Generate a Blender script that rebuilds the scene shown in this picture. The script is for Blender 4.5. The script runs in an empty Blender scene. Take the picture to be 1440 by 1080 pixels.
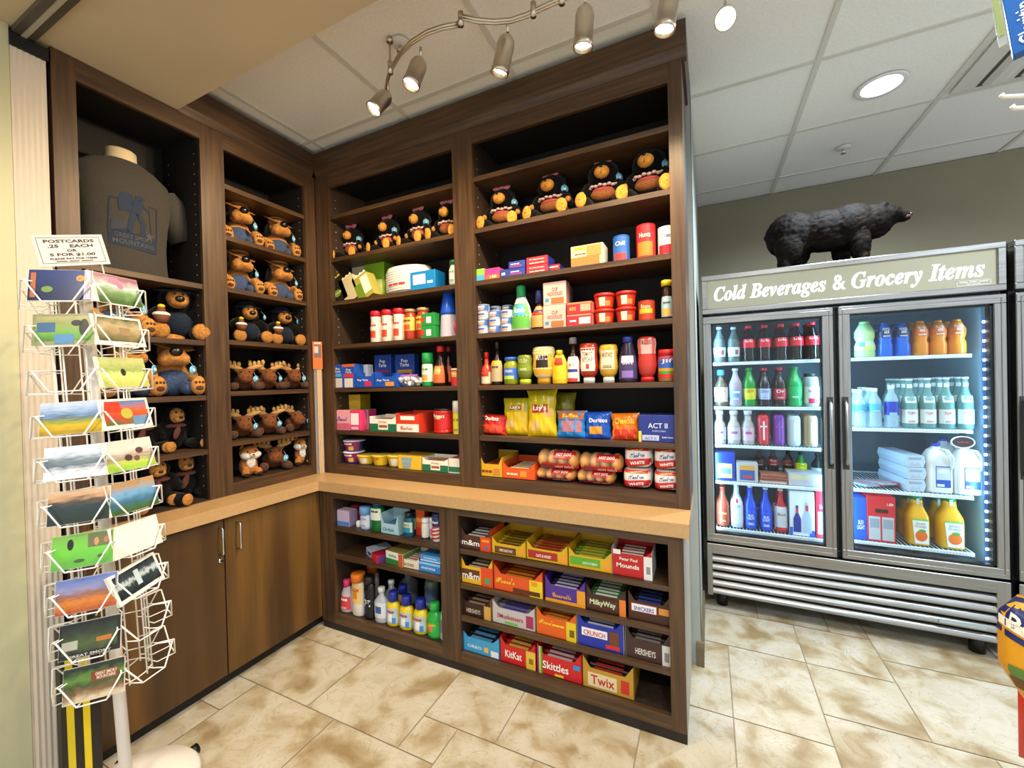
import bpy, math, random
from mathutils import Vector, Matrix, noise
from mathutils.bvhtree import BVHTree
random.seed(7)
SC = bpy.context.scene
COL = SC.collection
PI = math.pi
# ---------------------------------------------------------------- camera
CR = Vector((0.90325, 0.42843, -0.02421)); CU = Vector((0.01845, 0.0176, 0.99967)); CF = Vector((-0.42871, 0.90341, -0.008))
CP = Vector((2.23083, -1.85218, 1.42044)); FPX = 580.8
cd = bpy.data.cameras.new('camera'); cam = bpy.data.objects.new('camera', cd); COL.objects.link(cam)
cd.sensor_width = 36.0; cd.lens = FPX / 1440 * 36.0; cd.clip_start = 0.02
cam.matrix_world = Matrix(((CR.x, CU.x, -CF.x, CP.x), (CR.y, CU.y, -CF.y, CP.y), (CR.z, CU.z, -CF.z, CP.z), (0, 0, 0, 1)))
SC.camera = cam

def solve(A, i, P):
    P = [P[0] - CP.x, P[1] - CP.y, P[2] - CP.z]
    s = sum(A[k] * P[k] for k in range(3) if k != i)
    return CP[i] - s / A[i]
def px_solve(px, i, P):      # coordinate i of the point that stands at horizontal picture position px
    return solve(CR * FPX - CF * (px - 720), i, P)
def py_solve(py, i, P):
    return solve(CU * FPX - CF * (540 - py), i, P)
def at(px, py, i, v):
    d = CF + CR * ((px - 720) / FPX) - CU * ((py - 540) / FPX)
    return CP + d * ((v - CP[i]) / d[i])

# ---------------------------------------------------------------- materials
def lin(h):
    o = []
    for k in (0, 2, 4):
        c = int(h[k:k + 2], 16) / 255
        o.append(c / 12.92 if c <= .04045 else ((c + .055) / 1.055) ** 2.4)
    return (o[0], o[1], o[2], 1)
_M = {}
def M(h, rough=.45, metal=0.0, alpha=1.0, emis=0.0, fuzz=0, spec=.5, name='paint'):
    key = (h, rough, metal, alpha, emis, fuzz, spec)
    if key in _M: return _M[key]
    m = bpy.data.materials.new(name + '_' + h); m.use_nodes = True
    nt = m.node_tree; b = nt.nodes['Principled BSDF']
    b.inputs['Base Color'].default_value = lin(h); b.inputs['Roughness'].default_value = rough
    b.inputs['Metallic'].default_value = metal; b.inputs['Specular IOR Level'].default_value = spec
    if emis:
        b.inputs['Emission Color'].default_value = lin(h); b.inputs['Emission Strength'].default_value = emis
    if fuzz:
        tc = nt.nodes.new('ShaderNodeTexCoord'); n = nt.nodes.new('ShaderNodeTexNoise')
        n.inputs['Scale'].default_value = fuzz; n.inputs['Detail'].default_value = 4
        nt.links.new(tc.outputs['Object'], n.inputs['Vector'])
        bp = nt.nodes.new('ShaderNodeBump'); bp.inputs['Strength'].default_value = .6; bp.inputs['Distance'].default_value = .004
        nt.links.new(n.outputs['Fac'], bp.inputs['Height']); nt.links.new(bp.outputs['Normal'], b.inputs['Normal'])
        r = nt.nodes.new('ShaderNodeValToRGB'); c = lin(h)
        r.color_ramp.elements[0].position = .3; r.color_ramp.elements[0].color = (c[0] * .65, c[1] * .62, c[2] * .6, 1)
        r.color_ramp.elements[1].position = .7; r.color_ramp.elements[1].color = (min(1, c[0] * 1.2), min(1, c[1] * 1.2), min(1, c[2] * 1.2), 1)
        nt.links.new(n.outputs['Fac'], r.inputs['Fac']); nt.links.new(r.outputs['Color'], b.inputs['Base Color'])
        b.inputs['Sheen Weight'].default_value = .1
    if alpha < 1:
        out = nt.nodes['Material Output']; mx = nt.nodes.new('ShaderNodeMixShader'); tr = nt.nodes.new('ShaderNodeBsdfTransparent')
        mx.inputs['Fac'].default_value = alpha
        nt.links.new(tr.outputs[0], mx.inputs[1]); nt.links.new(b.outputs[0], mx.inputs[2]); nt.links.new(mx.outputs[0], out.inputs['Surface'])
    _M[key] = m
    return m
def noise_mat(name, stops, scale=(1, 1, 1), nscale=5.0, detail=6, rough=.5, bump=0.0, dist=0.0, coord='Object', attr=None, metal=0.0, rough_var=0):
    m = bpy.data.materials.new(name); m.use_nodes = True; nt = m.node_tree; b = nt.nodes['Principled BSDF']; L = nt.links.new
    tc = nt.nodes.new('ShaderNodeTexCoord'); mp = nt.nodes.new('ShaderNodeMapping'); mp.inputs['Scale'].default_value = scale
    L(tc.outputs[coord], mp.inputs['Vector']); vec = mp.outputs[0]
    if attr:
        a = nt.nodes.new('ShaderNodeAttribute'); a.attribute_name = attr
        va = nt.nodes.new('ShaderNodeVectorMath'); va.operation = 'ADD'
        L(vec, va.inputs[0]); L(a.outputs['Vector'], va.inputs[1]); vec = va.outputs[0]
    n = nt.nodes.new('ShaderNodeTexNoise'); n.inputs['Scale'].default_value = nscale; n.inputs['Detail'].default_value = detail
    n.inputs['Distortion'].default_value = dist; L(vec, n.inputs['Vector'])
    r = nt.nodes.new('ShaderNodeValToRGB'); cr = r.color_ramp
    while len(cr.elements) < len(stops): cr.elements.new(.5)
    for e, (p, h) in zip(cr.elements, stops): e.position = p; e.color = lin(h)
    L(n.outputs['Fac'], r.inputs['Fac']); L(r.outputs['Color'], b.inputs['Base Color'])
    b.inputs['Roughness'].default_value = rough; b.inputs['Metallic'].default_value = metal
    if bump:
        bp = nt.nodes.new('ShaderNodeBump'); bp.inputs['Strength'].default_value = bump; bp.inputs['Distance'].default_value = .003
        L(n.outputs['Fac'], bp.inputs['Height']); L(bp.outputs['Normal'], b.inputs['Normal'])
    return m, nt, b, n, r, vec
WOOD = noise_mat('dark_wood_laminate', [(.3, '33241a'), (.5, '49331f'), (.7, '5b4228')], (30, 30, 1.3), 2.0, 8, .42)[0]
WOODX = noise_mat('dark_wood_rail', [(.3, '33241a'), (.5, '49331f'), (.7, '5b4228')], (1.3, 30, 30), 2.0, 8, .42)[0]
DOORW = noise_mat('streaked_door_laminate', [(.3, '36230f'), (.48, '4e3619'), (.62, '6e4e22'), (.75, '4a3219')], (1, 6.5, .35), 1.0, 5, .4)[0]
BACKW = noise_mat('shelf_interior_laminate', [(.3, '0c0806'), (.7, '150e0a')], (30, 30, 1.3), 2.0, 4, .7)[0]  # near-black backs; on the toy bay sides it is painted shade
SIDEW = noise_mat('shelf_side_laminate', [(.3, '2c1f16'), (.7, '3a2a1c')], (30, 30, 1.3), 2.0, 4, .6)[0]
COUNTER = noise_mat('tan_counter_laminate', [(.35, 'b28e60'), (.65, 'b99668')], (30, 30, 30), 3.0, 3, .38)[0]
CEIL = noise_mat('ceiling_tile', [(.3, 'e6e5df'), (.7, 'f0efea')], (1, 1, 1), 90.0, 3, .9, bump=.15)[0]
TBAR = M('d2cfc6', .5, name='ceiling_grid')
SOFF = noise_mat('soffit_paint', [(.3, 'bcab8c'), (.7, 'c2b192')], (1, 1, 1), 3, 2, .85)[0]
WALLG = noise_mat('olive_wall_paint', [(.3, '817a64'), (.7, '88816b')], (1, 1, 1), 2, 2, .8)[0]
WALLL = noise_mat('sage_wall_paint', [(.3, 'bdbb98'), (.7, 'c4c29f')], (1, 1, 1), 2, 2, .8)[0]
WALLS = noise_mat('grey_drywall_paint', [(.3, '9aa09a'), (.7, 'a2a8a2')], (1, 1, 1), 2, 2, .7)[0]
def steel(name, sc):
    m, nt, b, n, r, vec = noise_mat(name, [(.3, '8d8d8c'), (.7, 'a9a9a7')], sc, 3.0, 6, .3, metal=1.0)
    mr = nt.nodes.new('ShaderNodeMapRange'); mr.inputs['To Min'].default_value = .24; mr.inputs['To Max'].default_value = .42
    nt.links.new(n.outputs['Fac'], mr.inputs['Value']); nt.links.new(mr.outputs[0], b.inputs['Roughness'])
    return m
STEEL = steel('brushed_steel', (2, 2, 160)); STEELV = steel('brushed_steel_upright', (160, 160, 2))
NICK = M('cfc4b4', .3, 1.0, name='satin_nickel')
CHROME = M('d8d8d8', .15, 1.0, name='chrome')
WIRE = M('f1eee8', .35, name='white_wire')
BLACK = M('080808', .5); DARK = M('141414', .6)

# ---------------------------------------------------------------- mesh builder
class MB:
    def __init__(s): s.v = []; s.f = []; s.m = []; s.s = []; s.mats = []
    def mi(s, mat):
        if mat not in s.mats: s.mats.append(mat)
        return s.mats.index(mat)
    def add(s, vs, fs, mat, smooth=False, T=None):
        o = len(s.v)
        if T is not None: vs = [T @ Vector(v) for v in vs]
        s.v.extend(tuple(v) for v in vs); k = s.mi(mat)
        for f in fs: s.f.append(tuple(o + i for i in f)); s.m.append(k); s.s.append(smooth)
        return s
    def box(s, x0, x1, y0, y1, z0, z1, mat, b=0.0, T=None):
        if x0 > x1: x0, x1 = x1, x0
        if y0 > y1: y0, y1 = y1, y0
        if z0 > z1: z0, z1 = z1, z0
        if b <= 0:
            vs = [(x, y, z) for x in (x0, x1) for y in (y0, y1) for z in (z0, z1)]
            return s.add(vs, [(0, 1, 3, 2), (4, 6, 7, 5), (0, 4, 5, 1), (2, 3, 7, 6), (0, 2, 6, 4), (1, 5, 7, 3)], mat, False, T)
        X = (x0, x1); Y = (y0, y1); Z = (z0, z1); vs = []; id = {}
        b = min(b, (x1 - x0) * .45, (y1 - y0) * .45, (z1 - z0) * .45)
        for i in (0, 1):
            for j in (0, 1):
                for k in (0, 1):
                    sx, sy, sz = 1 - 2 * i, 1 - 2 * j, 1 - 2 * k
                    for a, p in enumerate(((X[i], Y[j] + b * sy, Z[k] + b * sz), (X[i] + b * sx, Y[j], Z[k] + b * sz), (X[i] + b * sx, Y[j] + b * sy, Z[k]))):
                        id[i, j, k, a] = len(vs); vs.append(p)
        fs = []
        for i in (0, 1): fs.append([id[i, j, k, 0] for j, k in ((0, 0), (0, 1), (1, 1), (1, 0))])
        for j in (0, 1): fs.append([id[i, j, k, 1] for i, k in ((0, 0), (1, 0), (1, 1), (0, 1))])
        for k in (0, 1): fs.append([id[i, j, k, 2] for i, j in ((0, 0), (0, 1), (1, 1), (1, 0))])
        for i in (0, 1):
            for j in (0, 1): fs.append([id[i, j, 0, 0], id[i, j, 1, 0], id[i, j, 1, 1], id[i, j, 0, 1]])
        for i in (0, 1):
            for k in (0, 1): fs.append([id[i, 0, k, 0], id[i, 1, k, 0], id[i, 1, k, 2], id[i, 0, k, 2]])
        for j in (0, 1):
            for k in (0, 1): fs.append([id[0, j, k, 1], id[1, j, k, 1], id[1, j, k, 2], id[0, j, k, 2]])
        for i in (0, 1):
            for j in (0, 1):
                for k in (0, 1): fs.append([id[i, j, k, 0], id[i, j, k, 1], id[i, j, k, 2]])
        return s.add(vs, fs, mat, False, T)
    def lathe(s, prof, n, mat, c=(0, 0, 0), sx=1.0, sy=1.0, T=None, smooth=True):
        vs = []; fs = []; k = len(prof)
        for i in range(n):
            a = 2 * PI * i / n; ca = math.cos(a) * sx; sa = math.sin(a) * sy
            for r, z in prof: vs.append((c[0] + r * ca, c[1] + r * sa, c[2] + z))
        for i in range(n):
            j = (i + 1) % n
            for q in range(k - 1): fs.append((i * k + q, j * k + q, j * k + q + 1, i * k + q + 1))
        if prof[0][0] > 0: fs.append(tuple(i * k for i in range(n))[::-1])
        if prof[-1][0] > 0: fs.append(tuple(i * k + k - 1 for i in range(n)))
        return s.add(vs, fs, mat, smooth, T)
    def cyl(s, p, q, r, mat, n=10, r2=None):
        p = Vector(p); q = Vector(q); d = q - p; L = d.length
        T = Matrix.Translation(p) @ d.to_track_quat('Z', 'Y').to_matrix().to_4x4()
        return s.lathe([(r, 0), (r if r2 is None else r2, L)], n, mat, T=T)
    def tube(s, pts, r, mat, n=6, closed=False):
        P = [Vector(p) for p in pts]; m = len(P); vs = []; fs = []; up = None
        for i in range(m):
            a = P[i - 1] if (i or closed) else P[0]; b = P[(i + 1) % m] if (i < m - 1 or closed) else P[-1]
            t = (b - a).normalized()
            if up is None:
                up = Vector((0, 0, 1)) if abs(t.z) < .9 else Vector((1, 0, 0))
            x = t.cross(up)
            if x.length < 1e-4: x = t.orthogonal()
            x.normalize(); y = x.cross(t); up = y
            for k in range(n):
                an = 2 * PI * k / n; vs.append(P[i] + x * (math.cos(an) * r) + y * (math.sin(an) * r))
        for i in range(m if closed else m - 1):
            j = (i + 1) % m
            for k in range(n): fs.append((i * n + k, i * n + (k + 1) % n, j * n + (k + 1) % n, j * n + k))
        if not closed: fs += [tuple(range(n))[::-1], tuple((m - 1) * n + k for k in range(n))]
        return s.add(vs, fs, mat, True)
    def ell(s, c, r, mat, rot=(0, 0, 0), nu=14, nv=9, T=None):
        E = Matrix.Translation(c) @ Matrix.Rotation(rot[2], 4, 'Z') @ Matrix.Rotation(rot[1], 4, 'Y') @ Matrix.Rotation(rot[0], 4, 'X')
        if T is not None: E = T @ E
        prof = [(0, 0)] * 0
        vs = [E @ Vector((0, 0, -r[2]))]
        for j in range(1, nv):
            ph = -PI / 2 + PI * j / nv
            for i in range(nu):
                a = 2 * PI * i / nu; vs.append(E @ Vector((r[0] * math.cos(ph) * math.cos(a), r[1] * math.cos(ph) * math.sin(a), r[2] * math.sin(ph))))
        vs.append(E @ Vector((0, 0, r[2]))); fs = []
        for i in range(nu): fs.append((0, 1 + (i + 1) % nu, 1 + i))
        for j in range(nv - 2):
            for i in range(nu):
                a = 1 + j * nu + i; b = 1 + j * nu + (i + 1) % nu; fs.append((a, b, b + nu, a + nu))
        e = len(vs) - 1; o = 1 + (nv - 2) * nu
        for i in range(nu): fs.append((o + i, o + (i + 1) % nu, e))
        return s.add(vs, fs, mat, True)
    def poly(s, pts, fmap, mat):     # flat print: polygon in (u, v) laid by fmap
        return s.add([fmap(u, v) for u, v in pts], [tuple(range(len(pts)))], mat)
    def grid(s, u0, u1, v0, v1, nu, nv, fmap, mat, smooth=True):
        vs = [fmap(u0 + (u1 - u0) * i / nu, v0 + (v1 - v0) * j / nv) for j in range(nv + 1) for i in range(nu + 1)]
        fs = [(j * (nu + 1) + i, j * (nu + 1) + i + 1, (j + 1) * (nu + 1) + i + 1, (j + 1) * (nu + 1) + i) for j in range(nv) for i in range(nu)]
        return s.add(vs, fs, mat, smooth)
    def prism(s, pts, a, b, ax, mat, T=None):      # polygon in the two other axes, extruded along ax from a to b
        n = len(pts)
        def P(p, w):
            l = [p[0], p[1]]; l.insert(ax, w); return tuple(l)
        vs = [P(p, a) for p in pts] + [P(p, b) for p in pts]
        fs = [tuple(range(n))[::-1], tuple(range(n, 2 * n))] + [(i, (i + 1) % n, n + (i + 1) % n, n + i) for i in range(n)]
        return s.add(vs, fs, mat, False, T)
    def text(s, t, fmap, w, h, mat, cu=0.0, v0=0.0, bold=.0, shear=0.0):
        if t in UNREADABLE:      # print too small to read in the photograph: plain printed strokes
            for a, b in ((-.5, -.2), (-.15, .12), (.17, .5)): s.grid(cu + a * w, cu + b * w, v0 + h * .2, v0 + h * .75, 2, 1, fmap, mat, False)
            return s
        vs, fs = tmesh(t, bold, shear)
        return s.add([fmap(cu + (u - .5) * w, v0 + v * h) for u, v in vs], fs, mat)
    def build(s, name, parent=None, loc=None, rz=0.0, M4=None):
        me = bpy.data.meshes.new(name); me.from_pydata(s.v, [], s.f)
        for m in s.mats: me.materials.append(m)
        me.polygons.foreach_set('material_index', s.m); me.polygons.foreach_set('use_smooth', s.s); me.update()
        o = bpy.data.objects.new(name, me); COL.objects.link(o)
        if parent is not None: o.parent = parent
        if loc is not None: o.location = loc
        if rz: o.rotation_euler = (0, 0, rz)
        if M4 is not None: o.matrix_world = M4
        return o
UNREADABLE = {'BAGS', 'PLATES', 'mouth', 'sauce', 'Cookies', 'oil', 'clean', 'cookies', 'hot', 'honey', 'noodle', 'crackers', 'mate', 'jar', 'PULL', 'AT THE FRONT DESK', 'SCRATCHER', 'sticks', 'Milk Choc', 'NEW RECIPE', '~ o ~', 'Nutty', 'CUSTOMER SERVICE', '800-325', 'Pure', 'ICE', '12'}
_tc = {}
def tmesh(t, bold=0.0, shear=0.0):
    k = (t, bold, shear)
    if k not in _tc:
        c = bpy.data.curves.new('t', 'FONT'); c.body = t; c.resolution_u = 2; c.offset = bold; c.shear = shear; c.align_x = 'CENTER'; c.space_line = .85
        o = bpy.data.objects.new('t', c); COL.objects.link(o)
        me = bpy.data.meshes.new_from_object(o.evaluated_get(bpy.context.evaluated_depsgraph_get()))
        vs = [(v.co.x, v.co.y) for v in me.vertices]; fs = [tuple(p.vertices) for p in me.polygons]
        bpy.data.objects.remove(o); bpy.data.curves.remove(c); bpy.data.meshes.remove(me)
        x0 = min(v[0] for v in vs); x1 = max(v[0] for v in vs); y0 = min(v[1] for v in vs); y1 = max(v[1] for v in vs)
        _tc[k] = ([((x - x0) / (x1 - x0 + 1e-6), (y - y0) / (y1 - y0 + 1e-6)) for x, y in vs], fs)
    return _tc[k]
def tag(o, label, cat, group=None):
    o['label'] = label; o['category'] = cat
    if group: o['group'] = group
    return o
def thing(name, label, cat, loc=(0, 0, 0), rz=0.0, group=None):
    o = bpy.data.objects.new(name, None); COL.objects.link(o); o.location = loc; o.rotation_euler = (0, 0, rz); o.empty_display_size = .05
    return tag(o, label, cat, group)
def struct(o): o['kind'] = 'structure'; return o
def dup(root, loc, rz, label, cat=None, group=None, scale=None):
    r = root.copy(); COL.objects.link(r); r.location = loc; r.rotation_euler = (0, 0, rz); r['label'] = label
    if group: r['group'] = group
    if scale: r.scale = (scale,) * 3
    for ch in list(root.children):
        c = ch.copy(); COL.objects.link(c); c.parent = r
        for g in ch.children:
            d = g.copy(); COL.objects.link(d); d.parent = c
    return r
def flat(y): return lambda u, v: (u, y, v)
def mathit(t):     # serif slanted letters
    return ''.join(chr(0x1D468 + ord(c) - 65) if 'A' <= c <= 'Z' else chr(0x1D482 + ord(c) - 97) if 'a' <= c <= 'z' else c for c in t)
def script(t):
    return ''.join(chr(0x1D4D0 + ord(c) - 65) if 'A' <= c <= 'Z' else chr(0x1D4EA + ord(c) - 97) if 'a' <= c <= 'z' else c for c in t)

# ================================================================ the room
W = 2.1557; Z1 = .8665; Z0 = .8116; CT = .1838; D = .154
HC = 2.90
# ---- floor: stone tiles of several sizes on a thin grout bed
gm = MB(); gm.box(-.6, 5.2, -4.6, 2.3, -.05, -.003, M('9a8d76', .8)); fl = gm
fx0, fy0, un = .60 - .17 * 8, -.615 - .17 * 23, .17
NX, NY = 35, 41
used = {}
tiles = []
def put(i, j, a, b):
    for p in range(i, i + a):
        for q in range(j, j + b):
            if p >= NX or q >= NY or (p, q) in used: return False
    for p in range(i, i + a):
        for q in range(j, j + b): used[p, q] = 1
    tiles.append((i, j, a, b)); return True
for t in [(8, 23, 3, 3), (11, 24, 2, 2), (13, 24, 3, 2), (9, 21, 3, 2), (11, 22, 3, 2), (14, 21, 3, 3), (5, 23, 3, 2), (6, 20, 3, 3), (18, 27, 2, 3), (20, 28, 2, 2), (18, 24, 2, 3), (20, 25, 3, 3), (22, 28, 3, 3), (16, 24, 2, 3), (23, 26, 2, 2)]: put(*t)
rt = random.Random(3)
for j in range(NY):
    for i in range(NX):
        if (i, j) in used: continue
        sz = [(3, 3), (3, 2), (2, 3), (2, 2)]; rt.shuffle(sz); sz += [(2, 1), (1, 2), (1, 1)]
        for a, b in sz:
            if put(i, j, a, b): break
FLM, nt, bb, nn, rr, vec = noise_mat('travertine_tile', [(.3, '937e5c'), (.42, 'aa9c7f'), (.5, 'bab29c'), (.62, 'c4beaf'), (.78, 'b2a585')], (1, 1, 1), 6.5, 14, .3, attr='tid', dist=.5)
n2 = nt.nodes.new('ShaderNodeTexNoise'); n2.inputs['Scale'].default_value = 7; n2.inputs['Detail'].default_value = 8; n2.inputs['Distortion'].default_value = 2.5
nt.links.new(vec, n2.inputs['Vector'])
r2 = nt.nodes.new('ShaderNodeValToRGB'); r2.color_ramp.elements[0].position = .485; r2.color_ramp.elements[0].color = (0, 0, 0, 1); r2.color_ramp.elements[1].position = .5; r2.color_ramp.elements[1].color = (1, 1, 1, 1)
e = r2.color_ramp.elements.new(.515); e.color = (0, 0, 0, 1)
nt.links.new(n2.outputs['Fac'], r2.inputs['Fac'])
mx = nt.nodes.new('ShaderNodeMix'); mx.data_type = 'RGBA'; mxf = nt.nodes.new('ShaderNodeMath'); mxf.operation = 'MULTIPLY'; mxf.inputs[1].default_value = .45
nt.links.new(r2.outputs[0], mxf.inputs[0]); nt.links.new(mxf.outputs[0], mx.inputs[0]); nt.links.new(rr.outputs[0], mx.inputs[6]); mx.inputs[7].default_value = lin('8d7752')
nt.links.new(mx.outputs[2], bb.inputs['Base Color'])
g = .0025; nb = len(gm.f)
for i, j, a, b in tiles:
    x0 = fx0 + i * un + g; x1 = fx0 + (i + a) * un - g; y0 = fy0 + j * un + g; y1 = fy0 + (j + b) * un - g
    if y0 > 2.28: continue
    gm.add([(x0, y0, 0), (x1, y0, 0), (x1, y1, 0), (x0, y1, 0)], [(0, 1, 2, 3)], FLM)
fo = struct(gm.build('floor'))
at_ = fo.data.attributes.new('tid', 'FLOAT_VECTOR', 'FACE')
for k, p in enumerate(fo.data.polygons):
    at_.data[k].vector = (rt.random() * 40, rt.random() * 40, rt.random() * 40) if k >= nb else (0, 0, 0)
# ---- ceiling: tiles in a white grid
cm = MB(); cm.box(-.5, 5.2, -4.6, 2.25, HC, HC + .05, CEIL)
for i in range(-1, 8):
    x = .09 + .66 * i; cm.box(x - .012, x + .012, -4.6, 2.25, HC - .006, HC, TBAR)
for j in range(-7, 4):
    y = -.09 + .645 * j; cm.box(-.5, 5.2, y - .012, y + .012, HC - .0055, HC, TBAR)
struct(cm.build('ceiling'))
sm = MB(); sm.box(-.5, 1.75, -4.6, -.747, 2.735, HC - .007, SOFF); struct(sm.build('trim_1'))          # dropped soffit over the left cabinet
m_ = MB(); m_.box(-.6, 5.2, 2.13, 2.25, 0, HC - .007, WALLG); struct(m_.build('wall_back'))
m_ = MB(); m_.box(-.5, 2.176, .352, .47, 0, HC - .007, WALLS); m_.box(2.06, 2.176, .36, 2.13, 0, HC - .007, WALLS); struct(m_.build('wall_divider'))
m_ = MB()                                                                                             # baseboard round the divider's end
m_.prism([(.34, 0), (.352, 0), (.352, .12), (.346, .115), (.342, .1), (.34, .09)], 2.157, 2.19, 0, M('6b5d45', .5))
m_.box(2.176, 2.19, .352, .9, 0, .115, M('6b5d45', .5)); struct(m_.build('baseboard_right'))
m_ = MB(); m_.box(-.5, -.38, -1.28, .35, 0, HC - .007, WALLS); m_.box(-.5, .0, -4.6, -1.269, 0, 2.735, WALLL); struct(m_.build('wall_left'))
# folding partition stacked at the end of its track
t = thing('folding_partition', 'white ribbed folding partition stacked upright between green wall and dark cabinet', 'partition', (0, 0, 0))
m_ = MB(); wp = M('cfc3b2', .6)
pts = []
for k in range(13):
    y = -1.268 + k * .0075; pts.append((.0 if k % 2 == 0 else -.003, y))
pts = [(p[0], p[1]) for p in pts] + [(-.2, pts[-1][1]), (-.2, -1.268)]
m_.prism(pts, .005, 2.68, 2, wp); m_.build('panel', t)
m_ = MB(); m_.box(-.05, .008, -1.268, -1.172, 2.665, 2.71, BLACK); m_.build('top_bracket', t)
m_ = MB(); m_.box(-.02, 1.3, -1.262, -1.205, 2.716, 2.735, M('4a443a', .4)); m_.box(-.02, 1.3, -1.24, -1.227, 2.711, 2.717, M('a59c8a', .4)); tag(m_.build('ceiling_track'), 'dark narrow ceiling track above the white folding partition', 'track')

# ================================================================ upper shelving
SHZ = [2.474, 2.209, 1.940, 1.668, 1.400, 1.138]; ZOT = 2.6463; ZOB = .9257; ZT = 2.8698; ZCB = 2.7324; TH = .024
def bay_inside(t, f, lo, hi, dep, sidem=SIDEW, zs=SHZ, zb=ZOB, zt=ZOT):
    zl = max(zb - .03, Z1 + .0008)
    # f(a, b, c0, c1, z0, z1) -> box along the bay's width a..b, depth c0..c1 behind the front
    for s0, s1 in ((lo - .018, lo), (hi, hi + .018)):
        m = MB(); f(m, s0, s1, .0195, dep, zl, zt + .05, sidem)
        for zz in range(34):
            for dd in (.05, dep - .06):
                z = zb + .06 + zz * .05
                if z < zt - .05:
                    e = .0008 if s0 < lo - .001 else -.0008
                    w = s1 if s0 < lo - .001 else s0
                    f(m, w, w + e, dd, dd + .005, z, z + .005, M('b9a98c', .4))
        m.build('side_panel', t)
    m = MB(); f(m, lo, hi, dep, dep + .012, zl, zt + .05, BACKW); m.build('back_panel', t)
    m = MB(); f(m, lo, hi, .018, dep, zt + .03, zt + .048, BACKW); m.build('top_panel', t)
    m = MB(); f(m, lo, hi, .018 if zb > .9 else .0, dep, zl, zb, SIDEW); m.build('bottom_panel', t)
    for z in zs:
        m = MB(); f(m, lo, hi, .006, dep, z - TH, z, WOODX if f is fc or f is fl_ else WOOD, ); m.build('shelf', t)
def fc(m, a, b, c0, c1, z0, z1, mat, bev=0): m.box(a, b, c0, c1, z0, z1, mat, bev)
def fl_(m, a, b, c0, c1, z0, z1, mat, bev=0): m.box(-c1, -c0, a, b, z0, z1, mat, bev)
A0, A1, A2, A3 = .1173, 1.0318, 1.1539, 2.1015
t = thing('wall_shelf_unit', 'dark brown two-bay grocery shelving above the right counter', 'shelves', (0, 0, 0))
m = MB()
for a, b in ((0.002, A0), (A1, A2), (A3, W)): m.box(a, b, 0, .019, Z1, ZCB, WOOD)
for a, b in ((A0, A1), (A2, A3)): m.box(a, b, 0, .019, ZOT, ZCB, WOODX); m.box(a, b, 0, .019, Z1, ZOB, WOODX)
m.build('face_frame', t)
m = MB(); m.box(W - .02, W, .019, .34, Z1, ZT, WOOD); m.build('end_panel', t)
m = MB()
cpts = [(0.02, ZCB - .01), (-.002, ZCB - .005), (-.006, ZCB + .004), (-.018, ZCB + .03), (-.02, ZT), (.02, ZT)]
m.prism(cpts, .02, W + .02, 0, WOODX); m.prism([(W - .02, ZCB), (W + .012, ZCB), (W + .02, ZT), (W - .02, ZT)][::1], .02, .34, 1, WOOD)
m.build('crown_molding', t)
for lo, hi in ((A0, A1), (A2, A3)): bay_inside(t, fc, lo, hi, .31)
YA0, YA1, YB0, YB1, YL = -1.0968, -.658, -.5469, -.0775, -1.165
t = thing('toy_shelf_unit', 'dark brown two-bay shelving of plush toys against the left wall', 'shelves', (0, 0, 0))
m = MB()
for a, b in ((YL, YA0), (YA1, YB0), (YB1, -.002)): m.box(-.019, 0, a, b, Z1, ZCB, WOOD)
WOODY = noise_mat('dark_wood_rail_side', [(.3, '33241a'), (.5, '49331f'), (.7, '5b4228')], (30, 1.3, 30), 2.0, 8, .42)[0]
m.box(-.019, 0, YA0, YA1, ZOT, ZCB, WOODY); m.box(-.019, 0, YB0, YB1, ZOT, ZCB, WOODY); m.box(-.019, 0, YB0, YB1, Z1, ZOB, WOODY)
m.build('face_frame', t)
m = MB(); m.box(-.37, -.019, YL, YL + .018, Z1, ZCB, WOOD); m.build('end_panel', t)
m = MB(); m.prism([(-.02, ZCB - .01), (.002, ZCB - .005), (.006, ZCB + .004), (.018, ZCB + .03), (.02, ZT), (-.02, ZT)], -.746, -.021, 1, WOODY)
m.build('crown_molding', t)
bay_inside(t, fl_, YB0, YB1, .34, BACKW)  # side panels of both toy bays darkened: shade put into their colour
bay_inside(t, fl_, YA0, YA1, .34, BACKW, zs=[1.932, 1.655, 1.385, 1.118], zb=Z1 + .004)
for ch in t.children:
    if ch.name.startswith('shelf'):
        ch.data.materials.clear(); ch.data.materials.append(WOODY)
# counter
m = MB(); m.prism([(-.36, YL), (CT, YL), (CT, -CT), (W + .001, -CT), (W + .001, .34), (-.36, .34)], Z0, Z1 - .0005, 2, COUNTER)
tag(m.build('countertop'), 'L-shaped tan laminate countertop between upper shelves and base cabinets', 'countertop')
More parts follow.
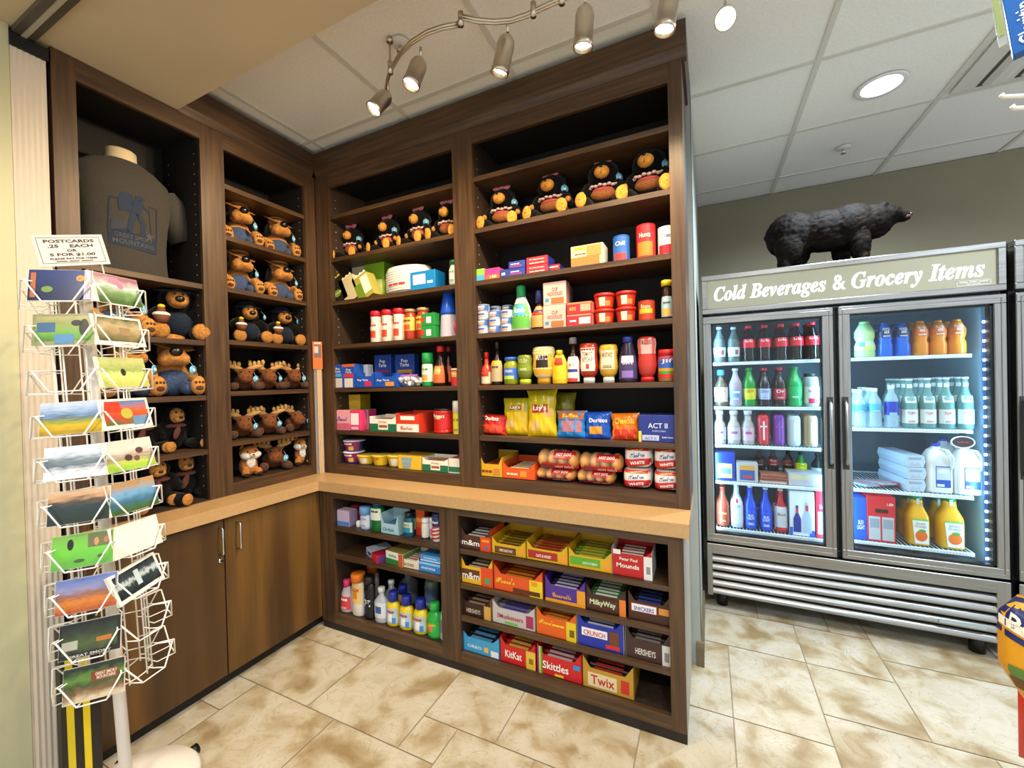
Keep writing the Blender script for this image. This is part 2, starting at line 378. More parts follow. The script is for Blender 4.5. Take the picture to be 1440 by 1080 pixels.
# base cabinet left with two doors
t = thing('base_cabinet', 'dark brown base cabinet with two streaked doors under the left counter', 'cabinet', (0, 0, 0))
m = MB(); m.box(-.36, D - .02, YL, -D + .1, .07, Z0, SIDEW); m.build('carcass', t)
m = MB(); m.box(-.34, D - .045, YL + .01, -D + .1, 0, .07, M('17110c', .6)); m.build('toe_kick', t)
for k, (a, b) in enumerate(((YL, -.6855), (-.6825, -D - .0))):
    m = MB(); m.box(D - .0195, D, a + .001, b - .001, .062, Z0 - .012, DOORW, .002); d = m.build('door', t)
    yh = -.708 if k == 0 else -.628; zz = .705
    m = MB(); m.tube([(D, yh, zz - .064), (D + .026, yh, zz - .064), (D + .032, yh, zz - .056), (D + .032, yh, zz + .056), (D + .026, yh, zz + .064), (D, yh, zz + .064)], .0045, CHROME, 8); m.build('handle', d)
    if k == 0:
        m = MB(); m.cyl((D, -.706, .612), (D + .008, -.706, .612), .0105, CHROME, 16); m.cyl((D + .008, -.706, .612), (D + .0095, -.706, .612), .005, DARK, 8); m.build('lock', d)
# base shelf right
L0, L1, L2, L3, LT, LB, WL, FB = .2608, 1.0039, 1.1144, 2.0781, .7684, .0961, 2.1338, .0418
t = thing('base_shelf_unit', 'dark brown open base shelving of candy and toiletries under the right counter', 'shelves', (0, 0, 0))
m = MB(); yf = -D
for a, b in ((D, L0), (L1, L2), (L3, WL)): m.box(a, b, yf, yf + .019, FB, Z0, WOOD)
for a, b in ((L0, L1), (L2, L3)): m.box(a, b, yf, yf + .019, LT, Z0, WOODX); m.box(a, b, yf, yf + .019, FB, LB, WOODX)
m.build('face_frame', t)
m = MB(); m.box(D, WL, yf + .004, yf + .03, 0, FB, M('1a130e', .6)); m.build('toe_kick', t)
m = MB(); m.box(WL - .018, WL, yf + .019, .34, 0, Z0, M('a3a096', .5)); m.build('end_panel', t)
def fb(m, a, b, c0, c1, z0, z1, mat, bev=0): m.box(a, b, yf + c0, yf + c1, z0, z1, mat, bev)
fc2 = fb
def bay2(lo, hi, zs):
    dep = .46
    for s0, s1 in ((lo - .018, lo), (hi, hi + .018)):
        m = MB(); fb(m, s0, s1, .019, dep, LB - .03, LT + .04, SIDEW); m.build('side_panel', t)
    m = MB(); fb(m, lo, hi, dep, dep + .012, LB - .03, LT + .04, BACKW); m.build('back_panel', t)
    m = MB(); fb(m, lo, hi, .019, dep, LB - .03, LB - .002, SIDEW); m.build('bottom_panel', t)
    for z in zs:
        m = MB(); fb(m, lo, hi, .006, dep, z - .022, z, WOODX); m.build('shelf', t)
LSL = [.602, .438]; LSR = [.603, .432, .272]
bay2(L0, L1, LSL); bay2(L2, L3, LSR)
for z in (LB,): pass
# ================================================================ products
WHT = 'f2efe8'
def spot(p, z, y, ax=0):
    """picture extent (left, right, top) of an article standing at height z with its front at depth y -> centre, width, height"""
    l, r, tp = p; fix = lambda a, h: (a, y, z + h) if ax == 0 else (y, a, z + h)
    a = px_solve(l, ax, fix(0, .04)); b = px_solve(r, ax, fix(0, .04)); c = (a + b) / 2
    h = py_solve(tp, 2, fix(c, 0)) - z
    return c, abs(b - a), max(h, .015)
def wrapmap(r, sx=1.0, sy=1.0, eps=.0009):
    return lambda u, v: ((r + eps) * sx * math.sin(u / (r * sx)), -(r + eps) * sy * math.cos(u / (r * sx)), v)
SODA = [(0, 0), (.78, 0), (.92, .02), (.96, .1), (.86, .22), (.95, .32), (.95, .52), (.97, .58), (.84, .68), (.55, .8), (.36, .9), (.34, 1)]
BEER = [(0, 0), (.92, 0), (1, .03), (1, .52), (.9, .62), (.5, .74), (.4, .85), (.38, 1)]
JAR = [(0, 0), (.88, 0), (1, .05), (1, .72), (.94, .84), (.78, .9), (.78, 1)]
DET = [(0, 0), (.9, 0), (1, .04), (1, .35), (.9, .5), (1, .72), (.8, .88), (.5, .93), (.5, 1)]
SHAM = [(0, 0), (.92, 0), (1, .04), (1, .75), (.9, .95), (.75, 1)]
LOTN = [(0, 0), (.9, 0), (1, .06), (.92, .4), (.8, .7), (.5, .95), (.45, 1)]
RANCH = [(0, 0), (.9, 0), (1, .08), (1, .45), (.8, .72), (.5, .95), (.42, 1)]
SAUCE = [(0, 0), (.93, 0), (1, .04), (1, .56), (.8, .66), (.4, .78), (.36, 1)]
SQUZ = [(0, 0), (.55, 0), (.85, .1), (1, .3), (.95, .5), (.9, .65), (1, .82), (.9, .97), (.7, 1)]
WATR = [(0, 0), (.9, 0), (1, .05), (.95, .2), (1, .3), (.95, .42), (1, .6), (.9, .75), (.45, .92), (.42, 1)]
GATR = [(0, 0), (.9, 0), (1, .06), (1, .35), (.82, .48), (.98, .6), (.98, .78), (.7, .92), (.55, 1)]
CAN = [(0, 0), (.8, 0), (1, .05), (1, .92), (.84, .98), (.84, 1), (.78, .985)]
TIN = [(0, 0), (.98, 0), (1, .01), (.97, .03), (.97, .97), (1, .99), (.98, 1), (.94, .99)]
CUP = [(0, 0), (.76, 0), (.98, .93), (1.03, .94), (1.03, 1), (.9, 1)]
def bottle(label, p, z, y, prof, col, cap=(.1, .45, 'c02020'), lab=None, txt=None, tc=WHT, flat_=1.0, cat='bottle', group=None, a=1.0, rough=.25, name='bottle', n=16, capb=False, txt2=None, prints=(), rz=0, hh=None, fill=None, caprib=False):
    c, w, h = spot(p, z, y)
    if hh: h = hh
    R = w / 2; sy = flat_; cy = y + R * sy
    ch = cap[0] * h if cap else 0; bh = h - ch; b0 = ch if capb else 0
    m = MB(); m.lathe([(r * R, b0 + q * bh) for r, q in prof], n, M(col, rough, alpha=a), sy=sy)
    if fill:      # the drink inside, up to its level
        lv, fc_ = fill; pr = [(r * R * .93, b0 + .004 + q * bh) for r, q in prof if q <= lv]; pr.append((pr[-1][0] * .98, b0 + lv * bh))
        m.lathe(pr, n, M(fc_, .2), sy=sy)
    o = m.build(name, None, (c, cy, z), rz); tag(o, label, cat, group)
    def rad(v):
        q = (v * h - b0) / bh
        for (ra, qa), (rb, qb) in zip(prof, prof[1:]):
            if qa <= q <= qb + 1e-6: return R * (ra + (rb - ra) * (q - qa) / max(1e-6, qb - qa))
        return R
    if cap:
        k = MB(); cr = cap[1] * R; z0 = 0 if capb else bh - .002
        k.lathe([(0, z0), (cr, z0), (cr, z0 + ch * .9), (cr * .92, z0 + ch + (0 if capb else .002)), (0, z0 + ch + (0 if capb else .002))], n, M(cap[2], .4), sy=sy if capb or len(cap) > 3 else 1)
        k.build('cap', o)
    if lab:
        v0, v1, lc = lab[:3]; ang = lab[3] if len(lab) > 3 else 2.6
        rl = max(rad(v0), rad((v0 + v1) / 2), rad(v1)) 
        k = MB(); s_ = 14
        def fm(u, v, e=.0008):
            rr_ = max(rad(v / h), .001) + e; an = u / rl; return (rr_ * math.sin(an), -rr_ * sy * math.cos(an), v)
        k.grid(-ang / 2 * rl, ang / 2 * rl, v0 * h, v1 * h, s_, 5, fm, M(lc, .4))
        for (u0, u1, q0, q1, pc) in prints:
            k.grid(u0 * R, u1 * R, (v0 + (v1 - v0) * q0) * h, (v0 + (v1 - v0) * q1) * h, 6, 3, lambda u, v: fm(u, v, .0014), M(pc, .4))
        if not prints and lab[3:] and lab[3] < 3.0 and v1 - v0 < .7:
            for q0 in (.08, .16): k.grid(-R * .45, R * .45, (v0 + (v1 - v0) * q0) * h, (v0 + (v1 - v0) * (q0 + .035)) * h, 5, 1, lambda u, v: fm(u, v, .0014), M(tc, .4))
        if txt:
            hgt = (v1 - v0) * h; tl = 2 if '\n' in txt else 1
            k.text(txt, lambda u, v: fm(u, v, .002), R * 1.12, min(hgt * .3, R * .5) * tl, M(tc, .4), 0, v0 * h + hgt * (.62 if tl == 1 else .4), .005)
        if txt2: k.text(txt2, lambda u, v: fm(u, v, .002), R * 1.2, hgt * .22, M(tc, .4), 0, v0 * h + hgt * .2, .01)
        k.build('label', o)
    return o
def carton(label, p, z, y, col, side=None, dep=.08, patches=(), texts=(), cat='box', group=None, name='carton', rz=0, top=None, hh=None, tilt=0, stack=None, ww=None):
    c, w, h = spot(p, z, y)
    if hh: h = hh
    if ww: w = ww
    m = MB(); m.box(-w / 2, w / 2, 0, dep, 0, h, M(col, .42), .0015)
    sc_ = M(side or col, .42)
    if side:
        for s in (-1, 1):
            x = s * (w / 2 + .0004); m.add([(x, .001, .001), (x, dep - .001, .001), (x, dep - .001, h - .001), (x, .001, h - .001)], [(0, 1, 2, 3)], sc_)
    if top:
        m.add([(-w / 2 + .001, .001, h + .0004), (w / 2 - .001, .001, h + .0004), (w / 2 - .001, dep - .001, h + .0004), (-w / 2 + .001, dep - .001, h + .0004)], [(0, 1, 2, 3)], M(top, .42))
    # closing flap seam on top
    m.box(-w / 2 + .002, w / 2 - .002, dep * .48, dep * .5, h, h + .0006, M('3a3028', .6))
    k = 0
    for (u0, u1, v0, v1, pc) in patches:
        k += 1; yy = -.0005 - .0003 * k
        m.add([((u0 - .5) * w, yy, v0 * h), ((u1 - .5) * w, yy, v0 * h), ((u1 - .5) * w, yy, v1 * h), ((u0 - .5) * w, yy, v1 * h)], [(0, 1, 2, 3)], M(pc, .42))
    for (s, u, v, tw, th, pc) in texts:
        m.text(s, flat(-.0005 - .0003 * (k + 1)), tw * w * .86, th * h * .78, M(pc, .42), (u - .5) * w, v * h, .008)
    o = m.build(name, None, (c, y, z), rz)
    if tilt: o.rotation_euler = (tilt, 0, rz)
    return tag(o, label, cat, group)
def oval(m, cx, cz, rx, rz_, y, mat, n=16, T=None):
    m.add([(cx + rx * math.cos(2 * PI * i / n), y, cz + rz_ * math.sin(2 * PI * i / n)) for i in range(n)], [tuple(range(n))], mat, False, T)
def tray(label, p, z, y, col, bar, barlab, txt='', tc=WHT, fh=.6, dep=.17, side=None, patches=(), n=5, tw=.7, th=.42, tu=.42, tv=.22, wing='l', layers=None, barname='candy_bar', bartxt=None, rz=0, extra=(), bcat='candy bar'):
    """open display carton with a low printed front, sloping sides and its bars standing in rows"""
    c, w, h = spot(p, z, y)
    t = MB(); F = fh * h; cm_ = M(col, .42); sm_ = M(side or col, .42); e = .0015
    t.box(-w / 2, w / 2, 0, dep, 0, .002, cm_)
    wg = .16 * w
    t.prism([(-w / 2, 0), (w / 2, 0), (w / 2, h * .97)] + [(w / 2 - wg, F)] + [(-w / 2 + wg, F), (-w / 2, h * .97 if wing != 'r' else F)], 0, e, 1, cm_)
    for s in (-1, 1):
        x = s * w / 2; t.box(x - e / 2, x + e / 2, 0, dep, 0, h * .96, sm_)
    t.box(-w / 2, w / 2, dep - e, dep, 0, h, cm_)
    k = 0
    for (u0, u1, v0, v1, pc) in patches:
        k += 1; yy = -.0005 - .0003 * k
        t.add([((u0 - .5) * w, yy, v0 * h), ((u1 - .5) * w, yy, v0 * h), ((u1 - .5) * w, yy, v1 * h), ((u0 - .5) * w, yy, v1 * h)], [(0, 1, 2, 3)], M(pc, .42))
    if txt: t.text(txt, flat(-.0005 - .0003 * (k + 2)), tw * w * .95, th * F * .8, M(tc, .4), (tu - .5) * w, tv * F + th * F * .1, .015)
    for (s, u, v, tw_, th_, pc) in extra: t.text(s, flat(-.0005 - .0003 * (k + 3)), tw_ * w, th_ * h, M(pc, .42), (u - .5) * w, v * h, .02)
    o = t.build('display_carton', None, (c, y, z), rz); tag(o, label, 'display box')
    bt = (dep - .012) / n; bh = F * .96
    b = MB(); bw = w * .92; mt = M(bar, .25)
    b.box(-bw / 2 + .008, bw / 2 - .008, .001, bt - .001, .0025, bh, mt, min(.005, bt * .3))
    for s in (-1, 1):                                            # crimped ends of the wrapper
        x = s * (bw / 2 - .008); b.box(min(x, x + s * .008), max(x, x + s * .008), bt / 2 - .0012, bt / 2 + .0012, .006, bh * .96, mt)
    lf = M(bartxt or tc, .35)
    b.box(-bw * .3, bw * .3, .001, bt * .55, bh - .0004, bh + .0008, lf)
    if True:
        first = None
        for i in range(n):
            X = Matrix.Rotation(rz, 3, 'Z') @ Vector((0, .005 + bt * i, 0))
            if first is None:
                first = b.build(barname, None, (c + X.x, y + X.y, z), rz); tag(first, barlab, bcat, barlab)
            else:
                q = first.copy(); COL.objects.link(q); q.location = (c + X.x, y + X.y, z)
    return o
def chipbag(label, p, z, y, col, patches=(), texts=(), th=.062, cat='snack bag', lean=-.12, name='snack_bag', group=None, rz=0, band=None):
    c, w, h = spot(p, z, y); m = MB(); N = 22
    rs = random.Random(label)
    def bul(u, v):
        a = max(0, 1 - abs(2 * u / w) ** 3.0); b_ = max(0, 1 - abs(2 * v / h - 1) ** 4)
        return th / 2 * (a * b_) ** .55 + .0012
    ph = rs.random() * 6
    def F(u, v, s=-1, e=0):
        wr = .0035 * math.sin(u / w * 13 + ph + v / h * 7) * math.sin(v / h * 8 + ph + u / w * 4) + .0015 * math.sin(u / w * 41 + v / h * 3)
        pin = 1 - .13 * math.sin(PI * v / h) ** .7 + .02 * math.sin(v / h * 23 + ph)
        return (u * pin, s * (bul(u, v) + e + wr * (bul(u, v) > .004)), v)
    mt = M(col, .22)
    m.grid(-w / 2, w / 2, 0, h, N, N, lambda u, v: F(u, v, -1), mt); m.grid(-w / 2, w / 2, 0, h, N, N, lambda u, v: F(u, v, 1), mt)
    for (u0, u1, v0, v1, pc) in patches:
        m.grid((u0 - .5) * w, (u1 - .5) * w, v0 * h, v1 * h, 8, 6, lambda u, v: F(u, v, -1, .0015), M(pc, .25))
    for kk, (s, u, v, tw, th_, pc) in enumerate(texts):
        m.text(s, lambda a, b_: F(a, b_, -1, .0045), tw * w, th_ * h, M(pc, .3), (u - .5) * w, v * h, .02)
    o = m.build(name, None, (c, y + th / 2 + .01, z), rz); o.rotation_euler = (lean, rs.uniform(-.05, .05), rz)
    return tag(o, label, cat, group)
def lidded(label, p, z, y, col, lidc, lab=None, txt=None, tc=WHT, cat='can', group=None, prof=TIN, name='can', lidh=.08, rz=0, prints=(), hh=None):
    return bottle(label, p, z, y, prof, col, (lidh, 1.0, lidc), lab, txt, tc, 1.0, cat, group, name=name, n=18, prints=prints, rz=rz, hh=hh, rough=.35)

YS = .03
# ---------------- left bay of the upper shelves
z = SHZ[2] + .0005
for i, (p, col, in_, lb) in enumerate([((462, 484, 391), '17150f', 'd8c22a', 'opened black and yellow carton of bags tilting forward on the shelf'), ((480, 500, 391), 'c9bd94', 'e8dfc0', 'opened cream carton tilting forward beside the black one'), ((499, 520, 391), 'a9a24c', 'f4f2e6', 'opened green and white carton tilting forward with its flap up')]):
    c, w, h = spot(p, z, .02); m = MB(); hh_ = .155; mt = M(col, .45); inn = M(in_, .5)
    m.box(-w / 2, w / 2, 0, .002, 0, hh_, mt); m.box(-w / 2, w / 2, .07, .072, 0, hh_ * .95, inn)
    m.box(-w / 2, w / 2, 0, .072, 0, .002, mt)
    for s in (-1, 1): m.box(s * w / 2 - .001, s * w / 2 + .001, 0, .072, 0, hh_ * .97, mt)
    pts = [(-w / 2, hh_)]
    for k in range(7): pts.append((-w / 2 + w * (k + .5) / 7, hh_ + (.014 if k % 2 == 0 else .004)))
    pts.append((w / 2, hh_)); m.prism(pts, 0, .002, 1, inn)
    if i == 0: oval(m, 0, .06, w * .25, .022, -.0008, M('6f8a2a')); m.text('BAGS', flat(-.0012), w * .5, .012, M('d8d2a0'), 0, .055, .01)
    if i == 2: m.box(-w / 2, 0, -.0006, 0, 0, hh_ * .7, M('6d8f26')); m.box(0, w / 2, -.0006, 0, .03, hh_ * .9, M('e8ead8'))
    o = m.build('opened_carton', None, (c, .035, z)); o.rotation_euler = (0, -.42, 0); tag(o, lb, 'carton')
    o.location.x = c + .02; o.location.z = z + .0005
carton('small black carton standing behind the tilted black and yellow one', (468, 496, 368), z, .16, '17140f', 'a8923a', .1, [(.55, .85, .55, .8, 'e8e4da')], top='d8d0b8')
carton('cream carton standing behind the tilted cream one', (496, 515, 366), z, .16, 'd9ceb2', dep=.1, patches=[(.1, .9, .1, .3, 'b04030')])
carton('bright green carton with pale stripes behind the tilted cartons', (513, 541, 363), z, .15, '86b82c', '6aa01e', .1, [(.1, .9, .1, .5, 'dfe8a8')], top='a8cc50')
c, w, h = spot((531, 592, 373), z, .04); m = MB(); m.lathe([(0, 0), (w * .36, 0), (w * .5, .03), (w * .5, h * .8), (w * .46, h)], 24, M('eeeae4', .3), sy=.62)
for k in range(9): m.lathe([(w * .5, .02 + k * h * .085), (w * .512, .023 + k * h * .085), (w * .5, .026 + k * h * .085)], 24, M('dcd6d0', .3), sy=.62)
o = tag(m.build('paper_plate_stack', None, (c, .04 + w * .31, z)), 'round stack of white paper plates wrapped in clear plastic', 'plates')
m = MB(); m.text('PLATES', wrapmap(w * .5, 1, .62, .007), w * .4, .02, M('c03040'), -.02, h * .3, .02); m.build('label', o)
carton('bright blue carton with white swirls beside the wrapped paper plates', (577, 612, 381), z, .05, '1784cc', '0f6fb4', .1, [(.12, .62, .35, .85, 'e9eef0')], [('~ o ~', .8, .3, .25, .3, WHT)], top='2a98dc')
bottle('clear tub with green and white label beside the middle post', (629, 641, 365), z, .05, JAR, 'c8d8c8', (.15, .9, '2a6a3a'), (.15, .75, 'e8efe4', 2.8), 'tub', '2a7a3a', cat='tub', name='tub')
z = SHZ[3] + .0005
for i, p in enumerate([(517, 531, 437), (533, 547, 435), (549, 564, 433)]):
    bottle(['white coffee creamer bottle with red cap, leftmost of three', 'white coffee creamer bottle with red cap, middle of three', 'white coffee creamer bottle with red cap, next to the sauce jars'][i], p, z, YS, [(0, 0), (.9, 0), (1, .04), (.95, .35), (1, .6), (.8, .8), (.95, .97), (.9, 1)], 'ead6c8', (.17, .98, 'c41a2a'), (.12, .72, 'e9cdbd', 2.6), 'mate', 'b03040', group='creamer bottles on the upper shelf', prints=[(-.6, .5, .05, .42, 'd2452a')])
for i, p in enumerate([(564, 580, 434), (581, 598, 432)]):
    bottle(['red pasta sauce jar with gold lid beside the creamer bottles', 'red pasta sauce jar with gold lid beside the stacked green boxes'][i], p, z, YS, JAR, 'a8351a', (.09, .86, 'a89060'), (.3, .72, 'd9b24a', 2.4), 'sauce', '8a2a18', group='pasta sauce jars', cat='jar', name='jar', prints=[(-.5, .5, .05, .45, 'c2502a')])
bottle('dark jar with black lid standing behind the small green boxes', (599, 612, 437), z, .11, JAR, '3a1a10', (.12, .8, '14110e'), (.15, .7, 'd8d4c0', 2.6), 'jar', '5a4a2a', cat='jar', name='jar')
c0 = carton('small green and white packet, lower one beside the sauce jars', (592, 611, 458), z, .03, '1f8a3c', dep=.05, patches=[(.4, .75, .2, .7, 'e9efe6'), (0, .25, .3, .7, 'c23a2a')])
c0h = py_solve(458, 2, (c0.location.x, .03, z)) - z
carton('small green and white packet, upper one beside the sauce jars', (592, 611, 448), z + c0h + .001, .03, '1f8a3c', dep=.05, patches=[(.4, .75, .2, .7, 'e9efe6'), (0, .25, .3, .7, 'c23a2a')], hh=c0h)
c, w, h = spot((612, 636, 403), z, .04); m = MB(); R = w / 2
m.lathe([(R * .95, 0)] + [q for k in range(12) for q in ((R * (.97 - k * .012), .006 + k * h * .038), (R * (.9 - k * .012), .01 + k * h * .038))] + [(R * .8, h * .5)], 20, M('b9b4c4', .25))
t = tag(m.build('cup_stack', None, (c, .04 + R, z)), 'tall sleeve of blue and clear plastic cups beside the middle post', 'cups')
m = MB(); m.lathe([(R * .84, h * .46), (R * .84, h * .52), (R * .5, h * .94), (R * .2, h)], 20, M('1d55c8', .2)); m.lathe([(0, h * .96), (R * .22, h * .96), (R * .16, h * 1.03), (0, h * 1.03)], 10, M('161616', .5)); m.build('blue_cups', t)
m = MB(); R2 = .03
cc = px_solve(641, 0, (0, .03, z + .05)); m.ell((0, 0, .05), (.028, .03, .05), M('c8405a', .2)); m.ell((0, -.002, .05), (.02, .03, .03), M('e04858', .2)); m.box(-.02, .02, -.01, .01, 0, .01, M('c8405a', .2))
tag(m.build('red_cup_packet', None, (cc, .06, z)), 'small plastic packet of red cups pressed against the middle post', 'packet')
z = SHZ[4] + .0005
PB = '1c4fb0'
carton('blue pastry box with frosted picture, first from the corner post', (469, 482, 513), z, .02, PB, dep=.07, patches=[(.05, .95, .02, .42, 'cfc6b8'), (.1, .9, .48, .62, '4aa2d8')], texts=[('Pop\nTarts', .5, .66, .7, .28, WHT)])
carton('blue pastry box with red fruit stripe, second from the corner post', (482, 499, 512), z, .02, PB, dep=.07, patches=[(.15, .85, .02, .4, 'd8cfc4'), (.1, .9, .44, .6, 'c23a50'), (0, 1, .88, 1, 'c8603a')], texts=[('Pop\nTarts', .5, .62, .6, .24, WHT)])
carton('white and blue pastry box standing behind the two upright ones', (498, 517, 513), z, .1, 'dfe2ea', dep=.05, patches=[(.1, .6, .75, .9, '3a62b0'), (.1, .9, .2, .5, 'c8ccd8')])
for lb, p, fr in [('tall blue pastry box with pink frosting picture standing at the back', (527, 550, 499), '8a2a4a'), ('tall blue pastry box with chocolate picture standing at the back', (556, 583, 498), 'b07a2a')]:
    carton(lb, p, z, .14, '1a3f94', dep=.05, patches=[(.12, .88, .05, .5, '6a4a3a'), (.12, .88, .36, .52, fr)], texts=[('Pop\nTarts', .5, .62, .55, .3, 'e8ecf4')])
tray('low blue pastry display carton with pink print beside the upright boxes', (500, 526, 523), z, .02, PB, 'b8bccb', 'foil wrapped pastry standing in the low blue carton with pink print', 'Pop Tarts', 'e9edf5', .72, .13, patches=[(.5, .85, .08, .4, 'c8305a')], n=4, tw=.6, th=.3, tu=.4, tv=.5, barname='pastry_packet', bcat='pastry')
tray('low blue pastry display carton with orange print beside the marshmallow bag', (527, 557, 524), z, .02, PB, 'b8bccb', 'foil wrapped pastry standing in the low blue carton with orange print', 'Pop Tarts', 'e9edf5', .72, .13, patches=[(.5, .9, .08, .36, 'e0903a')], n=4, tw=.6, th=.3, tu=.4, tv=.5, barname='pastry_packet', bcat='pastry')
# marshmallow bag
c, w, h = spot((556, 590, 527), z, .03); t = thing('marshmallow_bag', 'clear bag of white marshmallows with a purple top edge', 'snack bag', (c, .06, z))
rs = random.Random(5)
m = MB()
for k in range(26):
    m.ell((rs.uniform(-.42, .42) * w, rs.uniform(-.025, .03), .012 + rs.random() * (h - .03)), (.011, .011, .0095), M('f3efe8', .8), (rs.random(), rs.random(), 0), 8, 5)
m.build('marshmallows', t)['kind'] = 'stuff'
m = MB(); m.ell((0, 0, h / 2), (w / 2, .04, h / 2), M('e8dfee', .1, alpha=.14)); m.grid(-w * .35, w * .35, h * .8, h * 1.0, 8, 3, lambda u, v: (u, -.02 + (v - h * .8) * .6, v + .002), M('8a5aa8', .3)); m.build('wrapper', t)
bottle('green and white cooking spray can beside the syrup bottles', (590, 604, 496), z, YS, SHAM, '1f9a48', (.3, .96, '23a04e'), (.14, .66, 'e6e2cc', 3.0), 'PAM', '1a7a3a', cat='spray can', name='spray_can', prints=[(-.6, .6, .05, .4, 'd09a4a')])
bottle('dark syrup bottle with red cap and orange label, front one', (605, 623, 486), z, YS, [(0, 0), (.9, 0), (1, .1), (1, .3), (.72, .62), (.4, .8), (.36, 1)], '2a130c', (.14, .48, 'd0202a'), (.08, .5, 'd9622a', 2.2), 'Syrup', 'f0e0b0', prints=[(-.5, .5, .5, .95, 'e8a04a')])
bottle('dark syrup bottle with red cap standing behind the front one', (620, 634, 487), z, .09, [(0, 0), (.9, 0), (1, .1), (1, .3), (.72, .62), (.4, .8), (.36, 1)], '2a130c', (.12, .48, '8a1a1c'), (.1, .5, 'c9622a', 2.2))
lidded('red crisps can with printed oval beside the middle post', (631, 645, 518), z, YS, 'c4202a', 'd8d4cc', (.1, .9, 'c8242c', 2.6), 'Pring', 'f2e6c0', prints=[(-.5, .5, .5, .9, 'd8a030')])
z = SHZ[5] + .0005
carton('tall yellow box with red figure behind the pink sugar boxes', (477, 507, 555), z, .12, 'd8b83a', 'a88f1e', .09, [(.15, .5, .2, .5, '4a88c8'), (.5, .9, .1, .55, 'c83a2a')], top='e8cf60')
carton('pink box with purple script and swoosh nearest the corner post', (471, 492, 577), z, .02, 'e6a0ac', dep=.07, patches=[(0, 1, .05, .35, 'd0607a')], texts=[(script('Sweet'), .5, .45, .8, .3, '5a3a9a')])
carton('magenta and white box with printed panel beside the pink one', (492, 507, 577), z, .02, 'dc3a72', dep=.07, patches=[(.1, .85, .28, .85, 'f1e9e8'), (.15, .8, .05, .18, 'f4b8c8')])
carton('grey and magenta box half hidden behind the magenta and white box', (505, 518, 576), z, .07, '8a7f80', 'b8326a', .07, [(.1, .9, .1, .9, '6b6064')])
def donut(label, p, z, col1, txt, dep=.14):
    tray(label, p, z, .02, 'ece7da', 'a4632e', 'glazed pastry in the ' + label.split(' beside')[0].split(' under')[0], '', WHT, .8, dep, patches=[(0, 1, 0, .5, col1), (.33, .7, .12, .75, 'e9e2d4'), (.36, .67, .25, .42, '9a5a2a')], n=4, extra=[(txt, .52, .55, .3, .12, 'b0303a')], barname='boxed_pastry', bartxt='c98c4a', bcat='pastry')
donut('low green and white pastry carton beside the magenta boxes', (520, 557, 585), z, '1f6a48', 'Krispy')
tray('red and white pastry carton with scalloped front beside the coffee can', (557, 590, 580), z, .02, 'd23a24', 'c8b4a0', 'wrapped snack cake standing in the red and white pastry carton', script('Cookies'), 'c8303a', .88, .16, patches=[(.03, .97, .03, .42, 'efe6d8'), (.2, .8, .62, .82, 'efe6d8')], n=4, tw=.55, th=.28, tu=.45, tv=.12, barname='snack_cake', bcat='snack cake')
bottle('large red coffee canister with black lid and yellow sun print', (603, 630, 575), z, YS, [(0, 0), (.95, 0), (1, .03), (1, .1), (.95, .12), (.95, .84), (1, .86), (1, .97), (.98, 1)], 'c8201c', (.09, .94, '1c1a18'), (.14, .84, 'c4201c', 2.6), 'Folgers', WHT, cat='canister', name='canister', n=22, prints=[(-.4, .2, .62, .85, 'e8a028')])
bottle('yellow and white cleanser can beside the middle post', (634, 647, 564), z, YS, TIN, 'd2c62a', (.34, 1.0, 'ded9cc'), (.05, .6, 'd6ca2c', 2.8), 'o', '5a5a4a', cat='canister', name='canister', n=20)
z = ZOB + .0015
c, w, h = spot((477, 498, 636), z, YS)
for k, lb in ((0, 'blue and purple noodle cup, lower one of a stack of two'), (1, 'blue and purple noodle cup, upper one of a stack of two')):
    bottle(lb, (477, 498, 636), z + k * (h + .001), YS, CUP, '24408f', (.08, 1.06, 'e8e2ea'), (.05, .9, '8a2a6a', 2.7), 'noodle', 'f4e8f0', cat='cup', name='noodle_cup', hh=h, prints=[(.1, .7, .1, .5, 'e8b03a'), (-1.2, 1.2, 0, .12, '2248a8')], group='stacked noodle cups')
for i, p in enumerate([(496, 517, 641), (517, 538, 641), (538, 561, 641)]):
    bottle(['yellow noodle cup nearest the stacked purple cups', 'yellow noodle cup in the middle of the three', 'yellow noodle cup with white panel beside the yellow carton'][i], p, z, YS, CUP, 'e0b420', (.08, 1.06, 'e6c84a'), (.05, .88, 'e4b81e', 2.7), 'xx' if i == 1 else None, 'c83a20', cat='cup', name='noodle_cup', prints=[] if i == 1 else [(-.1, .7, .1, .8, 'e6e0d2')], group='yellow noodle cups')
carton('yellow carton with blue panels on the bottom shelf beside the noodle cups', (560, 592, 641), z, .02, 'e2b32c', 'caa024', .13, [(.15, .6, .62, .86, '7aa0b8'), (.17, .57, .34, .56, '7aa0b8'), (.2, .54, .08, .28, '7aa0b8')], top='b08a2a')
donut('tall green and white pastry carton on the bottom shelf', (594, 630, 644), z, '1f6a48', 'Krispy', .12)
carton('white box with green base on the bottom shelf against the middle post', (631, 647, 645), z, .02, 'ddd8cc', dep=.12, patches=[(0, 1, .1, .45, '1f6a48')], top='b0606a')

